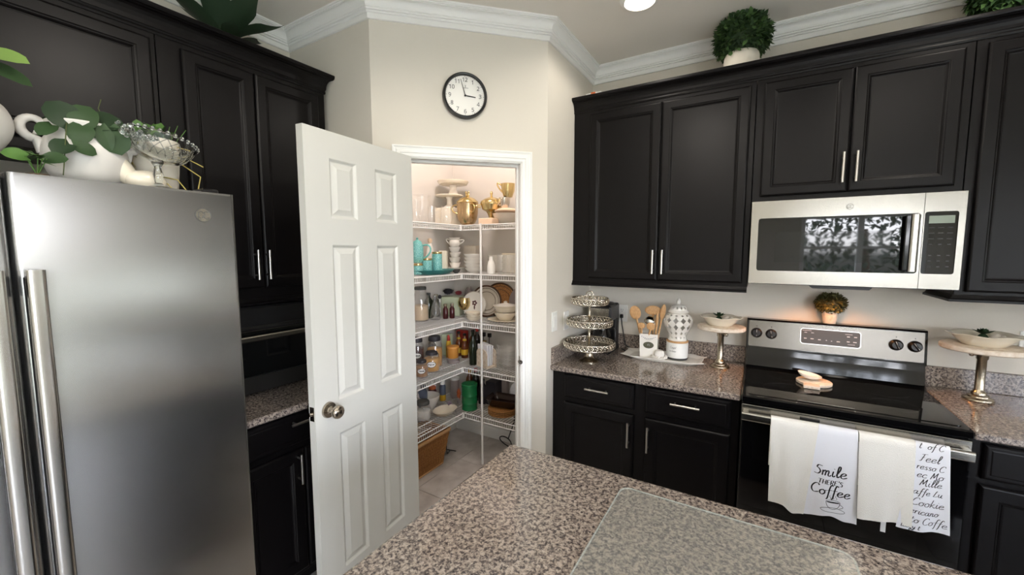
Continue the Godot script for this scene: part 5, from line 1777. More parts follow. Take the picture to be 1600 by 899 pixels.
func towel(top: Vector2, bottom: Array, low: Vector2, dz: float, ph: float, mat: Material, label: String, fold: Callable, print_kind := 0):
	var t := thing("towel", label, "towel", Vector3.ZERO, 0.0, "towels hanging from the oven handle")
	var nu := 22
	var front := []
	var place := func(f: float, g: float) -> Vector3:
		# f across, g down from the top of the bar
		var yb: float = bottom[bottom.size() - 1][1]
		for i in bottom.size() - 1:
			if f >= bottom[i][0] and f <= bottom[i + 1][0]:
				yb = lerp(float(bottom[i][1]), float(bottom[i + 1][1]), smoothstep(bottom[i][0], bottom[i + 1][0], f))
		var y: float = lerp(0.846, yb, g)
		var x: float = lerp(lerp(top.x, low.x, g), lerp(top.y, low.y, g), f)
		return Vector3(x, y, fold.call(x, y, ph) + dz)
	var rows := []
	for k in 5:
		var row := []
		for i in nu + 1:
			var f := float(i) / nu
			row.append(Vector3(lerp(top.x, top.y, f), 0.62 + 0.048 * k, 0.681 - dz * 0.5))
		rows.append(row)
	for k in 5:
		var an := PI - PI * k / 4.0
		var row := []
		for i in nu + 1:
			var f := float(i) / nu
			row.append(Vector3(lerp(top.x, top.y, f), 0.8465 + 0.0125 * sin(an), 0.7 + (0.0195 + dz) * cos(an)))
		rows.append(row)
	for k in range(1, 19):
		var row := []
		for i in nu + 1: row.append(place.call(float(i) / nu, k / 18.0))
		rows.append(row)
	# thickness: the same rows set back along the surface normal
	var back := []
	for j in rows.size():
		var row := []
		for i in nu + 1:
			var du: Vector3 = rows[j][min(i + 1, nu)] - rows[j][max(i - 1, 0)]
			var dv: Vector3 = rows[min(j + 1, rows.size() - 1)][i] - rows[max(j - 1, 0)][i]
			row.append(rows[j][i] + du.cross(dv).normalized() * 0.002)
		back.append(row)
	var rr := rows.duplicate(); rr.reverse()
	var a := MB.new()
	a.grid(rr)
	a.grid(back)
	a.flat()
	for j in rows.size() - 1:
		a.quad(rows[j][0], rows[j + 1][0], back[j + 1][0], back[j][0])
		a.quad(rows[j + 1][nu], rows[j][nu], back[j][nu], back[j + 1][nu])
	var e := rows.size() - 1
	for i in nu: a.quad(rows[e][i], rows[e][i + 1], back[e][i + 1], back[e][i])
	obj("cloth", a, mat, t)
	if print_kind == 0: return
	var lay := func(x: float, y: float) -> Vector3: return Vector3(x, y, fold.call(x, y, ph) + dz + 0.0009)
	a = MB.new()
	a.flat()
	if print_kind == 1:
		write_line(a, "Smile", 1.274, 0.65, 0.0235, 0.0043, 0.12, lay, 1.15)
		write_line(a, "THERE'Z", 1.291, 0.6135, 0.019, 0.0028, 0.12, lay, 1.0)
		write_line(a, "Coffee", 1.268, 0.568, 0.0215, 0.0043, 0.12, lay, 1.18)
		obj("lettering", a, M.ink, t, "black brush lettering").set_meta("kind", "stuff")
		a = MB.new()
		a.flat()
		var ln := func(pts: Array, w: float):
			for i in pts.size() - 1:
				var d: Vector2 = (pts[i + 1] - pts[i]).normalized()
				var n := Vector2(-d.y, d.x) * w / 2
				a.quad(lay.call(pts[i].x - n.x, pts[i].y - n.y), lay.call(pts[i + 1].x - n.x, pts[i + 1].y - n.y), lay.call(pts[i + 1].x + n.x, pts[i + 1].y + n.y), lay.call(pts[i].x + n.x, pts[i].y + n.y))
		var c := Vector2(1.346, 0.51)
		var sau := []; var rim := []; var cup := []; var han := []
		for k in 33: sau.append(c + Vector2(cos(TAU * k / 32) * 0.041, -0.004 + sin(TAU * k / 32) * 0.0105))
		for k in 25: rim.append(c + Vector2(cos(TAU * k / 24) * 0.0235, 0.033 + sin(TAU * k / 24) * 0.006))
		for k in 17: cup.append(c + Vector2(cos(PI + PI * k / 16) * 0.0235, 0.033 + sin(PI + PI * k / 16) * 0.033))
		for k in 13: han.append(c + Vector2(0.021 + 0.013 * sin(PI * k / 12), 0.027 - 0.02 * k / 12.0))
		for q in [sau, rim, cup, han]: ln.call(q, 0.0016)
		for k in 12:
			var y: float = -0.0055 + k / 11.0 * 0.008
			var hw := 0.021 * sqrt(max(0.0, 1.0 - pow(y / 0.006, 2)))
			ln.call([c + Vector2(-hw, 0.031 + y * 0.7), c + Vector2(hw, 0.031 + y * 0.7)], 0.0008)
		for s in 3:
			var st := []
			for k in 8: st.append(c + Vector2(-0.01 + s * 0.01 + 0.003 * sin(k * 0.9), 0.044 + k * 0.0022))
			ln.call(st, 0.0012)
		obj("cup_print", a, M.ink, t, "printed steaming coffee cup on a saucer").set_meta("kind", "stuff")
	else:
		for q in [["t  of C", 1.59, 0.838, 0.0125], ["Feel", 1.594, 0.788, 0.0155], ["resso C", 1.589, 0.757, 0.0125], ["ec Mo", 1.591, 0.724, 0.0145], ["Mille", 1.6, 0.693, 0.0145], ["affe Lu", 1.585, 0.657, 0.0125], ["Cookie", 1.583, 0.612, 0.0155], ["ericano", 1.581, 0.578, 0.0125], ["to Coffe", 1.582, 0.54, 0.0145], ["teezy t", 1.556, 0.515, 0.0095]]:
			write_line(a, q[0], q[1], q[2], q[3], 0.002, 0.25, lay, 1.12)
		obj("lettering", a, M.ink, t, "black script about coffee").set_meta("kind", "stuff")
	if print_kind == 2:
		a = MB.new()
		a.flat()
		a.box(Vector3(1.513, 0.482, 0.7), Vector3(0.016, 0.05, 0.001), 0)
		obj("care_label", a, M.label_white, t)
# ---------------------------------------------------------------- things on top of the fridge and the wall cabinets
func heart_leaf(parent: Node, base: Vector3, dir: Vector3, up: Vector3, ln: float, wd: float, m: Material, droop := 0.25):
	var a := MB.new()
	leaf_shape(a, base, dir, up, ln, wd, 0.18, droop, 1.0, 7)
	return obj("leaf", a, m, parent)

func rounded_prof(p: Array, sub := 4) -> Array:
	var cv := Curve2D.new()
	for i in p.size():
		var tn: Vector2 = (p[min(i + 1, p.size() - 1)] - p[max(i - 1, 0)]) / 6.0
		var lim: float = min(p[i].distance_to(p[max(i - 1, 0)]) if i > 0 else 1.0, p[i].distance_to(p[min(i + 1, p.size() - 1)]) if i < p.size() - 1 else 1.0) * 0.45
		if tn.length() > lim: tn = tn.normalized() * lim
		if i == 0 or i == p.size() - 1: tn = Vector2.ZERO
		cv.add_point(p[i], -tn, tn)
	var o := []
	for k in (p.size() - 1) * sub + 1:
		var q := cv.samplef(float(k) / sub)
		q.x = max(q.x, 0.0)
		o.append(q)
	return o

func build_tops():
	# clipped ball in a white pot on the range-side cabinets
	var t := thing("boxwood_ball", "round leafy green ball in a white pot on the range-side cabinets", "potted plant", Vector3(0.905, 2.4625, 0.2))
	var a := MB.new()
	a.lathe(vv([0, 0, 0.078, 0, 0.082, 0.006, 0.086, 0.1, 0.085, 0.155, 0.08, 0.172, 0.068, 0.178, 0.062, 0.165, 0, 0.155]), 36)
	obj("pot", a, mt("pot_white", c8(228, 220, 206), 0.55), t, "rounded off-white pot")
	leaf_ball(t, Vector3(0.0, 0.255, 0.0), Vector3(0.128, 0.125, 0.12), 1500, 0.036, M.leaf_box, M.leaf_box_light, -0.7)
	# second plant at the picture's top right corner
	t = thing("boxwood_ball", "green leafy plant at the top right corner on the range-side cabinets", "potted plant", Vector3(1.86, 2.4625, 0.19))
	a = MB.new()
	a.lathe(vv([0, 0, 0.06, 0, 0.064, 0.006, 0.07, 0.08, 0.064, 0.1, 0.058, 0.1, 0, 0.09]), 28)
	obj("pot", a, M.pot_white, t)
	leaf_ball(t, Vector3(0.0, 0.195, 0.0), Vector3(0.09, 0.09, 0.085), 900, 0.04, M.leaf_box_light, M.leaf_box, -0.95)
	# little carton at the left end of the same cabinet top
	t = thing("small_carton", "white and red carton peeking over the cabinet crown's left end", "carton", Vector3(0.1, 2.4625, 0.24))
	a = MB.new()
	a.box(Vector3(0, 0.056, 0), Vector3(0.1, 0.112, 0.05), 0.002)
	obj("carton", a, M.label_white, t)
	a = MB.new()
	a.box(Vector3(-0.002, 0.058, 0), Vector3(0.03, 0.113, 0.052), 0.001)
	obj("red_panel", a, M.orange, t, "orange-red panel")
	# broad-leaved agave on the fridge-side cabinets
	t = thing("agave_plant", "dark green agave with broad pointed leaves on the fridge-side cabinets", "potted plant", Vector3(-1.13, 2.4625, 1.79))
	a = MB.new()
	a.lathe(vv([0, 0, 0.055, 0, 0.06, 0.005, 0.075, 0.07, 0.078, 0.085, 0.07, 0.085, 0.05, 0.07, 0, 0.07]), 28)
	obj("pot", a, M.copper_gold, t, "shiny copper-coloured dish")
	var lv := [
		[0.5, 0.62, 0.30, 0.105], [1.35, 0.75, 0.31, 0.12], [2.2, 0.85, 0.30, 0.115], [-0.35, 0.55, 0.27, 0.1], [3.2, 0.7, 0.3, 0.11], [4.2, 0.8, 0.28, 0.11], [5.2, 0.75, 0.28, 0.11],
		[0.9, 1.15, 0.3, 0.11], [2.6, 1.2, 0.3, 0.11], [-0.9, 0.25, 0.19, 0.05], [-0.7, 0.1, 0.17, 0.035], [1.8, 0.3, 0.22, 0.06], [4.8, 1.2, 0.28, 0.1]]
	for q in lv:
		# angle measured from the room's -z (towards the pantry) round to +x (towards the camera)
		var d := Vector3(sin(q[0]) * cos(q[1]), sin(q[1]), -cos(q[0]) * cos(q[1]))
		var mb := MB.new()
		var n := 14
		var s := d.cross(Vector3.UP).normalized()
		var u := s.cross(d).normalized()
		var rows := []
		for i in n + 1:
			var f := float(i) / n
			var half: float = q[3] * 0.5 * (0.5 + 1.6 * f - 1.15 * f * f if f < 0.62 else (0.5 + 1.6 * 0.62 - 1.15 * 0.62 * 0.62) * pow(1.0 - (f - 0.62) / 0.38, 1.5))
			var c: Vector3 = Vector3(0, 0.07, 0) + d * q[2] * f + u * 0.05 * q[2] * sin(f * 5.0)
			rows.append([c - s * half + u * half * 0.25, c - u * 0.008 * (1 - f), c + s * half + u * half * 0.25])
		mb.smooth()
		for i in n:
			var p: Array = rows[i]; var r: Array = rows[i + 1]
			mb.quad(p[0], p[1], r[1], r[0]); mb.quad(p[1], p[2], r[2], r[1])
		obj("leaf", mb, M.leaf_agave, t)
	fridge_top()

func fridge_top():
	var y := 1.7785
	# white urn at the frame's left edge
	var t := thing("white_urn", "tall smooth white urn at the picture's left edge on the fridge", "urn", Vector3(-0.64, y, 2.655))
	t.scale.y = 0.93
	var a := MB.new()
	a.lathe(rounded_prof(vv([0, 0, 0.055, 0, 0.06, 0.012, 0.085, 0.06, 0.112, 0.11, 0.118, 0.15, 0.105, 0.19, 0.075, 0.215, 0.055, 0.225, 0.062, 0.236, 0.056, 0.236, 0.046, 0.225, 0, 0.2])), 64)
	obj("body", a, M.pot_glaze, t)
	t = thing("pothos_plant", "variegated trailing pothos growing out of the white urn", "plant", Vector3(-0.64, y, 2.655))
	a = MB.new()
	a.tube([Vector3(0, 0.2, 0), Vector3(0.01, 0.27, -0.05), Vector3(0.03, 0.3, -0.09)], 0.0025, 6)
	a.tube([Vector3(0, 0.2, 0), Vector3(0.05, 0.27, 0.02), Vector3(0.11, 0.2, -0.01), Vector3(0.125, 0.13, -0.02)], 0.0025, 6)
	a.tube([Vector3(0, 0.2, 0), Vector3(-0.03, 0.31, -0.04)], 0.0025, 6)
	obj("stem", a, M.leaf_bright, t)
	heart_leaf(t, Vector3(0.02, 0.275, -0.075), Vector3(0.05, -0.03, -0.1), Vector3(0.8, 0.6, 0.0), 0.085, 0.05, M.leaf_ivy)
	heart_leaf(t, Vector3(0.02, 0.3, -0.075), Vector3(0.1, 0.0, -0.08), Vector3(0.75, 0.6, 0.2), 0.09, 0.055, M.leaf_variegated)
	heart_leaf(t, Vector3(0.0, 0.31, -0.02), Vector3(0.12, 0.03, -0.03), Vector3(0.75, 0.6, 0.2), 0.1, 0.065, M.leaf_variegated)
	heart_leaf(t, Vector3(0.0, 0.26, -0.04), Vector3(0.12, -0.04, -0.05), Vector3(0.75, 0.6, 0.2), 0.085, 0.05, M.leaf_bright)
	heart_leaf(t, Vector3(0.125, 0.15, -0.03), Vector3(0.02, -0.1, -0.01), Vector3(1, 0.1, -0.2), 0.085, 0.055, M.leaf_variegated, 0.1)
	heart_leaf(t, Vector3(-0.02, 0.31, -0.05), Vector3(-0.02, 0.08, -0.09), Vector3(0.7, 0.7, 0), 0.08, 0.05, M.leaf_bright)
	# squat white pot with scroll handles
	t = thing("scroll_handle_pot", "squat white ceramic pot with curled scroll handles on the fridge", "pot", Vector3(-0.66, y, 2.4), 1.48)
	t.scale = Vector3(1.02, 0.92, 1.02)
	a = MB.new()
	a.lathe(rounded_prof(vv([0, 0, 0.05, 0, 0.055, 0.004, 0.076, 0.03, 0.088, 0.07, 0.09, 0.1, 0.084, 0.132, 0.074, 0.152, 0.071, 0.165, 0.078, 0.186, 0.076, 0.19, 0.066, 0.168, 0.07, 0.15, 0.08, 0.1, 0, 0.05])), 60)
	obj("body", a, M.pot_glaze, t)
	for s in [-1.0, 1.0]:
		a = MB.new()
		var pts := []; var rr := []
		for k in 26:
			var f := k / 25.0
			var ang := -1.7 + f * 6.6
			var rad := 0.034 * (1.0 - 0.62 * f)
			pts.append(Vector3(s * (0.094 + cos(ang) * rad * 0.9), 0.165 + sin(ang) * rad * 1.05, 0.0))
			rr.append(0.0125 - 0.005 * f)
		pts.push_front(Vector3(s * 0.084, 0.09, 0.0)); rr.push_front(0.011)
		a.tube(pts, rr, 10)
		obj("scroll_handle", a, M.pot_glaze, t)
	a = MB.new()
	a.lathe(vv([0, 0.148, 0.07, 0.148, 0.05, 0.154, 0, 0.156]), 24)
	obj("soil", a, M.bark, t)
	# ivy in the pot: each leaf its own
	t = thing("ivy_plant", "dark green round-leaved ivy trailing over the scroll-handled pot", "plant", Vector3(-0.66, y - 0.045, 2.4))
	a = MB.new()
	a.tube([Vector3(0.0, 0.15, 0.02), Vector3(0.07, 0.205, 0.05), Vector3(0.1, 0.15, 0.062), Vector3(0.105, 0.1, 0.068), Vector3(0.1, 0.06, 0.072)], 0.0013, 6)
	a.tube([Vector3(0.0, 0.15, -0.02), Vector3(0.02, 0.24, -0.04), Vector3(0.0, 0.28, -0.035), Vector3(0.01, 0.305, -0.04)], 0.0014, 6)
	a.tube([Vector3(0.0, 0.15, -0.02), Vector3(0.05, 0.21, -0.02), Vector3(0.065, 0.215, 0.0)], 0.002, 6)
	obj("vine", a, M.stem, t)
	var lf := [
		[Vector3(0.06, 0.205, 0.035), Vector3(0.0, 0.05, 0.04), 0.07, 0.075], [Vector3(0.065, 0.2, 0.03), Vector3(0.01, 0.055, -0.02), 0.07, 0.075], [Vector3(0.075, 0.205, 0.02), Vector3(0.02, -0.05, 0.018), 0.055, 0.06],
		[Vector3(0.07, 0.215, -0.015), Vector3(0.0, 0.03, -0.035), 0.06, 0.07], [Vector3(0.08, 0.21, -0.03), Vector3(0.02, -0.055, -0.016), 0.075, 0.075], [Vector3(0.075, 0.21, -0.01), Vector3(0.02, -0.06, -0.004), 0.075, 0.06],
		[Vector3(0.1, 0.145, 0.055), Vector3(0.01, -0.02, 0.03), 0.045, 0.05], [Vector3(0.1, 0.145, 0.048), Vector3(0.01, -0.012, -0.04), 0.048, 0.042], [Vector3(0.06, 0.195, 0.075), Vector3(0.03, -0.03, 0.035), 0.05, 0.04],
		[Vector3(-0.02, 0.2, 0.03), Vector3(-0.03, 0.05, 0.03), 0.07, 0.07], [Vector3(-0.02, 0.2, -0.03), Vector3(-0.03, 0.05, -0.03), 0.07, 0.07]]
	for q in lf: heart_leaf(t, q[0], q[1], Vector3(0.85, 0.45, 0.3), q[2], q[3], M.leaf_ivy if lf.find(q) % 3 else M.leaf_dark)
	# low seedling at the left front
	t = thing("pilea_plant", "low round-leaved seedling at the fridge's front left edge", "plant", Vector3(-0.55, y + 0.0005, 2.52))
	a = MB.new()
	a.lathe(vv([0, 0, 0.02, 0, 0.022, 0.009, 0.02, 0.009, 0, 0.008]), 16)
	obj("pot", a, M.bark, t)
	a = MB.new()
	for k in 5: a.tube([Vector3(0, 0.006, 0), Vector3(cos(k * 1.3) * 0.02, 0.05, sin(k * 1.3) * 0.02)], 0.0013, 5)
	obj("stem", a, M.leaf_bright, t)
	for k in 6:
		var an := k * 1.3
		heart_leaf(t, Vector3(cos(an) * 0.012, 0.045 + 0.004 * (k % 3), sin(an) * 0.016), Vector3(cos(an), 0.25 - 0.1 * (k % 2), sin(an)), Vector3(0.85, 0.5, 0.1), 0.042, 0.038, M.leaf_bright if k % 2 else M.leaf_ivy)
	# crystal compote, tilted, with a small potted succulent behind its rim
	t = thing("crystal_compote", "footed cut-crystal compote bowl with diamond pattern on the fridge", "compote", Vector3(-0.56, y + 0.0015, 2.268))
	a = MB.new()
	a.lathe(vv([0, 0, 0.045, 0, 0.045, 0.004, 0.016, 0.012, 0.009, 0.02, 0.013, 0.045, 0.008, 0.068, 0.016, 0.083, 0, 0.085]), 20)
	obj("foot", a, M.glass_solid, t)
	a = MB.new()
	a.xf = Transform3D(Basis(Vector3.RIGHT, -0.27), Vector3(0, 0.083, 0))
	a.lathe(vv([0, 0, 0.02, 0, 0.05, 0.012, 0.072, 0.036, 0.083, 0.066, 0.088, 0.07, 0.085, 0.074, 0.078, 0.066, 0.066, 0.038, 0.046, 0.018, 0, 0.008]), 40)
	var bw := obj("bowl", a, M.glass_solid, t)
	a = MB.new()
	a.xf = Transform3D(Basis(Vector3.RIGHT, -0.27), Vector3(0, 0.083, 0))
	for k in 18:
		for sg in [-1, 1]:
			var pts := []
			for j in 6:
				var f := j / 5.0
				var rr: float = lerp(0.05, 0.0815, pow(f, 0.6)) + 0.001
				var yy: float = lerp(0.014, 0.058, f)
				var th: float = TAU * (k + sg * f * 1.5) / 18.0
				pts.append(Vector3(cos(th) * rr, yy, sin(th) * rr))
			a.tube(pts, 0.0012, 4)
	obj("cut_diamonds", a, M.glass_solid, bw).set_meta("kind", "stuff")
	a = MB.new()
	for k in 30:
		var th := TAU * k / 30
		a.xf = Transform3D(Basis(Vector3.RIGHT, -0.27), Vector3(0, 0.083, 0))
		a.ell(Vector3(cos(th) * 0.086, 0.0745, sin(th) * 0.086), Vector3(0.0055, 0.006, 0.0055), 8, 6)
	obj("scalloped_rim", a, M.glass_solid, bw)
	t = thing("crystal_garland", "cluster of clear beads heaped on the compote's left side", "bead garland", Vector3(-0.57, y + 0.128, 2.262))
	a = MB.new()
	for k in 46:
		var f := k / 45.0
		var p := Vector3(0.02 + 0.03 * sin(k * 2.1), 0.02 + 0.035 * f * (0.5 + 0.5 * sin(k * 1.7)), 0.015 + 0.085 * f + 0.01 * sin(k * 3.3))
		a.ell(p, Vector3.ONE * rng.randf_range(0.004, 0.0075), 8, 6)
	obj("beads", a, M.glass_solid, t).set_meta("kind", "stuff")
	t = thing("succulent_pot", "small white pot of fleshy green succulent seen over the compote", "potted plant", Vector3(-0.7, y, 2.225))
	a = MB.new()
	a.lathe(vv([0, 0, 0.05, 0, 0.055, 0.006, 0.066, 0.15, 0.068, 0.18, 0.062, 0.18, 0.058, 0.15, 0, 0.14]), 32)
	obj("pot", a, M.pot_white, t)
	for k in 46:
		var an := rng.randf() * TAU
		var rr := rng.randf_range(0.0, 0.06)
		a = MB.new()
		var el := rng.randf_range(0.2, 1.4)
		leaf_shape(a, Vector3(cos(an) * rr, 0.17 + rng.randf_range(0.0, 0.035), sin(an) * rr), Vector3(cos(an) * cos(el), sin(el), sin(an) * cos(el)), Vector3.UP + rand_dir() * 0.2, rng.randf_range(0.024, 0.036), 0.03, 0.3, -0.1, 0.0, 4)
		obj("leaf", a, M.leaf_bright if k % 3 == 0 else M.leaf_ivy, t)
	a = MB.new()
	for k in 7: a.tube([Vector3(0.01 * k - 0.03, 0.18, 0.02 - 0.012 * k), Vector3(0.012 * k - 0.035, 0.225 + 0.006 * (k % 3), 0.03 - 0.018 * k)], 0.0012, 4)
	obj("sprig", a, M.leaf_bright, t)
	# white figurine of a wing-like shell
	t = thing("shell_figurine", "pale cream shell-like figurine leaning between pot and compote", "figurine", Vector3(-0.615, y, 2.305))
	a = MB.new()
	a.xf = Transform3D(Basis(Vector3.RIGHT, 0.6), Vector3(0, 0.062, 0.035))
	a.ell(Vector3.ZERO, Vector3(0.024, 0.056, 0.03), 18, 12)
	obj("upper_lobe", a, M.cream, t)
	a = MB.new()
	a.ell(Vector3(0.01, 0.031, -0.02), Vector3(0.034, 0.031, 0.052), 20, 12)
	obj("lower_lobe", a, M.cream, t)
	a = MB.new()
	a.box(Vector3(0.02, 0.004, -0.05), Vector3(0.05, 0.008, 0.075), 0.002)
	obj("base", a, M.label_white, t)
	# dry grass hanging about
	t = thing("dried_grass", "tuft of yellow-green dried grass between the pot and the compote", "dried grass", Vector3(-0.715, y, 2.312))
	a = MB.new()
	for k in 46:
		var s := rng.randf_range(-1, 1)
		var h := rng.randf_range(0.09, 0.19)
		var b0 := Vector3(rng.randf_range(-0.02, 0.02), 0.002, rng.randf_range(-0.03, 0.03))
		a.tube([b0, b0 + Vector3(0.01, h * 0.6, s * 0.015), b0 + Vector3(0.03, h, s * 0.05), b0 + Vector3(0.055, h * rng.randf_range(0.75, 1.02), s * 0.085)], [0.0022, 0.002, 0.0016, 0.0006], 5)
	obj("blades", a, M.straw, t).set_meta("kind", "stuff")
	a = MB.new()
	for q in [[Vector3(0.05, 0.09, -0.06), Vector3(0.1, 0.1, -0.125), Vector3(0.135, 0.06, -0.165), Vector3(0.13, 0.003, -0.155)], [Vector3(0.05, 0.06, -0.06), Vector3(0.11, 0.045, -0.11), Vector3(0.13, 0.003, -0.13)], [Vector3(0.04, 0.05, -0.05), Vector3(0.1, 0.03, -0.085), Vector3(0.12, 0.003, -0.1)], [Vector3(0.02, 0.15, -0.06), Vector3(0.06, 0.16, -0.13), Vector3(0.08, 0.15, -0.17)], [Vector3(0.02, 0.1, -0.1), Vector3(0.08, 0.12, -0.16), Vector3(0.1, 0.1, -0.19)]]:
		a.tube(q, 0.0019, 5)
	obj("trailing_stems", a, M.straw, t).set_meta("kind", "stuff")

# ---------------------------------------------------------------- what the windows look out on
func build_outside():
	var a := MB.new()
	a.box(Vector3(4.0, -0.25, 10.0), Vector3(60, 0.1, 60), 0)
	var g := struct("ground_outside", a, M.grass, "lawn outside the windows", "lawn")
	g.position.y = -0.02
	for q in [[Vector3(2.7, 0, 8.2), 1.75, "broad leafy tree outside the garden window"], [Vector3(5.5, 0, 1.1), 1.5, "leafy tree outside the window opposite the fridge"], [Vector3(6.2, 0, 11.6), 1.5, "second leafy tree outside the garden window"]]:
		var t := thing("garden_tree", q[2], "tree", q[0] - Vector3(0, 0.22, 0))
		a = MB.new()
		a.tube([Vector3(0, 0, 0), Vector3(0.05, 1.0, 0), Vector3(0.0, 2.2, 0.1)], [0.16, 0.12, 0.08], 10)
		obj("trunk", a, M.bark, t)
		a = MB.new()
		for k in 1500:
			var d: Vector3 = rand_dir() * pow(rng.randf(), 0.4) * q[1]
			d.y *= 0.75
			leaf_shape(a, Vector3(0, 2.35, 0) + d, rand_dir(), Vector3.UP + rand_dir() * 0.5, 0.16, 0.09, 0.2, 0.2, 0.0, 2)
		obj("foliage", a, M.leaf_tree, t).set_meta("kind", "stuff")
	# counter under the window opposite the fridge, and its sink-side base cabinet
	var t2 := thing("base_cabinet", "dark base cabinet under the window opposite the fridge, outside the picture", "cabinet", Vector3(RX, 0, 0), -PI / 2)
	carcass(t2, 0.7, 2.4, 0.1, 0.882, 0.002, 0.6)
	carcass(t2, 0.7, 2.4, 0.0, 0.1, 0.002, 0.53, "toe_kick")
	for k in 4: cab_door(t2, 0.72 + k * 0.42, 1.12 + k * 0.42, 0.125, 0.86, 0.601)
	var t3 := thing("countertop", "granite counter under the window opposite the fridge, outside the picture", "countertop", Vector3(RX, 0, 0), -PI / 2)
	countertop(t3, 0.69, 2.42, 0.002, 0.645)
# ---------------------------------------------------------------- pantry
const SY := [0.0, 1.777, 1.419, 1.06, 0.71, 0.355]
const SN := ["", "top", "second", "third", "fourth", "bottom"]

func wire_shelf(called_label: String, x0: float, x1: float, z0: float, z1: float, y: float, lip_z: bool, lip_cut := 0.0):
	# lip_z: the front edge lies at z1 and runs along x; otherwise it lies at x1 and runs along z
	var t := thing("wire_shelf", called_label, "wire shelf", Vector3.ZERO, 0.0, "white wire pantry shelves")
	var a := MB.new()
	var rw := 0.0019
	if lip_z:
		var n := int((x1 - x0) / 0.0254)
		for k in n + 1:
			var x: float = x0 + 0.004 + k * 0.0254
			a.cyl(Vector3(x, y - 0.003, z0 + 0.006), Vector3(x, y - 0.003, z1), rw, rw, 5, false)
		for z in [z0 + 0.012, lerp(z0, z1, 0.35), lerp(z0, z1, 0.7)]: a.cyl(Vector3(x0, y - 0.007, z), Vector3(x1, y - 0.007, z), 0.003, 0.003, 6)
	else:
		var n := int((z1 - z0) / 0.0254)
		for k in n + 1:
			var z: float = z0 + 0.004 + k * 0.0254
			a.cyl(Vector3(x0 + 0.006, y - 0.003, z), Vector3(x1, y - 0.003, z), rw, rw, 5, false)
		for x in [x0 + 0.012, lerp(x0, x1, 0.35), lerp(x0, x1, 0.7)]: a.cyl(Vector3(x, y - 0.007, z0), Vector3(x, y - 0.007, z1), 0.003, 0.003, 6)
	obj("deck_wires", a, M.wire_white, t).set_meta("kind", "stuff")
	a = MB.new()
	var from := x0 if lip_z else z0 + lip_cut
	var to := x1 if lip_z else z1
	if lip_z: from += lip_cut
	var n2 := int((to - from) / 0.019)
	for yy in [y - 0.0035, y - 0.038]:
		if lip_z: a.cyl(Vector3(from, yy, z1), Vector3(to, yy, z1), 0.0042, 0.0042, 8)
		else: a.cyl(Vector3(x1, yy, from), Vector3(x1, yy, to), 0.0042, 0.0042, 8)
	for k in n2 + 1:
		var f := from + 0.003 + k * 0.019
		if lip_z: a.cyl(Vector3(f, y - 0.038, z1), Vector3(f, y - 0.003, z1), 0.0023, 0.0023, 5, false)
		else: a.cyl(Vector3(x1, y - 0.038, f), Vector3(x1, y - 0.003, f), 0.0023, 0.0023, 5, false)
	obj("front_lip", a, M.wire_white, t).set_meta("kind", "stuff")
	a = MB.new()
	if lip_z: a.box(Vector3(x1 - 0.008, y - 0.02, z1), Vector3(0.014, 0.045, 0.012), 0.002)
	else: a.box(Vector3(x1, y - 0.02, from + 0.008), Vector3(0.012, 0.045, 0.014), 0.002)
	obj("end_cap", a, M.wire_white, t)

# a turned object of one or more parts: parts = [name, profile, material, label]
func turned(called: String, label: String, cat: String, at: Vector3, parts: Array, group := "", seg := 24, sx := 1.0, sz := 1.0, turn := 0.0) -> Node3D:
	var t := thing(called, label, cat, at, turn, group)
	for p in parts:
		var a := MB.new()
		a.lathe(p[1], seg, Vector3.ZERO, false, sx, sz)
		obj(p[0], a, p[2], t, p[3] if p.size() > 3 else "")
	return t

func vv(raw: Array) -> Array:
	var o := []
	for k in raw.size() / 2: o.append(Vector2(raw[2 * k], raw[2 * k + 1]))
	return o

func bowl_prof(r: float, h: float, foot := 0.45) -> Array:
	return vv([0, 0, r * foot, 0, r * foot, h * 0.08, r * 0.72, h * 0.35, r * 0.92, h * 0.75, r, h, r * 0.97, h, r * 0.88, h * 0.74, r * 0.68, h * 0.38, r * 0.4, h * 0.14, 0, h * 0.12])

func plate_prof(r: float) -> Array:
	return vv([0, 0, r * 0.55, 0, r * 0.6, 0.003, r * 0.95, 0.013, r, 0.016, r * 0.99, 0.018, r * 0.65, 0.008, r * 0.55, 0.005, 0, 0.005])

func handle_loop(parent: Node, a0: Vector3, out: Vector3, b0: Vector3, r: float, m: Material, called := "handle"):
	var mb := MB.new()
	var cv := Curve3D.new()
	cv.add_point(a0, Vector3.ZERO, out * 0.9)
	cv.add_point(b0, out * 1.1, Vector3.ZERO)
	var pts := []
	for k in 11: pts.append(cv.samplef(k / 10.0))
	mb.tube(pts, r, 7)
	return obj(called, mb, m, parent)

func stack_of(called: String, label: String, cat: String, group: String, at: Vector3, n: int, dy: float, prof: Array, m: Material, jit := 0.003, sx := 1.0):
	for k in n:
		var a := MB.new()
		a.lathe(prof, 28, Vector3.ZERO, false, sx)
		var where: String = "at the bottom of" if k == 0 else ("on top of" if k == n - 1 else ["second up in", "third up in", "fourth up in", "fifth up in"][k - 1])
		var o := obj(called, a, m)
		o.position = at + Vector3(rng.randf_range(-jit, jit), k * dy, rng.randf_range(-jit, jit))
		tag(o, "%s %s the stack %s" % [label.get_slice("|", 0), where, label.get_slice("|", 1)], cat, group)

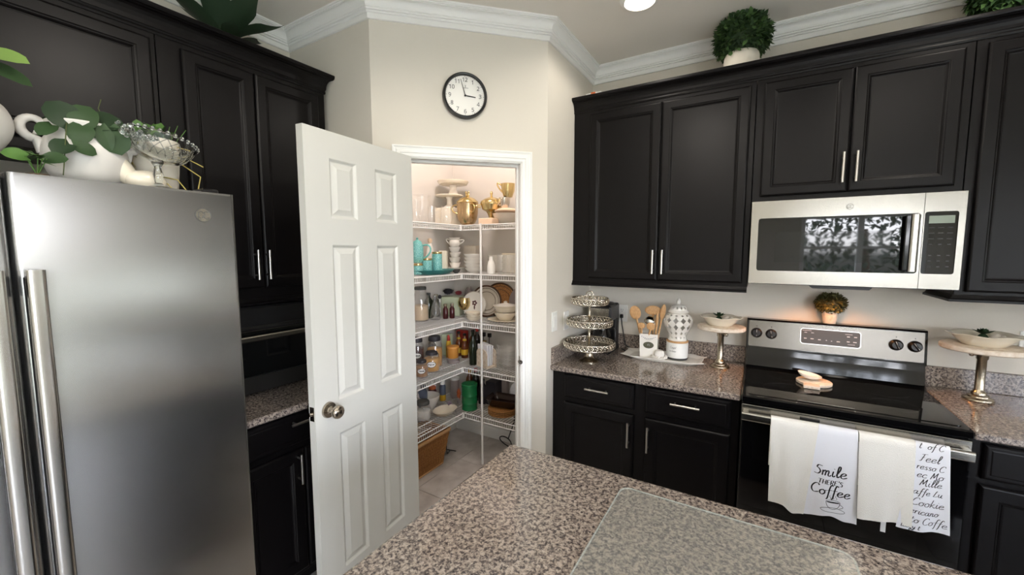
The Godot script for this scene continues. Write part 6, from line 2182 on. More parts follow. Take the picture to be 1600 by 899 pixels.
func sack(called: String, label: String, cat: String, at: Vector3, r: Vector3, m: Material, sd: int, rough := 0.22, turn := 0.0):
	# a crumpled bag: an ellipsoid with a flattened underside pushed about by noise
	var fn := FastNoiseLite.new()
	fn.seed = sd
	fn.noise_type = FastNoiseLite.TYPE_CELLULAR
	fn.cellular_return_type = FastNoiseLite.RETURN_DISTANCE2_SUB
	fn.frequency = 0.9
	fn.fractal_octaves = 2
	var nu := 56; var nv := 34
	var g := []
	for j in nv + 1:
		var f := -PI / 2 + PI * j / nv
		var row := []
		for i in nu:
			var t := TAU * i / nu
			var d := Vector3(cos(f) * cos(t), sin(f), -cos(f) * sin(t))
			var k := 1.0 + rough * (fn.get_noise_3dv(d * 3.4) - 0.1) + rough * 0.35 * fn.get_noise_3dv(d * 8.0)
			var sq := Vector3(sign(d.x) * pow(absf(d.x), 0.75), d.y, sign(d.z) * pow(absf(d.z), 0.75))
			var p := sq * r * k
			p.y = max(p.y, -r.y * 0.82) + r.y * 0.82
			row.append(p)
		row.append(row[0])
		g.append(row)
	var a := MB.new()
	a.grid(g)
	return single(called, a, m, label, cat, at, turn)

func build_pantry():
	for k in range(1, 6):
		wire_shelf("%s white wire shelf along the pantry's rear wall" % SN[k], -0.846, -0.117, 0.01, 0.4, SY[k], true, 0.0)
		wire_shelf("%s white wire shelf along the pantry's left wall" % SN[k], -1.243, -0.85, 0.012, 1.235, SY[k], false, 0.388)
	var a := MB.new()
	a.cyl(Vector3(-0.668, 0.0, 0.412), Vector3(-0.668, 1.782, 0.412), 0.008, 0.008, 14)
	single("shelf_pole", a, M.wire_white, "thin white upright pole in front of the pantry shelves", "pole")
	pantry_top()
	pantry_second()
	pantry_third()
	pantry_fourth()
	pantry_bottom()
	pantry_floor()
	dark_fillers()

func glass_vase(label: String, at: Vector3, prof: Array, cat := "vase", grp := "clear glassware on the pantry's top shelf") -> Node3D:
	return turned("glass_vase", label, cat, at, [["body", prof, M.glass]], grp, 24)

func pantry_top():
	var y: float = SY[1]
	glass_vase("tall clear crystal vase at the left end of the top shelf", Vector3(-1.0, y, 0.707), vv([0, 0.002, 0.03, 0.002, 0.026, 0.03, 0.036, 0.12, 0.04, 0.165, 0.037, 0.165, 0.033, 0.12, 0.022, 0.03, 0, 0.02]))
	glass_vase("large clear crystal bowl-shaped vase on the top shelf", Vector3(-1.09, y, 0.56), vv([0, 0.002, 0.04, 0.002, 0.03, 0.02, 0.05, 0.07, 0.068, 0.14, 0.062, 0.19, 0.07, 0.215, 0.066, 0.215, 0.058, 0.19, 0.064, 0.14, 0.046, 0.07, 0, 0.03]))
	glass_vase("short clear crystal tumbler in front of the bowl-shaped vase", Vector3(-0.955, y, 0.6), vv([0, 0.002, 0.026, 0.002, 0.031, 0.125, 0.028, 0.125, 0.023, 0.012, 0, 0.012]), "tumbler")
	var t := glass_vase("short clear glass candlestick with beaded stem on the top shelf", Vector3(-0.98, y, 0.505), vv([0, 0.002, 0.022, 0.002, 0.022, 0.008, 0.008, 0.016, 0.013, 0.03, 0.008, 0.042, 0.014, 0.058, 0.008, 0.072, 0.016, 0.088, 0.018, 0.1, 0.014, 0.1, 0, 0.085]), "candlestick")
	t = glass_vase("clear glass pitcher with a looped handle on the top shelf", Vector3(-1.0, y, 0.385), vv([0, 0.002, 0.035, 0.002, 0.046, 0.05, 0.044, 0.1, 0.034, 0.13, 0.04, 0.148, 0.037, 0.148, 0.031, 0.13, 0.041, 0.1, 0.043, 0.05, 0.03, 0.012, 0, 0.012]), "pitcher")
	handle_loop(t, Vector3(-0.03, 0.125, 0.02), Vector3(-0.05, 0.0, 0.03), Vector3(-0.042, 0.05, 0.02), 0.005, M.glass)
	# two cake stands on a box
	a_box("storage_box", "pale box under the stacked cake stands on the top shelf", "box", Vector3(-1.13, y + 0.077, 0.2), Vector3(0.16, 0.15, 0.17), M.cream)
	t = turned("pedestal_stand", "lower cream cake stand on the top pantry shelf", "cake stand", Vector3(-1.125, y + 0.153, 0.2), [["pedestal", vv([0, 0, 0.05, 0, 0.045, 0.01, 0.022, 0.03, 0.02, 0.07, 0.03, 0.088, 0, 0.089]), M.ceramic], ["plate", vv([0, 0.088, 0.105, 0.09, 0.112, 0.096, 0.112, 0.102, 0.108, 0.1, 0.1, 0.097, 0, 0.096]), M.cream]], "cream cake stands", 36)
	t = turned("pedestal_stand", "upper cream cake stand stacked on the lower one", "cake stand", Vector3(-1.1, y + 0.25, 0.18), [["pedestal", vv([0, 0, 0.042, 0, 0.04, 0.014, 0.026, 0.05, 0.03, 0.085, 0, 0.089]), M.ceramic], ["plate", vv([0, 0.088, 0.11, 0.09, 0.122, 0.106, 0.124, 0.116, 0.12, 0.114, 0.105, 0.097, 0, 0.095]), M.cream]], "cream cake stands", 36)
	# gold ice bucket
	t = turned("ice_bucket", "shiny gold and copper lidded ice bucket on the top shelf", "ice bucket", Vector3(-0.935, y, 0.21), [["body", vv([0, 0, 0.05, 0, 0.045, 0.008, 0.04, 0.014, 0.06, 0.03, 0.074, 0.06, 0.081, 0.11, 0.083, 0.175, 0.085, 0.18, 0.08, 0.18]), M.copper_gold], ["lid", vv([0.082, 0.18, 0.086, 0.183, 0.084, 0.192, 0.06, 0.214, 0.03, 0.228, 0.012, 0.232, 0, 0.233]), M.gold]], "", 32)
	a2(t, "lid_knob", [[Vector3(0, 0.245, 0), Vector3(0.02, 0.014, 0.008)], [Vector3(0.012, 0.262, 0), Vector3(0.008, 0.012, 0.006)], [Vector3(-0.012, 0.262, 0), Vector3(0.008, 0.012, 0.006)]], M.gold)
	handle_loop(t, Vector3(0.07, 0.165, 0.045), Vector3(0.06, 0.01, 0.03), Vector3(0.07, 0.1, 0.04), 0.006, M.gold)
	handle_loop(t, Vector3(-0.06, 0.165, 0.05), Vector3(-0.05, 0.01, 0.03), Vector3(-0.06, 0.1, 0.045), 0.006, M.gold)
	# gold chafing dish
	t = turned("chafing_dish", "shiny gold footed chafing dish with finial lid", "chafing dish", Vector3(-0.716, y, 0.2), [["stand", vv([0, 0, 0.045, 0, 0.045, 0.006, 0.02, 0.014, 0.018, 0.05, 0.03, 0.09, 0.04, 0.105, 0, 0.106]), M.gold], ["pan", vv([0.04, 0.105, 0.068, 0.12, 0.078, 0.15, 0.085, 0.168, 0.084, 0.172, 0.0, 0.17]), M.gold], ["lid", vv([0.084, 0.173, 0.08, 0.183, 0.055, 0.2, 0.025, 0.212, 0.01, 0.218, 0.008, 0.23, 0.012, 0.244, 0.005, 0.258, 0, 0.26]), M.gold]], "", 32)
	handle_loop(t, Vector3(-0.08, 0.16, 0.02), Vector3(-0.05, 0.0, 0.02), Vector3(-0.072, 0.14, 0.035), 0.005, M.gold)
	handle_loop(t, Vector3(0.08, 0.17, 0.02), Vector3(0.055, 0.05, 0.02), Vector3(0.076, 0.15, 0.03), 0.005, M.silver)
	a_box("gift_box", "flat pale peach box at the front of the top shelf", "box", Vector3(-0.665, y + 0.0235, 0.315), Vector3(0.12, 0.045, 0.09), mt("peach", c8(234, 206, 178), 0.6))
	# stacked serving bowl, plate and gilt cup
	turned("serving_bowl", "wide pale ceramic bowl at the right of the top shelf", "bowl", Vector3(-0.585, y, 0.205), [["bowl", bowl_prof(0.1, 0.085), M.stoneware]], "", 32)
	turned("serving_plate", "peach plate resting on the pale bowl on the top shelf", "plate", Vector3(-0.583, y + 0.086, 0.205), [["plate", vv([0, 0, 0.05, 0, 0.085, 0.012, 0.088, 0.02, 0.06, 0.034, 0.03, 0.04, 0, 0.041]), M.peach]], "", 32)
	t = turned("silver_cup", "silver cup with a big looped handle on the peach plate", "cup", Vector3(-0.6, y + 0.1275, 0.2), [["body", vv([0, 0, 0.025, 0, 0.035, 0.02, 0.042, 0.05, 0.044, 0.075, 0.04, 0.075, 0.03, 0.02, 0, 0.01]), M.silver]])
	handle_loop(t, Vector3(-0.04, 0.07, 0.01), Vector3(-0.05, 0.02, 0.01), Vector3(-0.034, 0.02, 0.01), 0.005, M.silver)
	t = turned("gold_cup", "gilt cup with a curled handle topmost of the right-hand stack", "cup", Vector3(-0.575, y + 0.203, 0.19), [["body", vv([0, 0, 0.03, 0, 0.035, 0.01, 0.048, 0.05, 0.052, 0.1, 0.048, 0.1, 0.04, 0.04, 0, 0.012]), M.gold]])
	handle_loop(t, Vector3(-0.05, 0.09, 0.01), Vector3(-0.05, 0.05, 0.01), Vector3(-0.042, 0.04, 0.01), 0.006, M.gold)

func a2(parent: Node, called: String, ells: Array, m: Material):
	var a := MB.new()
	for e in ells: a.ell(e[0], e[1], 14, 9)
	return obj(called, a, m, parent)

func a_box(called: String, label: String, cat: String, at: Vector3, s: Vector3, m: Material, turn := 0.0, grp := "", bev := 0.004):
	# a carton: body, top flap seam and a printed front patch keep it from being a bare block
	var t := thing(called, label, cat, at - Vector3(0, s.y / 2, 0), turn, grp)
	var a := MB.new()
	a.box(Vector3(0, s.y / 2, 0), s, bev)
	obj("carton", a, m, t)
	a = MB.new()
	a.box(Vector3(0, s.y + 0.0004, 0), Vector3(s.x * 0.96, 0.0008, s.z * 0.2), 0)
	obj("top_seam", a, m, t)
	return t

func teal_tin(label: String, at: Vector3, r: float, h: float):
	turned("teal_canister", label, "canister", at, [["body", vv([0, 0, r * 0.97, 0, r, 0.003, r, h - 0.014, r * 0.98, h - 0.012]), M.teal_pattern], ["lid", vv([r * 1.0, h - 0.014, r * 1.03, h - 0.012, r * 1.03, h - 0.003, r, h, 0, h]), M.gold, "gold-coloured lid"]], "teal patterned tea set", 24)

func pantry_second():
	var y: float = SY[2]
	var m := mt("teal_pattern", Color.WHITE, 0.35)
	m.albedo_texture = noise_tex(FastNoiseLite.TYPE_CELLULAR, 0.09, 256, [[0.0, c8(70, 140, 150)], [0.3, c8(96, 172, 174)], [0.55, c8(150, 212, 206)], [1.0, c8(186, 226, 216)]], 1, 31)
	tri_uv(m, 8.0)
	var t: Node3D = turned("serving_tray", "deep teal oval tray under the patterned tea set", "tray", Vector3(-0.99, y, 0.56), [["dish", vv([0, 0.001, 0.09, 0.001, 0.12, 0.006, 0.15, 0.03, 0.155, 0.034, 0.15, 0.034, 0.118, 0.011, 0.09, 0.006, 0, 0.006]), M.teal_deep]], "", 40, 0.82, 1.25)
	t = turned("teapot", "teal patterned teapot at the left of the second shelf", "teapot", Vector3(-1.02, y + 0.087, 0.68), [["body", vv([0, 0, 0.03, 0, 0.034, 0.004, 0.042, 0.04, 0.042, 0.1, 0.036, 0.13, 0.03, 0.138]), M.teal_pattern], ["lid", vv([0.031, 0.138, 0.028, 0.148, 0.012, 0.158, 0.006, 0.162, 0.009, 0.172, 0, 0.178]), M.teal]], "teal patterned tea set")
	handle_loop(t, Vector3(0.034, 0.12, -0.02), Vector3(0.06, 0.03, -0.035), Vector3(0.036, 0.03, -0.02), 0.006, M.teal)
	var a := MB.new()
	a.tube([Vector3(-0.03, 0.05, 0.02), Vector3(-0.06, 0.08, 0.04), Vector3(-0.075, 0.13, 0.05)], [0.014, 0.01, 0.007], 10)
	obj("spout", a, M.teal, t)
	teal_tin("medium teal canister with gold lid in front of the tall one", Vector3(-0.985, y + 0.0075, 0.625), 0.036, 0.11)
	teal_tin("tall teal canister with gold lid on the teal tray", Vector3(-0.965, y + 0.0075, 0.54), 0.036, 0.155)
	teal_tin("small teal canister under the teapot on the second shelf", Vector3(-0.985, y + 0.0075, 0.715), 0.034, 0.075)
	a_box("recipe_box", "square cream ceramic box behind the teal canisters", "box", Vector3(-1.06, y + 0.085, 0.36), Vector3(0.06, 0.17, 0.06), M.cream, 0.5)
	# little cone figure with a cap
	t = turned("figurine", "small white cone-shaped figurine with a tan head on the second shelf", "figurine", Vector3(-1.14, y, 0.42), [["robe", vv([0, 0, 0.05, 0, 0.052, 0.01, 0.04, 0.1, 0.026, 0.18, 0.012, 0.225, 0, 0.228]), M.ceramic_matte], ["head", vv([0, 0.225, 0.012, 0.23, 0.018, 0.245, 0.014, 0.262, 0, 0.268]), M.peach, "tan head"]])
	# stack of cream cups with a creamer on top
	stack_of("creamer_cup", "cream porcelain cup|below the creamer on the second shelf", "cup", "cream cups below the creamer", Vector3(-1.06, y + 0.0365, 0.22), 4, 0.041, vv([0, 0, 0.03, 0, 0.034, 0.006, 0.044, 0.03, 0.048, 0.04, 0.045, 0.04, 0.034, 0.01, 0, 0.005]), M.ceramic)
	t = turned("creamer", "cream porcelain pitcher with wide lip on top of the cup stack", "pitcher", Vector3(-1.06, y + 0.202, 0.22), [["body", vv([0, 0, 0.034, 0, 0.046, 0.02, 0.044, 0.042, 0.034, 0.055, 0.048, 0.072, 0.045, 0.072, 0.03, 0.055, 0, 0.02]), M.ceramic]])
	handle_loop(t, Vector3(0.04, 0.05, 0.0), Vector3(0.05, 0.02, -0.02), Vector3(0.045, 0.02, 0.0), 0.005, M.ceramic)
	handle_loop(t, Vector3(-0.04, 0.05, 0.0), Vector3(-0.04, 0.03, 0.02), Vector3(-0.045, 0.02, 0.0), 0.005, M.ceramic)
	a_box("keepsake_box", "pale grey box at the back of the second shelf", "box", Vector3(-0.985, y + 0.105, 0.075), Vector3(0.12, 0.21, 0.1), M.stoneware)
	# plates stack in the corner
	stack_of("dinner_plate", "white dinner plate|under the cream cups", "plate", "white plates in the pantry corner", Vector3(-1.06, y, 0.22), 5, 0.0072, vv([0, 0, 0.06, 0, 0.1, 0.004, 0.115, 0.01, 0.115, 0.0118, 0.1, 0.0068, 0.06, 0.0068, 0, 0.0068]), M.ceramic, 0.002)
	# bowls
	stack_of("cereal_bowl", "white bowl|right of the corner plates", "bowl", "white bowls beside the pole", Vector3(-0.845, y, 0.26), 5, 0.026, bowl_prof(0.074, 0.042, 0.5), M.ceramic, 0.006)
	stack_of("soup_bowl", "white footed bowl|behind the milk bottle", "bowl", "white bowls behind the milk bottle", Vector3(-0.715, y, 0.14), 4, 0.03, bowl_prof(0.062, 0.046, 0.5), M.ceramic, 0.005)
	turned("gravy_boat", "dark-patterned little dish between the bowl stacks", "dish", Vector3(-0.93, y, 0.365), [["dish", bowl_prof(0.032, 0.03), M.charcoal]])
	t = turned("milk_bottle", "small white milk bottle at the front of the second shelf", "bottle", Vector3(-0.62, y, 0.352), [["body", vv([0, 0, 0.024, 0, 0.028, 0.004, 0.029, 0.06, 0.022, 0.09, 0.014, 0.105, 0.015, 0.128, 0.013, 0.128, 0.011, 0.105, 0, 0.1]), M.white_plastic]])
	var n := 0
	for q in [[-0.565, 0.3, "in front at the left"], [-0.495, 0.3, "in front at the right"], [-0.575, 0.215, "at the back left"], [-0.5, 0.21, "at the back right"]]:
		turned("glass_tumbler", "clear ribbed drinking glass %s of the second shelf's glassware" % q[2], "glass", Vector3(q[0], y, q[1]), [["body", vv([0, 0.001, 0.028, 0.001, 0.033, 0.04, 0.031, 0.05, 0.035, 0.14, 0.0325, 0.14, 0.029, 0.05, 0.03, 0.04, 0.024, 0.012, 0, 0.012]), M.glass]], "clear tumblers on the second shelf")
		n += 1
	a_box("tea_box", "flat cream box at the rear behind the tumblers", "box", Vector3(-0.62, y + 0.075, 0.08), Vector3(0.13, 0.15, 0.06), M.cream)

func pantry_third():
	var y: float = SY[3]
	var t := turned("glass_jar", "large glass jar half full of oats on the third shelf", "jar", Vector3(-1.145, y, 0.53), [["glass", vv([0, 0.001, 0.055, 0.001, 0.06, 0.01, 0.061, 0.17, 0.052, 0.2, 0.04, 0.215, 0.04, 0.235, 0.037, 0.235, 0.037, 0.215, 0.049, 0.198, 0.058, 0.17, 0.057, 0.012, 0, 0.006]), M.glass], ["oats", vv([0, 0.007, 0.054, 0.01, 0.056, 0.018, 0.056, 0.115, 0.03, 0.125, 0, 0.12]), M.grain_oat, "pale oats"], ["lid", vv([0, 0.237, 0.044, 0.237, 0.044, 0.256, 0.04, 0.26, 0, 0.26]), M.charcoal, "grey metal lid"]], "", 28)
	turned("glass_carafe", "clear empty glass carafe beside the oats jar", "carafe", Vector3(-1.085, y, 0.435), [["body", vv([0, 0.001, 0.036, 0.001, 0.041, 0.01, 0.04, 0.06, 0.022, 0.12, 0.015, 0.14, 0.02, 0.185, 0.017, 0.185, 0.012, 0.14, 0.019, 0.12, 0.037, 0.06, 0, 0.014]), M.glass]], "", 24)
	t = turned("glass_cruet", "clear glass cruet with a curved spout behind the carafe", "cruet", Vector3(-1.13, y, 0.33), [["body", vv([0, 0.001, 0.03, 0.001, 0.034, 0.04, 0.02, 0.09, 0.014, 0.15, 0.011, 0.15, 0.017, 0.09, 0, 0.03]), M.glass], ["stopper", vv([0, 0.15, 0.013, 0.152, 0.016, 0.165, 0.008, 0.178, 0, 0.18]), M.bag_black, "black stopper"]])
	for q in [[-1.047, 0.36, "front"], [-1.018, 0.315, "rear"]]:
		turned("vinegar_bottle", "small dark vinegar bottle with shiny cap, %s one of the pair" % q[2], "bottle", Vector3(q[0], y, q[1]), [["body", vv([0, 0, 0.018, 0, 0.02, 0.004, 0.02, 0.075, 0.012, 0.09, 0.012, 0.1]), M.burgundy], ["cap", vv([0.013, 0.098, 0.014, 0.1, 0.014, 0.118, 0, 0.12]), M.silver, "silvery cap"]], "small vinegar bottles", 18)
	a_box("storage_tub", "pale green tub under the bags on the third shelf", "tub", Vector3(-1.12, y + 0.078, 0.175), Vector3(0.17, 0.155, 0.15), M.pale_green, 0.3)
	sack("plastic_bag", "crumpled black plastic bag on the pale green tub", "bag", Vector3(-1.15, y + 0.157, 0.2), Vector3(0.075, 0.045, 0.075), M.bag_black, 3, 0.5)
	sack("snack_bag", "crumpled red snack bag beside the black bag", "bag", Vector3(-1.075, y + 0.157, 0.16), Vector3(0.05, 0.034, 0.05), M.bag_red, 5, 0.5)
	sack("foil_bag", "crumpled grey bag above the gold goblet", "bag", Vector3(-1.02, y, 0.09), Vector3(0.075, 0.16, 0.07), M.bag_grey, 8, 0.45)
	turned("goblet", "hammered gold goblet on the third shelf", "goblet", Vector3(-0.975, y, 0.215), [["bowl", vv([0.008, 0.055, 0.03, 0.062, 0.047, 0.09, 0.05, 0.12, 0.042, 0.155, 0.039, 0.155, 0.046, 0.12, 0.03, 0.07, 0, 0.066]), M.gold], ["stem", vv([0, 0, 0.034, 0, 0.034, 0.004, 0.012, 0.012, 0.008, 0.055, 0, 0.056]), M.glass]], "", 20)
	# plates standing on edge
	var plates := [[Vector3(-0.745, 0.0, 0.035), 0.135, "large dark brown plate standing at the rear of the third shelf", M.wicker, M.brown_rim, 0.0], [Vector3(-0.835, 0.0, 0.098), 0.125, "large tan ringed plate standing behind the flowered plate", M.stoneware, M.brown_rim, 0.0], [Vector3(-0.9, 0.0, 0.175), 0.103, "white plate with a brown flower motif standing on edge", M.ceramic, M.stoneware, 1.0]]
	for p in plates:
		var pt := thing("display_plate", p[2], "plate", p[0] + Vector3(0, y, 0), 0.25, "plates standing on edge")
		var r: float = p[1]
		var tl := Transform3D(Basis(Vector3.RIGHT, PI / 2 - 0.12), Vector3(0, r * 0.995, 0))
		var a := MB.new()
		a.xf = tl
		a.lathe(vv([0, 0, r * 0.6, 0, r * 0.98, 0.014, r, 0.017, r * 0.97, 0.0185, r * 0.66, 0.006, 0, 0.005]), 48)
		obj("plate", a, p[3], pt)
		a = MB.new()
		a.xf = tl
		for rr in ([0.98, 0.82, 0.6] if p[5] < 0.5 else [0.97]):
			var ring := []
			var hh: float = 0.006 + max(0.0, (rr - 0.66) / 0.32) * 0.0125
			for k in 48: ring.append(Vector3(cos(TAU * k / 48) * r * rr, hh, sin(TAU * k / 48) * r * rr))
			a.tube(ring, (0.0075 if p[5] < 0.5 else 0.003) if rr > 0.9 else 0.0022, 5, true)
		obj("painted_ring", a, p[4], pt, "brown painted rings" if p[5] < 0.5 else "thin rim line")
		if p[5] > 0.5:
			a = MB.new()
			a.xf = tl
			for k in 5: a.ell(Vector3(cos(k * 1.256) * 0.014, 0.0055, sin(k * 1.256) * 0.014 - 0.01), Vector3(0.009, 0.0012, 0.009), 10, 5)
			a.ell(Vector3(0.0, 0.0055, 0.024), Vector3(0.006, 0.0012, 0.02), 10, 5)
			obj("flower_motif", a, M.burgundy, pt, "dark flower motif")
	stack_of("dessert_bowl", "small cream bowl|in front of the flowered plate", "bowl", "small cream bowls by the pole", Vector3(-0.82, y, 0.3), 3, 0.017, vv([0, 0, 0.04, 0, 0.045, 0.005, 0.06, 0.02, 0.064, 0.028, 0.061, 0.028, 0.044, 0.012, 0, 0.008]), M.cream, 0.003)
	turned("oval_platter", "cream oval platter under the soup tureens", "platter", Vector3(-0.6, y, 0.2), [["platter", vv([0, 0, 0.08, 0, 0.118, 0.008, 0.122, 0.012, 0.118, 0.013, 0.08, 0.006, 0, 0.006]), M.cream]], "", 40, 1.1, 1.0)
	turned("soup_tureen", "lower cream bowl of the pair on the oval platter", "bowl", Vector3(-0.6, y + 0.0065, 0.19), [["bowl", vv([0, 0, 0.05, 0, 0.055, 0.006, 0.08, 0.04, 0.09, 0.06, 0.087, 0.06, 0.074, 0.036, 0, 0.012]), M.cream]], "cream tureens", 32)
	t = turned("soup_tureen", "upper cream tureen with a gilt-knobbed lid", "tureen", Vector3(-0.6, y + 0.067, 0.19), [["bowl", vv([0, 0, 0.07, 0, 0.078, 0.01, 0.083, 0.04, 0.095, 0.046, 0.095, 0.05, 0.08, 0.05]), M.cream], ["lid", vv([0.08, 0.05, 0.06, 0.058, 0.02, 0.066, 0.012, 0.07, 0.016, 0.078, 0.0, 0.083]), M.ceramic]], "cream tureens", 32)
	var pt2 := thing("display_plate", "smooth grey plate standing at the right end of the third shelf", "plate", Vector3(-0.535, y, 0.05), -0.2, "plates standing on edge")
	var a3 := MB.new()
	a3.xf = Transform3D(Basis(Vector3.RIGHT, PI / 2 - 0.1), Vector3(0, 0.125, 0))
	a3.lathe(vv([0, 0, 0.07, 0, 0.122, 0.014, 0.125, 0.017, 0.12, 0.018, 0.075, 0.006, 0, 0.005]), 40)
	obj("plate", a3, M.bag_grey, pt2)

func label_jar(label: String, at: Vector3, r: float, h: float, fill: Material, fh: float, ltxt: Array, face: Vector3, sq := true):
	var t := thing("labelled_jar", label, "jar", at, 0.0, "labelled storage jars")
	var a := MB.new()
	var rr := r
	a.lathe(vv([0, 0.001, rr * 0.94, 0.001, rr, 0.008, rr, h * 0.72, rr * 0.8, h * 0.82, rr * 0.72, h * 0.86, rr * 0.68, h * 0.86, rr * 0.76, h * 0.81, rr * 0.95, h * 0.71, rr * 0.95, 0.01, 0, 0.006]), 24)
	obj("glass", a, M.glass, t)
	a = MB.new()
	a.lathe(vv([0, 0.007, rr * 0.93, 0.01, rr * 0.94, 0.016, rr * 0.94, h * fh, rr * 0.4, h * fh + 0.006, 0, h * fh + 0.004]), 24)
	obj("contents", a, fill, t)
	a = MB.new()
	a.lathe(vv([rr * 0.74, h * 0.845, rr * 0.78, h * 0.85, rr * 0.78, h * 0.95, rr * 0.7, h, 0, h]), 24)
	obj("lid", a, M.bag_black, t, "dark metal lid")
	# oval label wrapped on the front
	var th0 := atan2(face.x, face.z)
	var put := func(x: float, yy: float, lift: float) -> Vector3:
		var th := th0 + x / rr
		return Vector3(sin(th) * (rr + lift), yy, cos(th) * (rr + lift))
	var ly := h * 0.42; var lw: float = min(r * 0.72, 0.036); var lh := lw * 0.62
	for lay in 2:
		a = MB.new()
		var k0: float = 1.0 if lay == 0 else 0.86
		a.smooth()
		for i in 24:
			var t0 := TAU * i / 24; var t1 := TAU * (i + 1) / 24
			a.tri(put.call(0, ly, 0.001 + lay * 0.0006), put.call(cos(t0) * lw * k0, ly + sin(t0) * lh * k0, 0.001 + lay * 0.0006), put.call(cos(t1) * lw * k0, ly + sin(t1) * lh * k0, 0.001 + lay * 0.0006))
		obj("label_border" if lay == 0 else "oval_label", a, M.ink if lay == 0 else M.label_white, t, "dark rim of the oval label" if lay == 0 else "white oval label")
	a = MB.new()
	a.flat()
	var lay2 := func(x: float, yy: float) -> Vector3: return put.call(x, yy, 0.0022)
	write_line(a, ltxt[0], -lw * 0.62, ly - lh * 0.2, lh * 0.45, lw * 0.08, 0.2, lay2, lw * 1.25 / (lh * 0.45) / ltxt[1])
	obj("label_script", a, M.ink, t, "dark script").set_meta("kind", "stuff")

func pantry_fourth():
	var y: float = SY[4]
	var fc := Vector3(0.62, 0, 0.78)
	label_jar("short jar of brown grain with white oval label, leftmost of the front row", Vector3(-0.95, y, 0.735), 0.042, 0.122, M.grain_brown, 0.64, ["Cocoa", 4.8], fc)
	label_jar("wide jar of golden pasta with white oval label in the front row", Vector3(-0.985, y, 0.595), 0.056, 0.148, M.grain_gold, 0.66, ["rice", 2.9], fc)
	label_jar("tall jar of golden cereal with white oval label in the back row", Vector3(-1.055, y, 0.485), 0.058, 0.235, M.grain_gold, 0.6, ["Cereal", 5.0], fc)
	label_jar("dark jar with white oval label at the back left of the fourth shelf", Vector3(-1.16, y, 0.56), 0.05, 0.225, M.burgundy, 0.66, ["tea", 2.5], fc)
	var t := turned("mustard_bottle", "yellow squeeze bottle with red cap on the fourth shelf", "bottle", Vector3(-1.122, y, 0.24), [["body", vv([0, 0, 0.02, 0, 0.022, 0.006, 0.023, 0.1, 0.018, 0.135, 0.012, 0.145]), M.yellow], ["cap", vv([0.013, 0.144, 0.014, 0.146, 0.012, 0.17, 0.005, 0.19, 0, 0.192]), M.red, "red cap"]], "", 18)
	stack_of("flat_can", "flat pale tin can|under the caramel tub", "can", "flat cans under the tub", Vector3(-1.0, y, 0.335), 2, 0.0195, vv([0, 0, 0.048, 0, 0.05, 0.002, 0.048, 0.004, 0.048, 0.015, 0.05, 0.017, 0.048, 0.019, 0, 0.019]), M.bag_grey, 0.004)
	turned("sauce_tub", "caramel coloured plastic tub with lid on the flat cans", "tub", Vector3(-1.005, y + 0.0395, 0.33), [["body", vv([0, 0, 0.042, 0, 0.044, 0.004, 0.047, 0.075]), M.caramel], ["lid", vv([0.047, 0.073, 0.05, 0.075, 0.05, 0.088, 0.047, 0.092, 0, 0.092]), M.caramel]], "", 24)
	for q in [[-1.1, 0.135, 0.205, "left"], [-1.015, 0.165, 0.2, "right"]]:
		turned("oil_bottle", "amber oil bottle with yellow neck band, %s of the two" % q[3], "bottle", Vector3(q[0], y, q[1]), [["body", vv([0, 0, 0.026, 0, 0.028, 0.004, 0.028, 0.11, 0.018, 0.14, 0.012, 0.155, 0.011, 0.19]), M.bottle_amber], ["neck_band", vv([0.0185, 0.142, 0.0155, 0.152, 0.0135, 0.158]), M.yellow, "yellow band"], ["label", vv([0.0284, 0.025, 0.0287, 0.026, 0.0287, 0.07, 0.0284, 0.071]), M.yellow, "yellow and red label"], ["cap", vv([0.0125, 0.186, 0.0135, 0.188, 0.0135, q[2], 0, q[2] + 0.001]), M.ink, "black cap"]], "amber oil bottles", 18)
	turned("wine_bottle", "slim dark green bottle left of the napkin holder", "bottle", Vector3(-0.83, y, 0.3), [["body", vv([0, 0, 0.026, 0, 0.028, 0.004, 0.028, 0.14, 0.02, 0.175, 0.012, 0.2, 0.011, 0.25, 0.013, 0.252, 0.013, 0.258, 0, 0.259]), M.bottle_green]], "", 20)
	a_box("spice_carton", "red carton at the back of the fourth shelf", "carton", Vector3(-1.12, y + 0.1, 0.06), Vector3(0.09, 0.2, 0.06), M.red)
	a_box("rice_carton", "dull green carton in the rear corner of the fourth shelf", "carton", Vector3(-1.195, y + 0.09, 0.17), Vector3(0.06, 0.18, 0.08), M.pale_green)
	# napkin holder: two upright panels with napkins between
	t = thing("napkin_holder", "white wooden napkin holder stuffed with paper on the fourth shelf", "napkin holder", Vector3(-0.71, y, 0.29), -0.35)
	var a := MB.new()
	var arch := PackedVector2Array([Vector2(-0.065, 0), Vector2(0.065, 0), Vector2(0.065, 0.11), Vector2(0.055, 0.13), Vector2(0.03, 0.14), Vector2(-0.03, 0.14), Vector2(-0.055, 0.13), Vector2(-0.065, 0.11)])
	a.prism(arch, 0.038, 0.046)
	obj("front_panel", a, M.white_wood, t)
	a = MB.new()
	a.prism(arch, -0.046, -0.038)
	obj("rear_panel", a, M.white_wood, t)
	a = MB.new()
	a.box(Vector3(0, 0.006, 0), Vector3(0.13, 0.012, 0.076), 0.001)
	obj("base", a, M.white_wood, t)
	for k in 3:
		a = MB.new()
		a.xf = Transform3D(Basis(Vector3(0, 0, 1), -0.08 + 0.07 * k), Vector3(-0.03 + 0.012 * k, 0.014, -0.026 + 0.024 * k))
		a.box(Vector3(0, 0.078, 0), Vector3(0.125, 0.156, 0.014), 0.002)
		var o := obj("paper_napkins", a, M.towel_white)
		o.position = t.position
		o.rotation = t.rotation
		tag(o, "folded white paper napkins %s in the wooden holder" % ["rearmost", "in the middle", "foremost"][k], "napkins", "napkins in the holder")
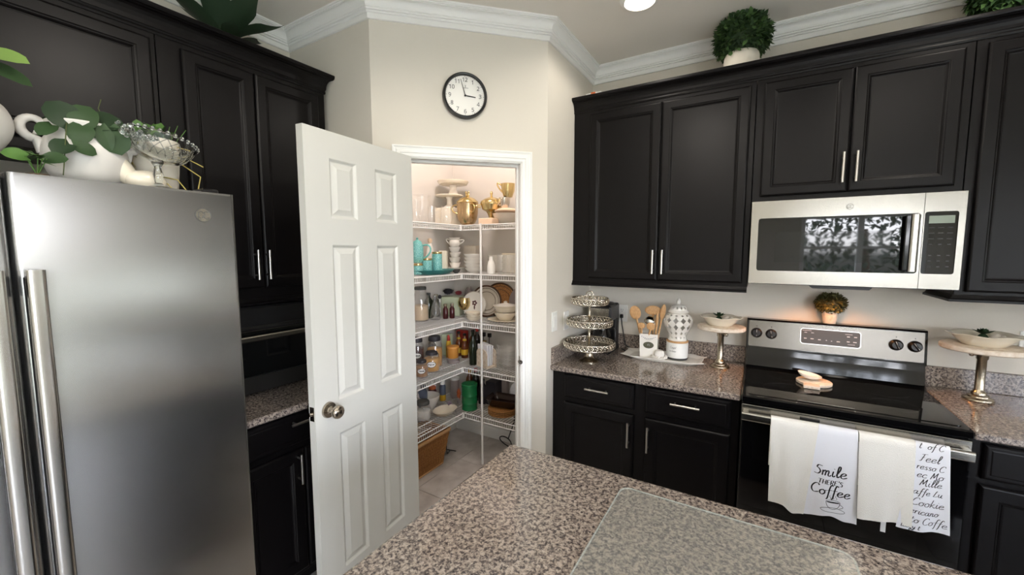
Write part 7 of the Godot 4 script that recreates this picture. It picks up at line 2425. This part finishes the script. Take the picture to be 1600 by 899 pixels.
	stack_of("glass_bowl", "clear glass mixing bowl|right of the napkin holder", "bowl", "nested clear glass bowls", Vector3(-0.53, y, 0.275), 5, 0.027, bowl_prof(0.085, 0.088, 0.5), M.glass, 0.003)
	for k in 2:
		a = MB.new()
		a.box(Vector3(0, 0, 0.013), Vector3(0.03, 0.034, 0.024), 0.004)
		a.tube([Vector3(0, -0.015, 0.018), Vector3(0, -0.05, 0.02), Vector3(0.005, -0.1, 0.02)], 0.003, 6)
		single("power_plug", a, M.dark_plastic, "black plug on the pantry's rear wall, %s of two" % ["left", "right"][k], "plug", Vector3(-0.922 + 0.058 * k, 0.887, 0.009), 0.0, "plugs on the pantry wall")

func dark_fillers():
	# darker jars and bottles that fill the back of the middle shelves
	for q in [
		["soy_bottle", "tall dark bottle with a red cap behind the caramel tub", "bottle", Vector3(-0.935, SY[4], 0.1), 0.029, 0.24, M.bottle_dark, M.red],
		["sauce_bottle", "dark brown bottle with a black cap in the fourth shelf's rear corner", "bottle", Vector3(-1.0, SY[4], 0.07), 0.031, 0.215, M.bottle_amber, M.ink],
		["olive_jar", "squat dark green jar behind the slim green bottle", "jar", Vector3(-0.86, SY[4], 0.1), 0.034, 0.15, M.bottle_green, M.gold],
		["molasses_jar", "dark jar at the wall behind the labelled jars", "jar", Vector3(-1.195, SY[4], 0.36), 0.035, 0.2, M.bottle_dark, M.bag_grey],
		["cola_bottle", "dark bottle with red cap behind the green tin", "bottle", Vector3(-0.93, SY[5], 0.13), 0.034, 0.27, M.bottle_dark, M.red],
		["syrup_bottle", "brown bottle with yellow cap behind the green tin", "bottle", Vector3(-1.01, SY[5], 0.11), 0.032, 0.24, M.bottle_amber, M.yellow],
		["coffee_tin", "black round tin between the green tin and the black box", "tin", Vector3(-0.84, SY[5], 0.16), 0.036, 0.2, M.bag_black, M.charcoal],
		["decanter", "dark glass bottle behind the clear carafe on the third shelf", "bottle", Vector3(-1.185, SY[3], 0.4), 0.036, 0.2, M.bottle_green, M.charcoal],
		["dark_flask", "dark flask by the wall behind the vinegar bottles", "bottle", Vector3(-1.19, SY[3], 0.31), 0.034, 0.18, M.bottle_dark, M.silver]]:
		var r: float = q[4]; var h: float = q[5]
		turned(q[0], q[1], q[2], q[3], [["body", vv([0, 0, r * 0.94, 0, r, 0.006, r, h * 0.6, r * 0.8, h * 0.72, r * 0.42, h * 0.82, r * 0.4, h * 0.92]), q[6]], ["cap", vv([r * 0.44, h * 0.9, r * 0.48, h * 0.91, r * 0.48, h * 0.99, r * 0.4, h, 0, h]), q[7]]], "", 18)

func pantry_bottom():
	var y: float = SY[5]
	var t := turned("storage_jar", "stout glass jar with white contents and grey lid on the bottom shelf", "jar", Vector3(-1.02, y, 0.66), [["glass", vv([0, 0.001, 0.05, 0.001, 0.056, 0.01, 0.058, 0.09, 0.045, 0.118, 0.04, 0.12, 0.04, 0.11, 0.05, 0.088, 0.05, 0.012, 0, 0.006]), M.glass], ["contents", vv([0, 0.007, 0.048, 0.01, 0.052, 0.018, 0.052, 0.075, 0.02, 0.088, 0, 0.086]), M.label_white], ["lid", vv([0.042, 0.118, 0.048, 0.12, 0.048, 0.14, 0.044, 0.145, 0, 0.146]), M.charcoal, "grey lid"]], "", 26)
	turned("mixing_bowl", "large white mixing bowl on the bottom shelf", "bowl", Vector3(-1.125, y, 0.49), [["bowl", bowl_prof(0.09, 0.115, 0.5), M.ceramic]], "", 32)
	sack("bread_bag", "crumpled pale purple bread bag on the cream boat dish", "bag", Vector3(-0.955, y + 0.03, 0.445), Vector3(0.085, 0.05, 0.06), M.bag_purple, 21, 0.75)
	turned("boat_dish", "cream oval boat dish at the front of the bottom shelf", "dish", Vector3(-0.948, y, 0.5), [["dish", vv([0, 0, 0.05, 0, 0.07, 0.01, 0.098, 0.036, 0.102, 0.042, 0.098, 0.042, 0.066, 0.016, 0, 0.008]), M.cream]], "", 36, 0.75, 1.05)
	turned("biscuit_tin", "tall green ribbed tin at the pantry corner of the bottom shelf", "tin", Vector3(-0.86, y, 0.31), [["body", vv([0, 0, 0.06, 0, 0.062, 0.004, 0.06, 0.008, 0.06, 0.05, 0.0615, 0.053, 0.06, 0.056, 0.06, 0.11, 0.0615, 0.113, 0.06, 0.116, 0.06, 0.18]), M.green_can], ["lid", vv([0.06, 0.178, 0.063, 0.18, 0.063, 0.2, 0.059, 0.204, 0, 0.203]), M.green_can]], "", 32)
	turned("spray_can", "white spray bottle with yellow base behind the mixing bowl", "bottle", Vector3(-1.16, y, 0.28), [["base", vv([0, 0, 0.024, 0, 0.026, 0.004, 0.026, 0.05]), M.yellow], ["body", vv([0.026, 0.05, 0.026, 0.12, 0.018, 0.135]), M.blue_grey], ["cap", vv([0.018, 0.134, 0.02, 0.136, 0.018, 0.165, 0, 0.168]), M.label_white]], "", 18)
	turned("jar_of_sauce", "dark red sauce jar at the back of the bottom shelf", "jar", Vector3(-1.2, y, 0.36), [["body", vv([0, 0, 0.03, 0, 0.034, 0.006, 0.034, 0.1, 0.026, 0.115]), M.burgundy], ["cap", vv([0.027, 0.113, 0.029, 0.115, 0.029, 0.135, 0, 0.136]), M.orange]], "", 18)
	turned("water_bottle", "dark blue bottle at the back left of the bottom shelf", "bottle", Vector3(-1.2, y, 0.47), [["body", vv([0, 0, 0.034, 0, 0.036, 0.006, 0.036, 0.12, 0.02, 0.15]), M.blue_grey], ["cap", vv([0.02, 0.149, 0.022, 0.15, 0.022, 0.175, 0, 0.176]), M.ink]], "", 18)
	turned("paper_cup", "white cylinder behind the orange packet on the bottom shelf", "canister", Vector3(-1.12, y, 0.17), [["body", vv([0, 0, 0.035, 0, 0.037, 0.004, 0.037, 0.15, 0.034, 0.154]), M.bag_grey], ["lid", vv([0.038, 0.152, 0.039, 0.154, 0.039, 0.172, 0, 0.174]), M.label_white]], "", 20)
	sack("snack_packet", "orange and white snack packet left of the green tin", "packet", Vector3(-0.995, y, 0.275), Vector3(0.042, 0.1, 0.03), M.orange, 44, 0.6)
	sack("chip_packet", "small white and red packet in front of the orange one", "packet", Vector3(-0.955, y, 0.33), Vector3(0.028, 0.06, 0.022), M.bag_grey, 47, 0.6)
	a_box("appliance_box", "black box right of the pole on the bottom shelf", "box", Vector3(-0.76, y + 0.095, 0.11), Vector3(0.09, 0.19, 0.12), M.bag_black)
	a_box("paper_carton", "grey carton behind the dark roasting pan", "carton", Vector3(-0.7, y + 0.1, 0.045), Vector3(0.06, 0.2, 0.05), M.bag_grey)
	sack("flour_bag", "white paper bag at the right rear of the bottom shelf", "bag", Vector3(-0.55, y, 0.07), Vector3(0.095, 0.115, 0.055), M.towel_white, 60, 0.12)
	for k in 4:
		var a := MB.new()
		a.lathe(vv([0, 0, 0.08, 0, 0.104, 0.008, 0.108, 0.012, 0.102, 0.012, 0.078, 0.004, 0, 0.004]), 36)
		for rr in 4:
			var ring := []
			for i in 40: ring.append(Vector3(cos(TAU * i / 40) * (0.085 + rr * 0.007), 0.005 + rr * 0.0028, sin(TAU * i / 40) * (0.085 + rr * 0.007)))
			a.tube(ring, 0.0032, 5, true)
		var o := obj("wicker_charger", a, M.wicker)
		o.position = Vector3(-0.585, y + 0.012 * k, 0.265)
		tag(o, "round woven wicker charger %s the stack on the bottom shelf" % ["lowest of", "second up in", "third up in", "topmost of"][k], "charger", "wicker chargers")
	t = thing("roasting_pan", "dark brown roasting pan lying on the wicker chargers", "pan", Vector3(-0.6, y + 0.056, 0.215), 0.15)
	var b := MB.new()
	var sec := [[0.8, 0.0], [0.86, 0.004], [1.0, 0.05], [1.03, 0.052], [1.03, 0.055], [0.98, 0.054], [0.82, 0.008]]
	var last := []
	for s in sec:
		var ring := []
		for p in round_rect(0.25 * s[0], 0.17 * s[0], 0.03): ring.append(Vector3(p.x, s[1], -p.y))
		if last.size():
			b.st.set_smooth_group(31)
			for i in ring.size(): b.quad(last[i], last[(i + 1) % ring.size()], ring[(i + 1) % ring.size()], ring[i])
		else:
			b.flat()
			for i in range(1, ring.size() - 1): b.tri(ring[0], ring[i + 1], ring[i])
		last = ring
	b.flat()
	for i in range(1, last.size() - 1): b.tri(last[0], last[i], last[i + 1])
	obj("pan", b, M.dark_pan, t)
	# wire drawer at the left front
	t = thing("wire_tray", "low white wire tray at the left front of the bottom shelf", "wire tray", Vector3(-0.985, y + 0.001, 0.87))
	b = MB.new()
	var w := 0.115; var d := 0.13
	for yy in [0.004, 0.05]: b.tube([Vector3(-w, yy, -d), Vector3(w, yy, -d), Vector3(w, yy, d), Vector3(-w, yy, d)], 0.0035, 6, true)
	for k in 13:
		var z := -d + 2 * d * k / 12.0
		b.tube([Vector3(-w, 0.05, z), Vector3(-w, 0.004, z), Vector3(w, 0.004, z), Vector3(w, 0.05, z)], 0.0016, 4)
	obj("wire_basket", b, M.wire_white, t)

func pantry_floor():
	# wicker basket under the shelf: woven strips round a tapered box
	var t := thing("wicker_basket", "tall tapered woven wicker basket on the pantry floor", "basket", Vector3(-1.02, 0.0, 0.7))
	var a := MB.new()
	a.flat()
	var h := 0.26
	var q := func(f: float, k: int, g: float, off: float) -> Vector3:
		var hw: float = lerp(0.085, 0.125, f) + off; var hd: float = lerp(0.15, 0.19, f) + off
		var c := [Vector3(-hw, f * h, hd), Vector3(hw, f * h, hd), Vector3(hw, f * h, -hd), Vector3(-hw, f * h, -hd)]
		return c[k].lerp(c[(k + 1) % 4], g)
	for k in 4:
		a.quad(q.call(0.0, k, 0.0, -0.004), q.call(0.0, k, 1.0, -0.004), q.call(1.0, k, 1.0, -0.004), q.call(1.0, k, 0.0, -0.004))
	a.quad(q.call(0.0, 3, 0.0, -0.004), q.call(0.0, 2, 0.0, -0.004), q.call(0.0, 1, 0.0, -0.004), q.call(0.0, 0, 0.0, -0.004))
	obj("lining", a, M.wicker, t)
	a = MB.new()
	for k in 4:
		var n: int = 16 if k % 2 == 0 else 26
		for i in n:
			var g := (i + 0.5) / n
			var pts := []
			for j in 9: pts.append(q.call(j / 8.0, k, g, 0.0015 * (1 if (i + j) % 2 == 0 else -1)))
			a.tube(pts, 0.0042, 5)
	obj("woven_canes", a, M.wicker, t).set_meta("kind", "stuff")
	a = MB.new()
	for yy in [1.0, 0.02]:
		a = MB.new()
		var pts := []
		for k in 4:
			for g in [0.03, 0.35, 0.65, 0.97]: pts.append(q.call(yy, k, g, 0.003))
		a.tube(pts, 0.012 if yy > 0.5 else 0.006, 8, true)
		obj("rolled_rim" if yy > 0.5 else "foot_rim", a, M.spoon_wood, t, "paler rolled rim")
	a = MB.new()
	var cp := []
	for k in 15: cp.append(Vector3(0.0, 0.09 + 0.085 * sin(-1.2 + 3.1 * k / 14.0), 0.05 * cos(-1.2 + 3.1 * k / 14.0)))
	cp.push_front(Vector3(0.0, 0.004, -0.05))
	a.tube(cp, 0.004, 7)
	a.tube([Vector3(-0.05, 0.004, -0.06), Vector3(0.0, 0.004, -0.05), Vector3(0.05, 0.004, -0.04)], 0.004, 7)
	single("wire_rack", a, M.dark_plastic, "curved black wire rack leaning behind the wicker basket", "wire rack", Vector3(-0.99, 0.0, 0.42), 0.4)
	a = MB.new()
	var pts := []
	for k in 30:
		var f := k / 29.0
		pts.append(Vector3(-0.66 + 0.05 * cos(f * 11.0), 0.006 + 0.07 * absf(sin(f * 5.5)), 0.1 + 0.04 * sin(f * 11.0)))
	pts.append(Vector3(-0.62, 0.2, 0.03))
	pts.append(Vector3(-0.62, 0.33, 0.02))
	a.tube(pts, 0.0045, 7)
	single("coiled_cable", a, M.dark_plastic, "black cable coiled on the pantry floor by the right doorpost", "cable")
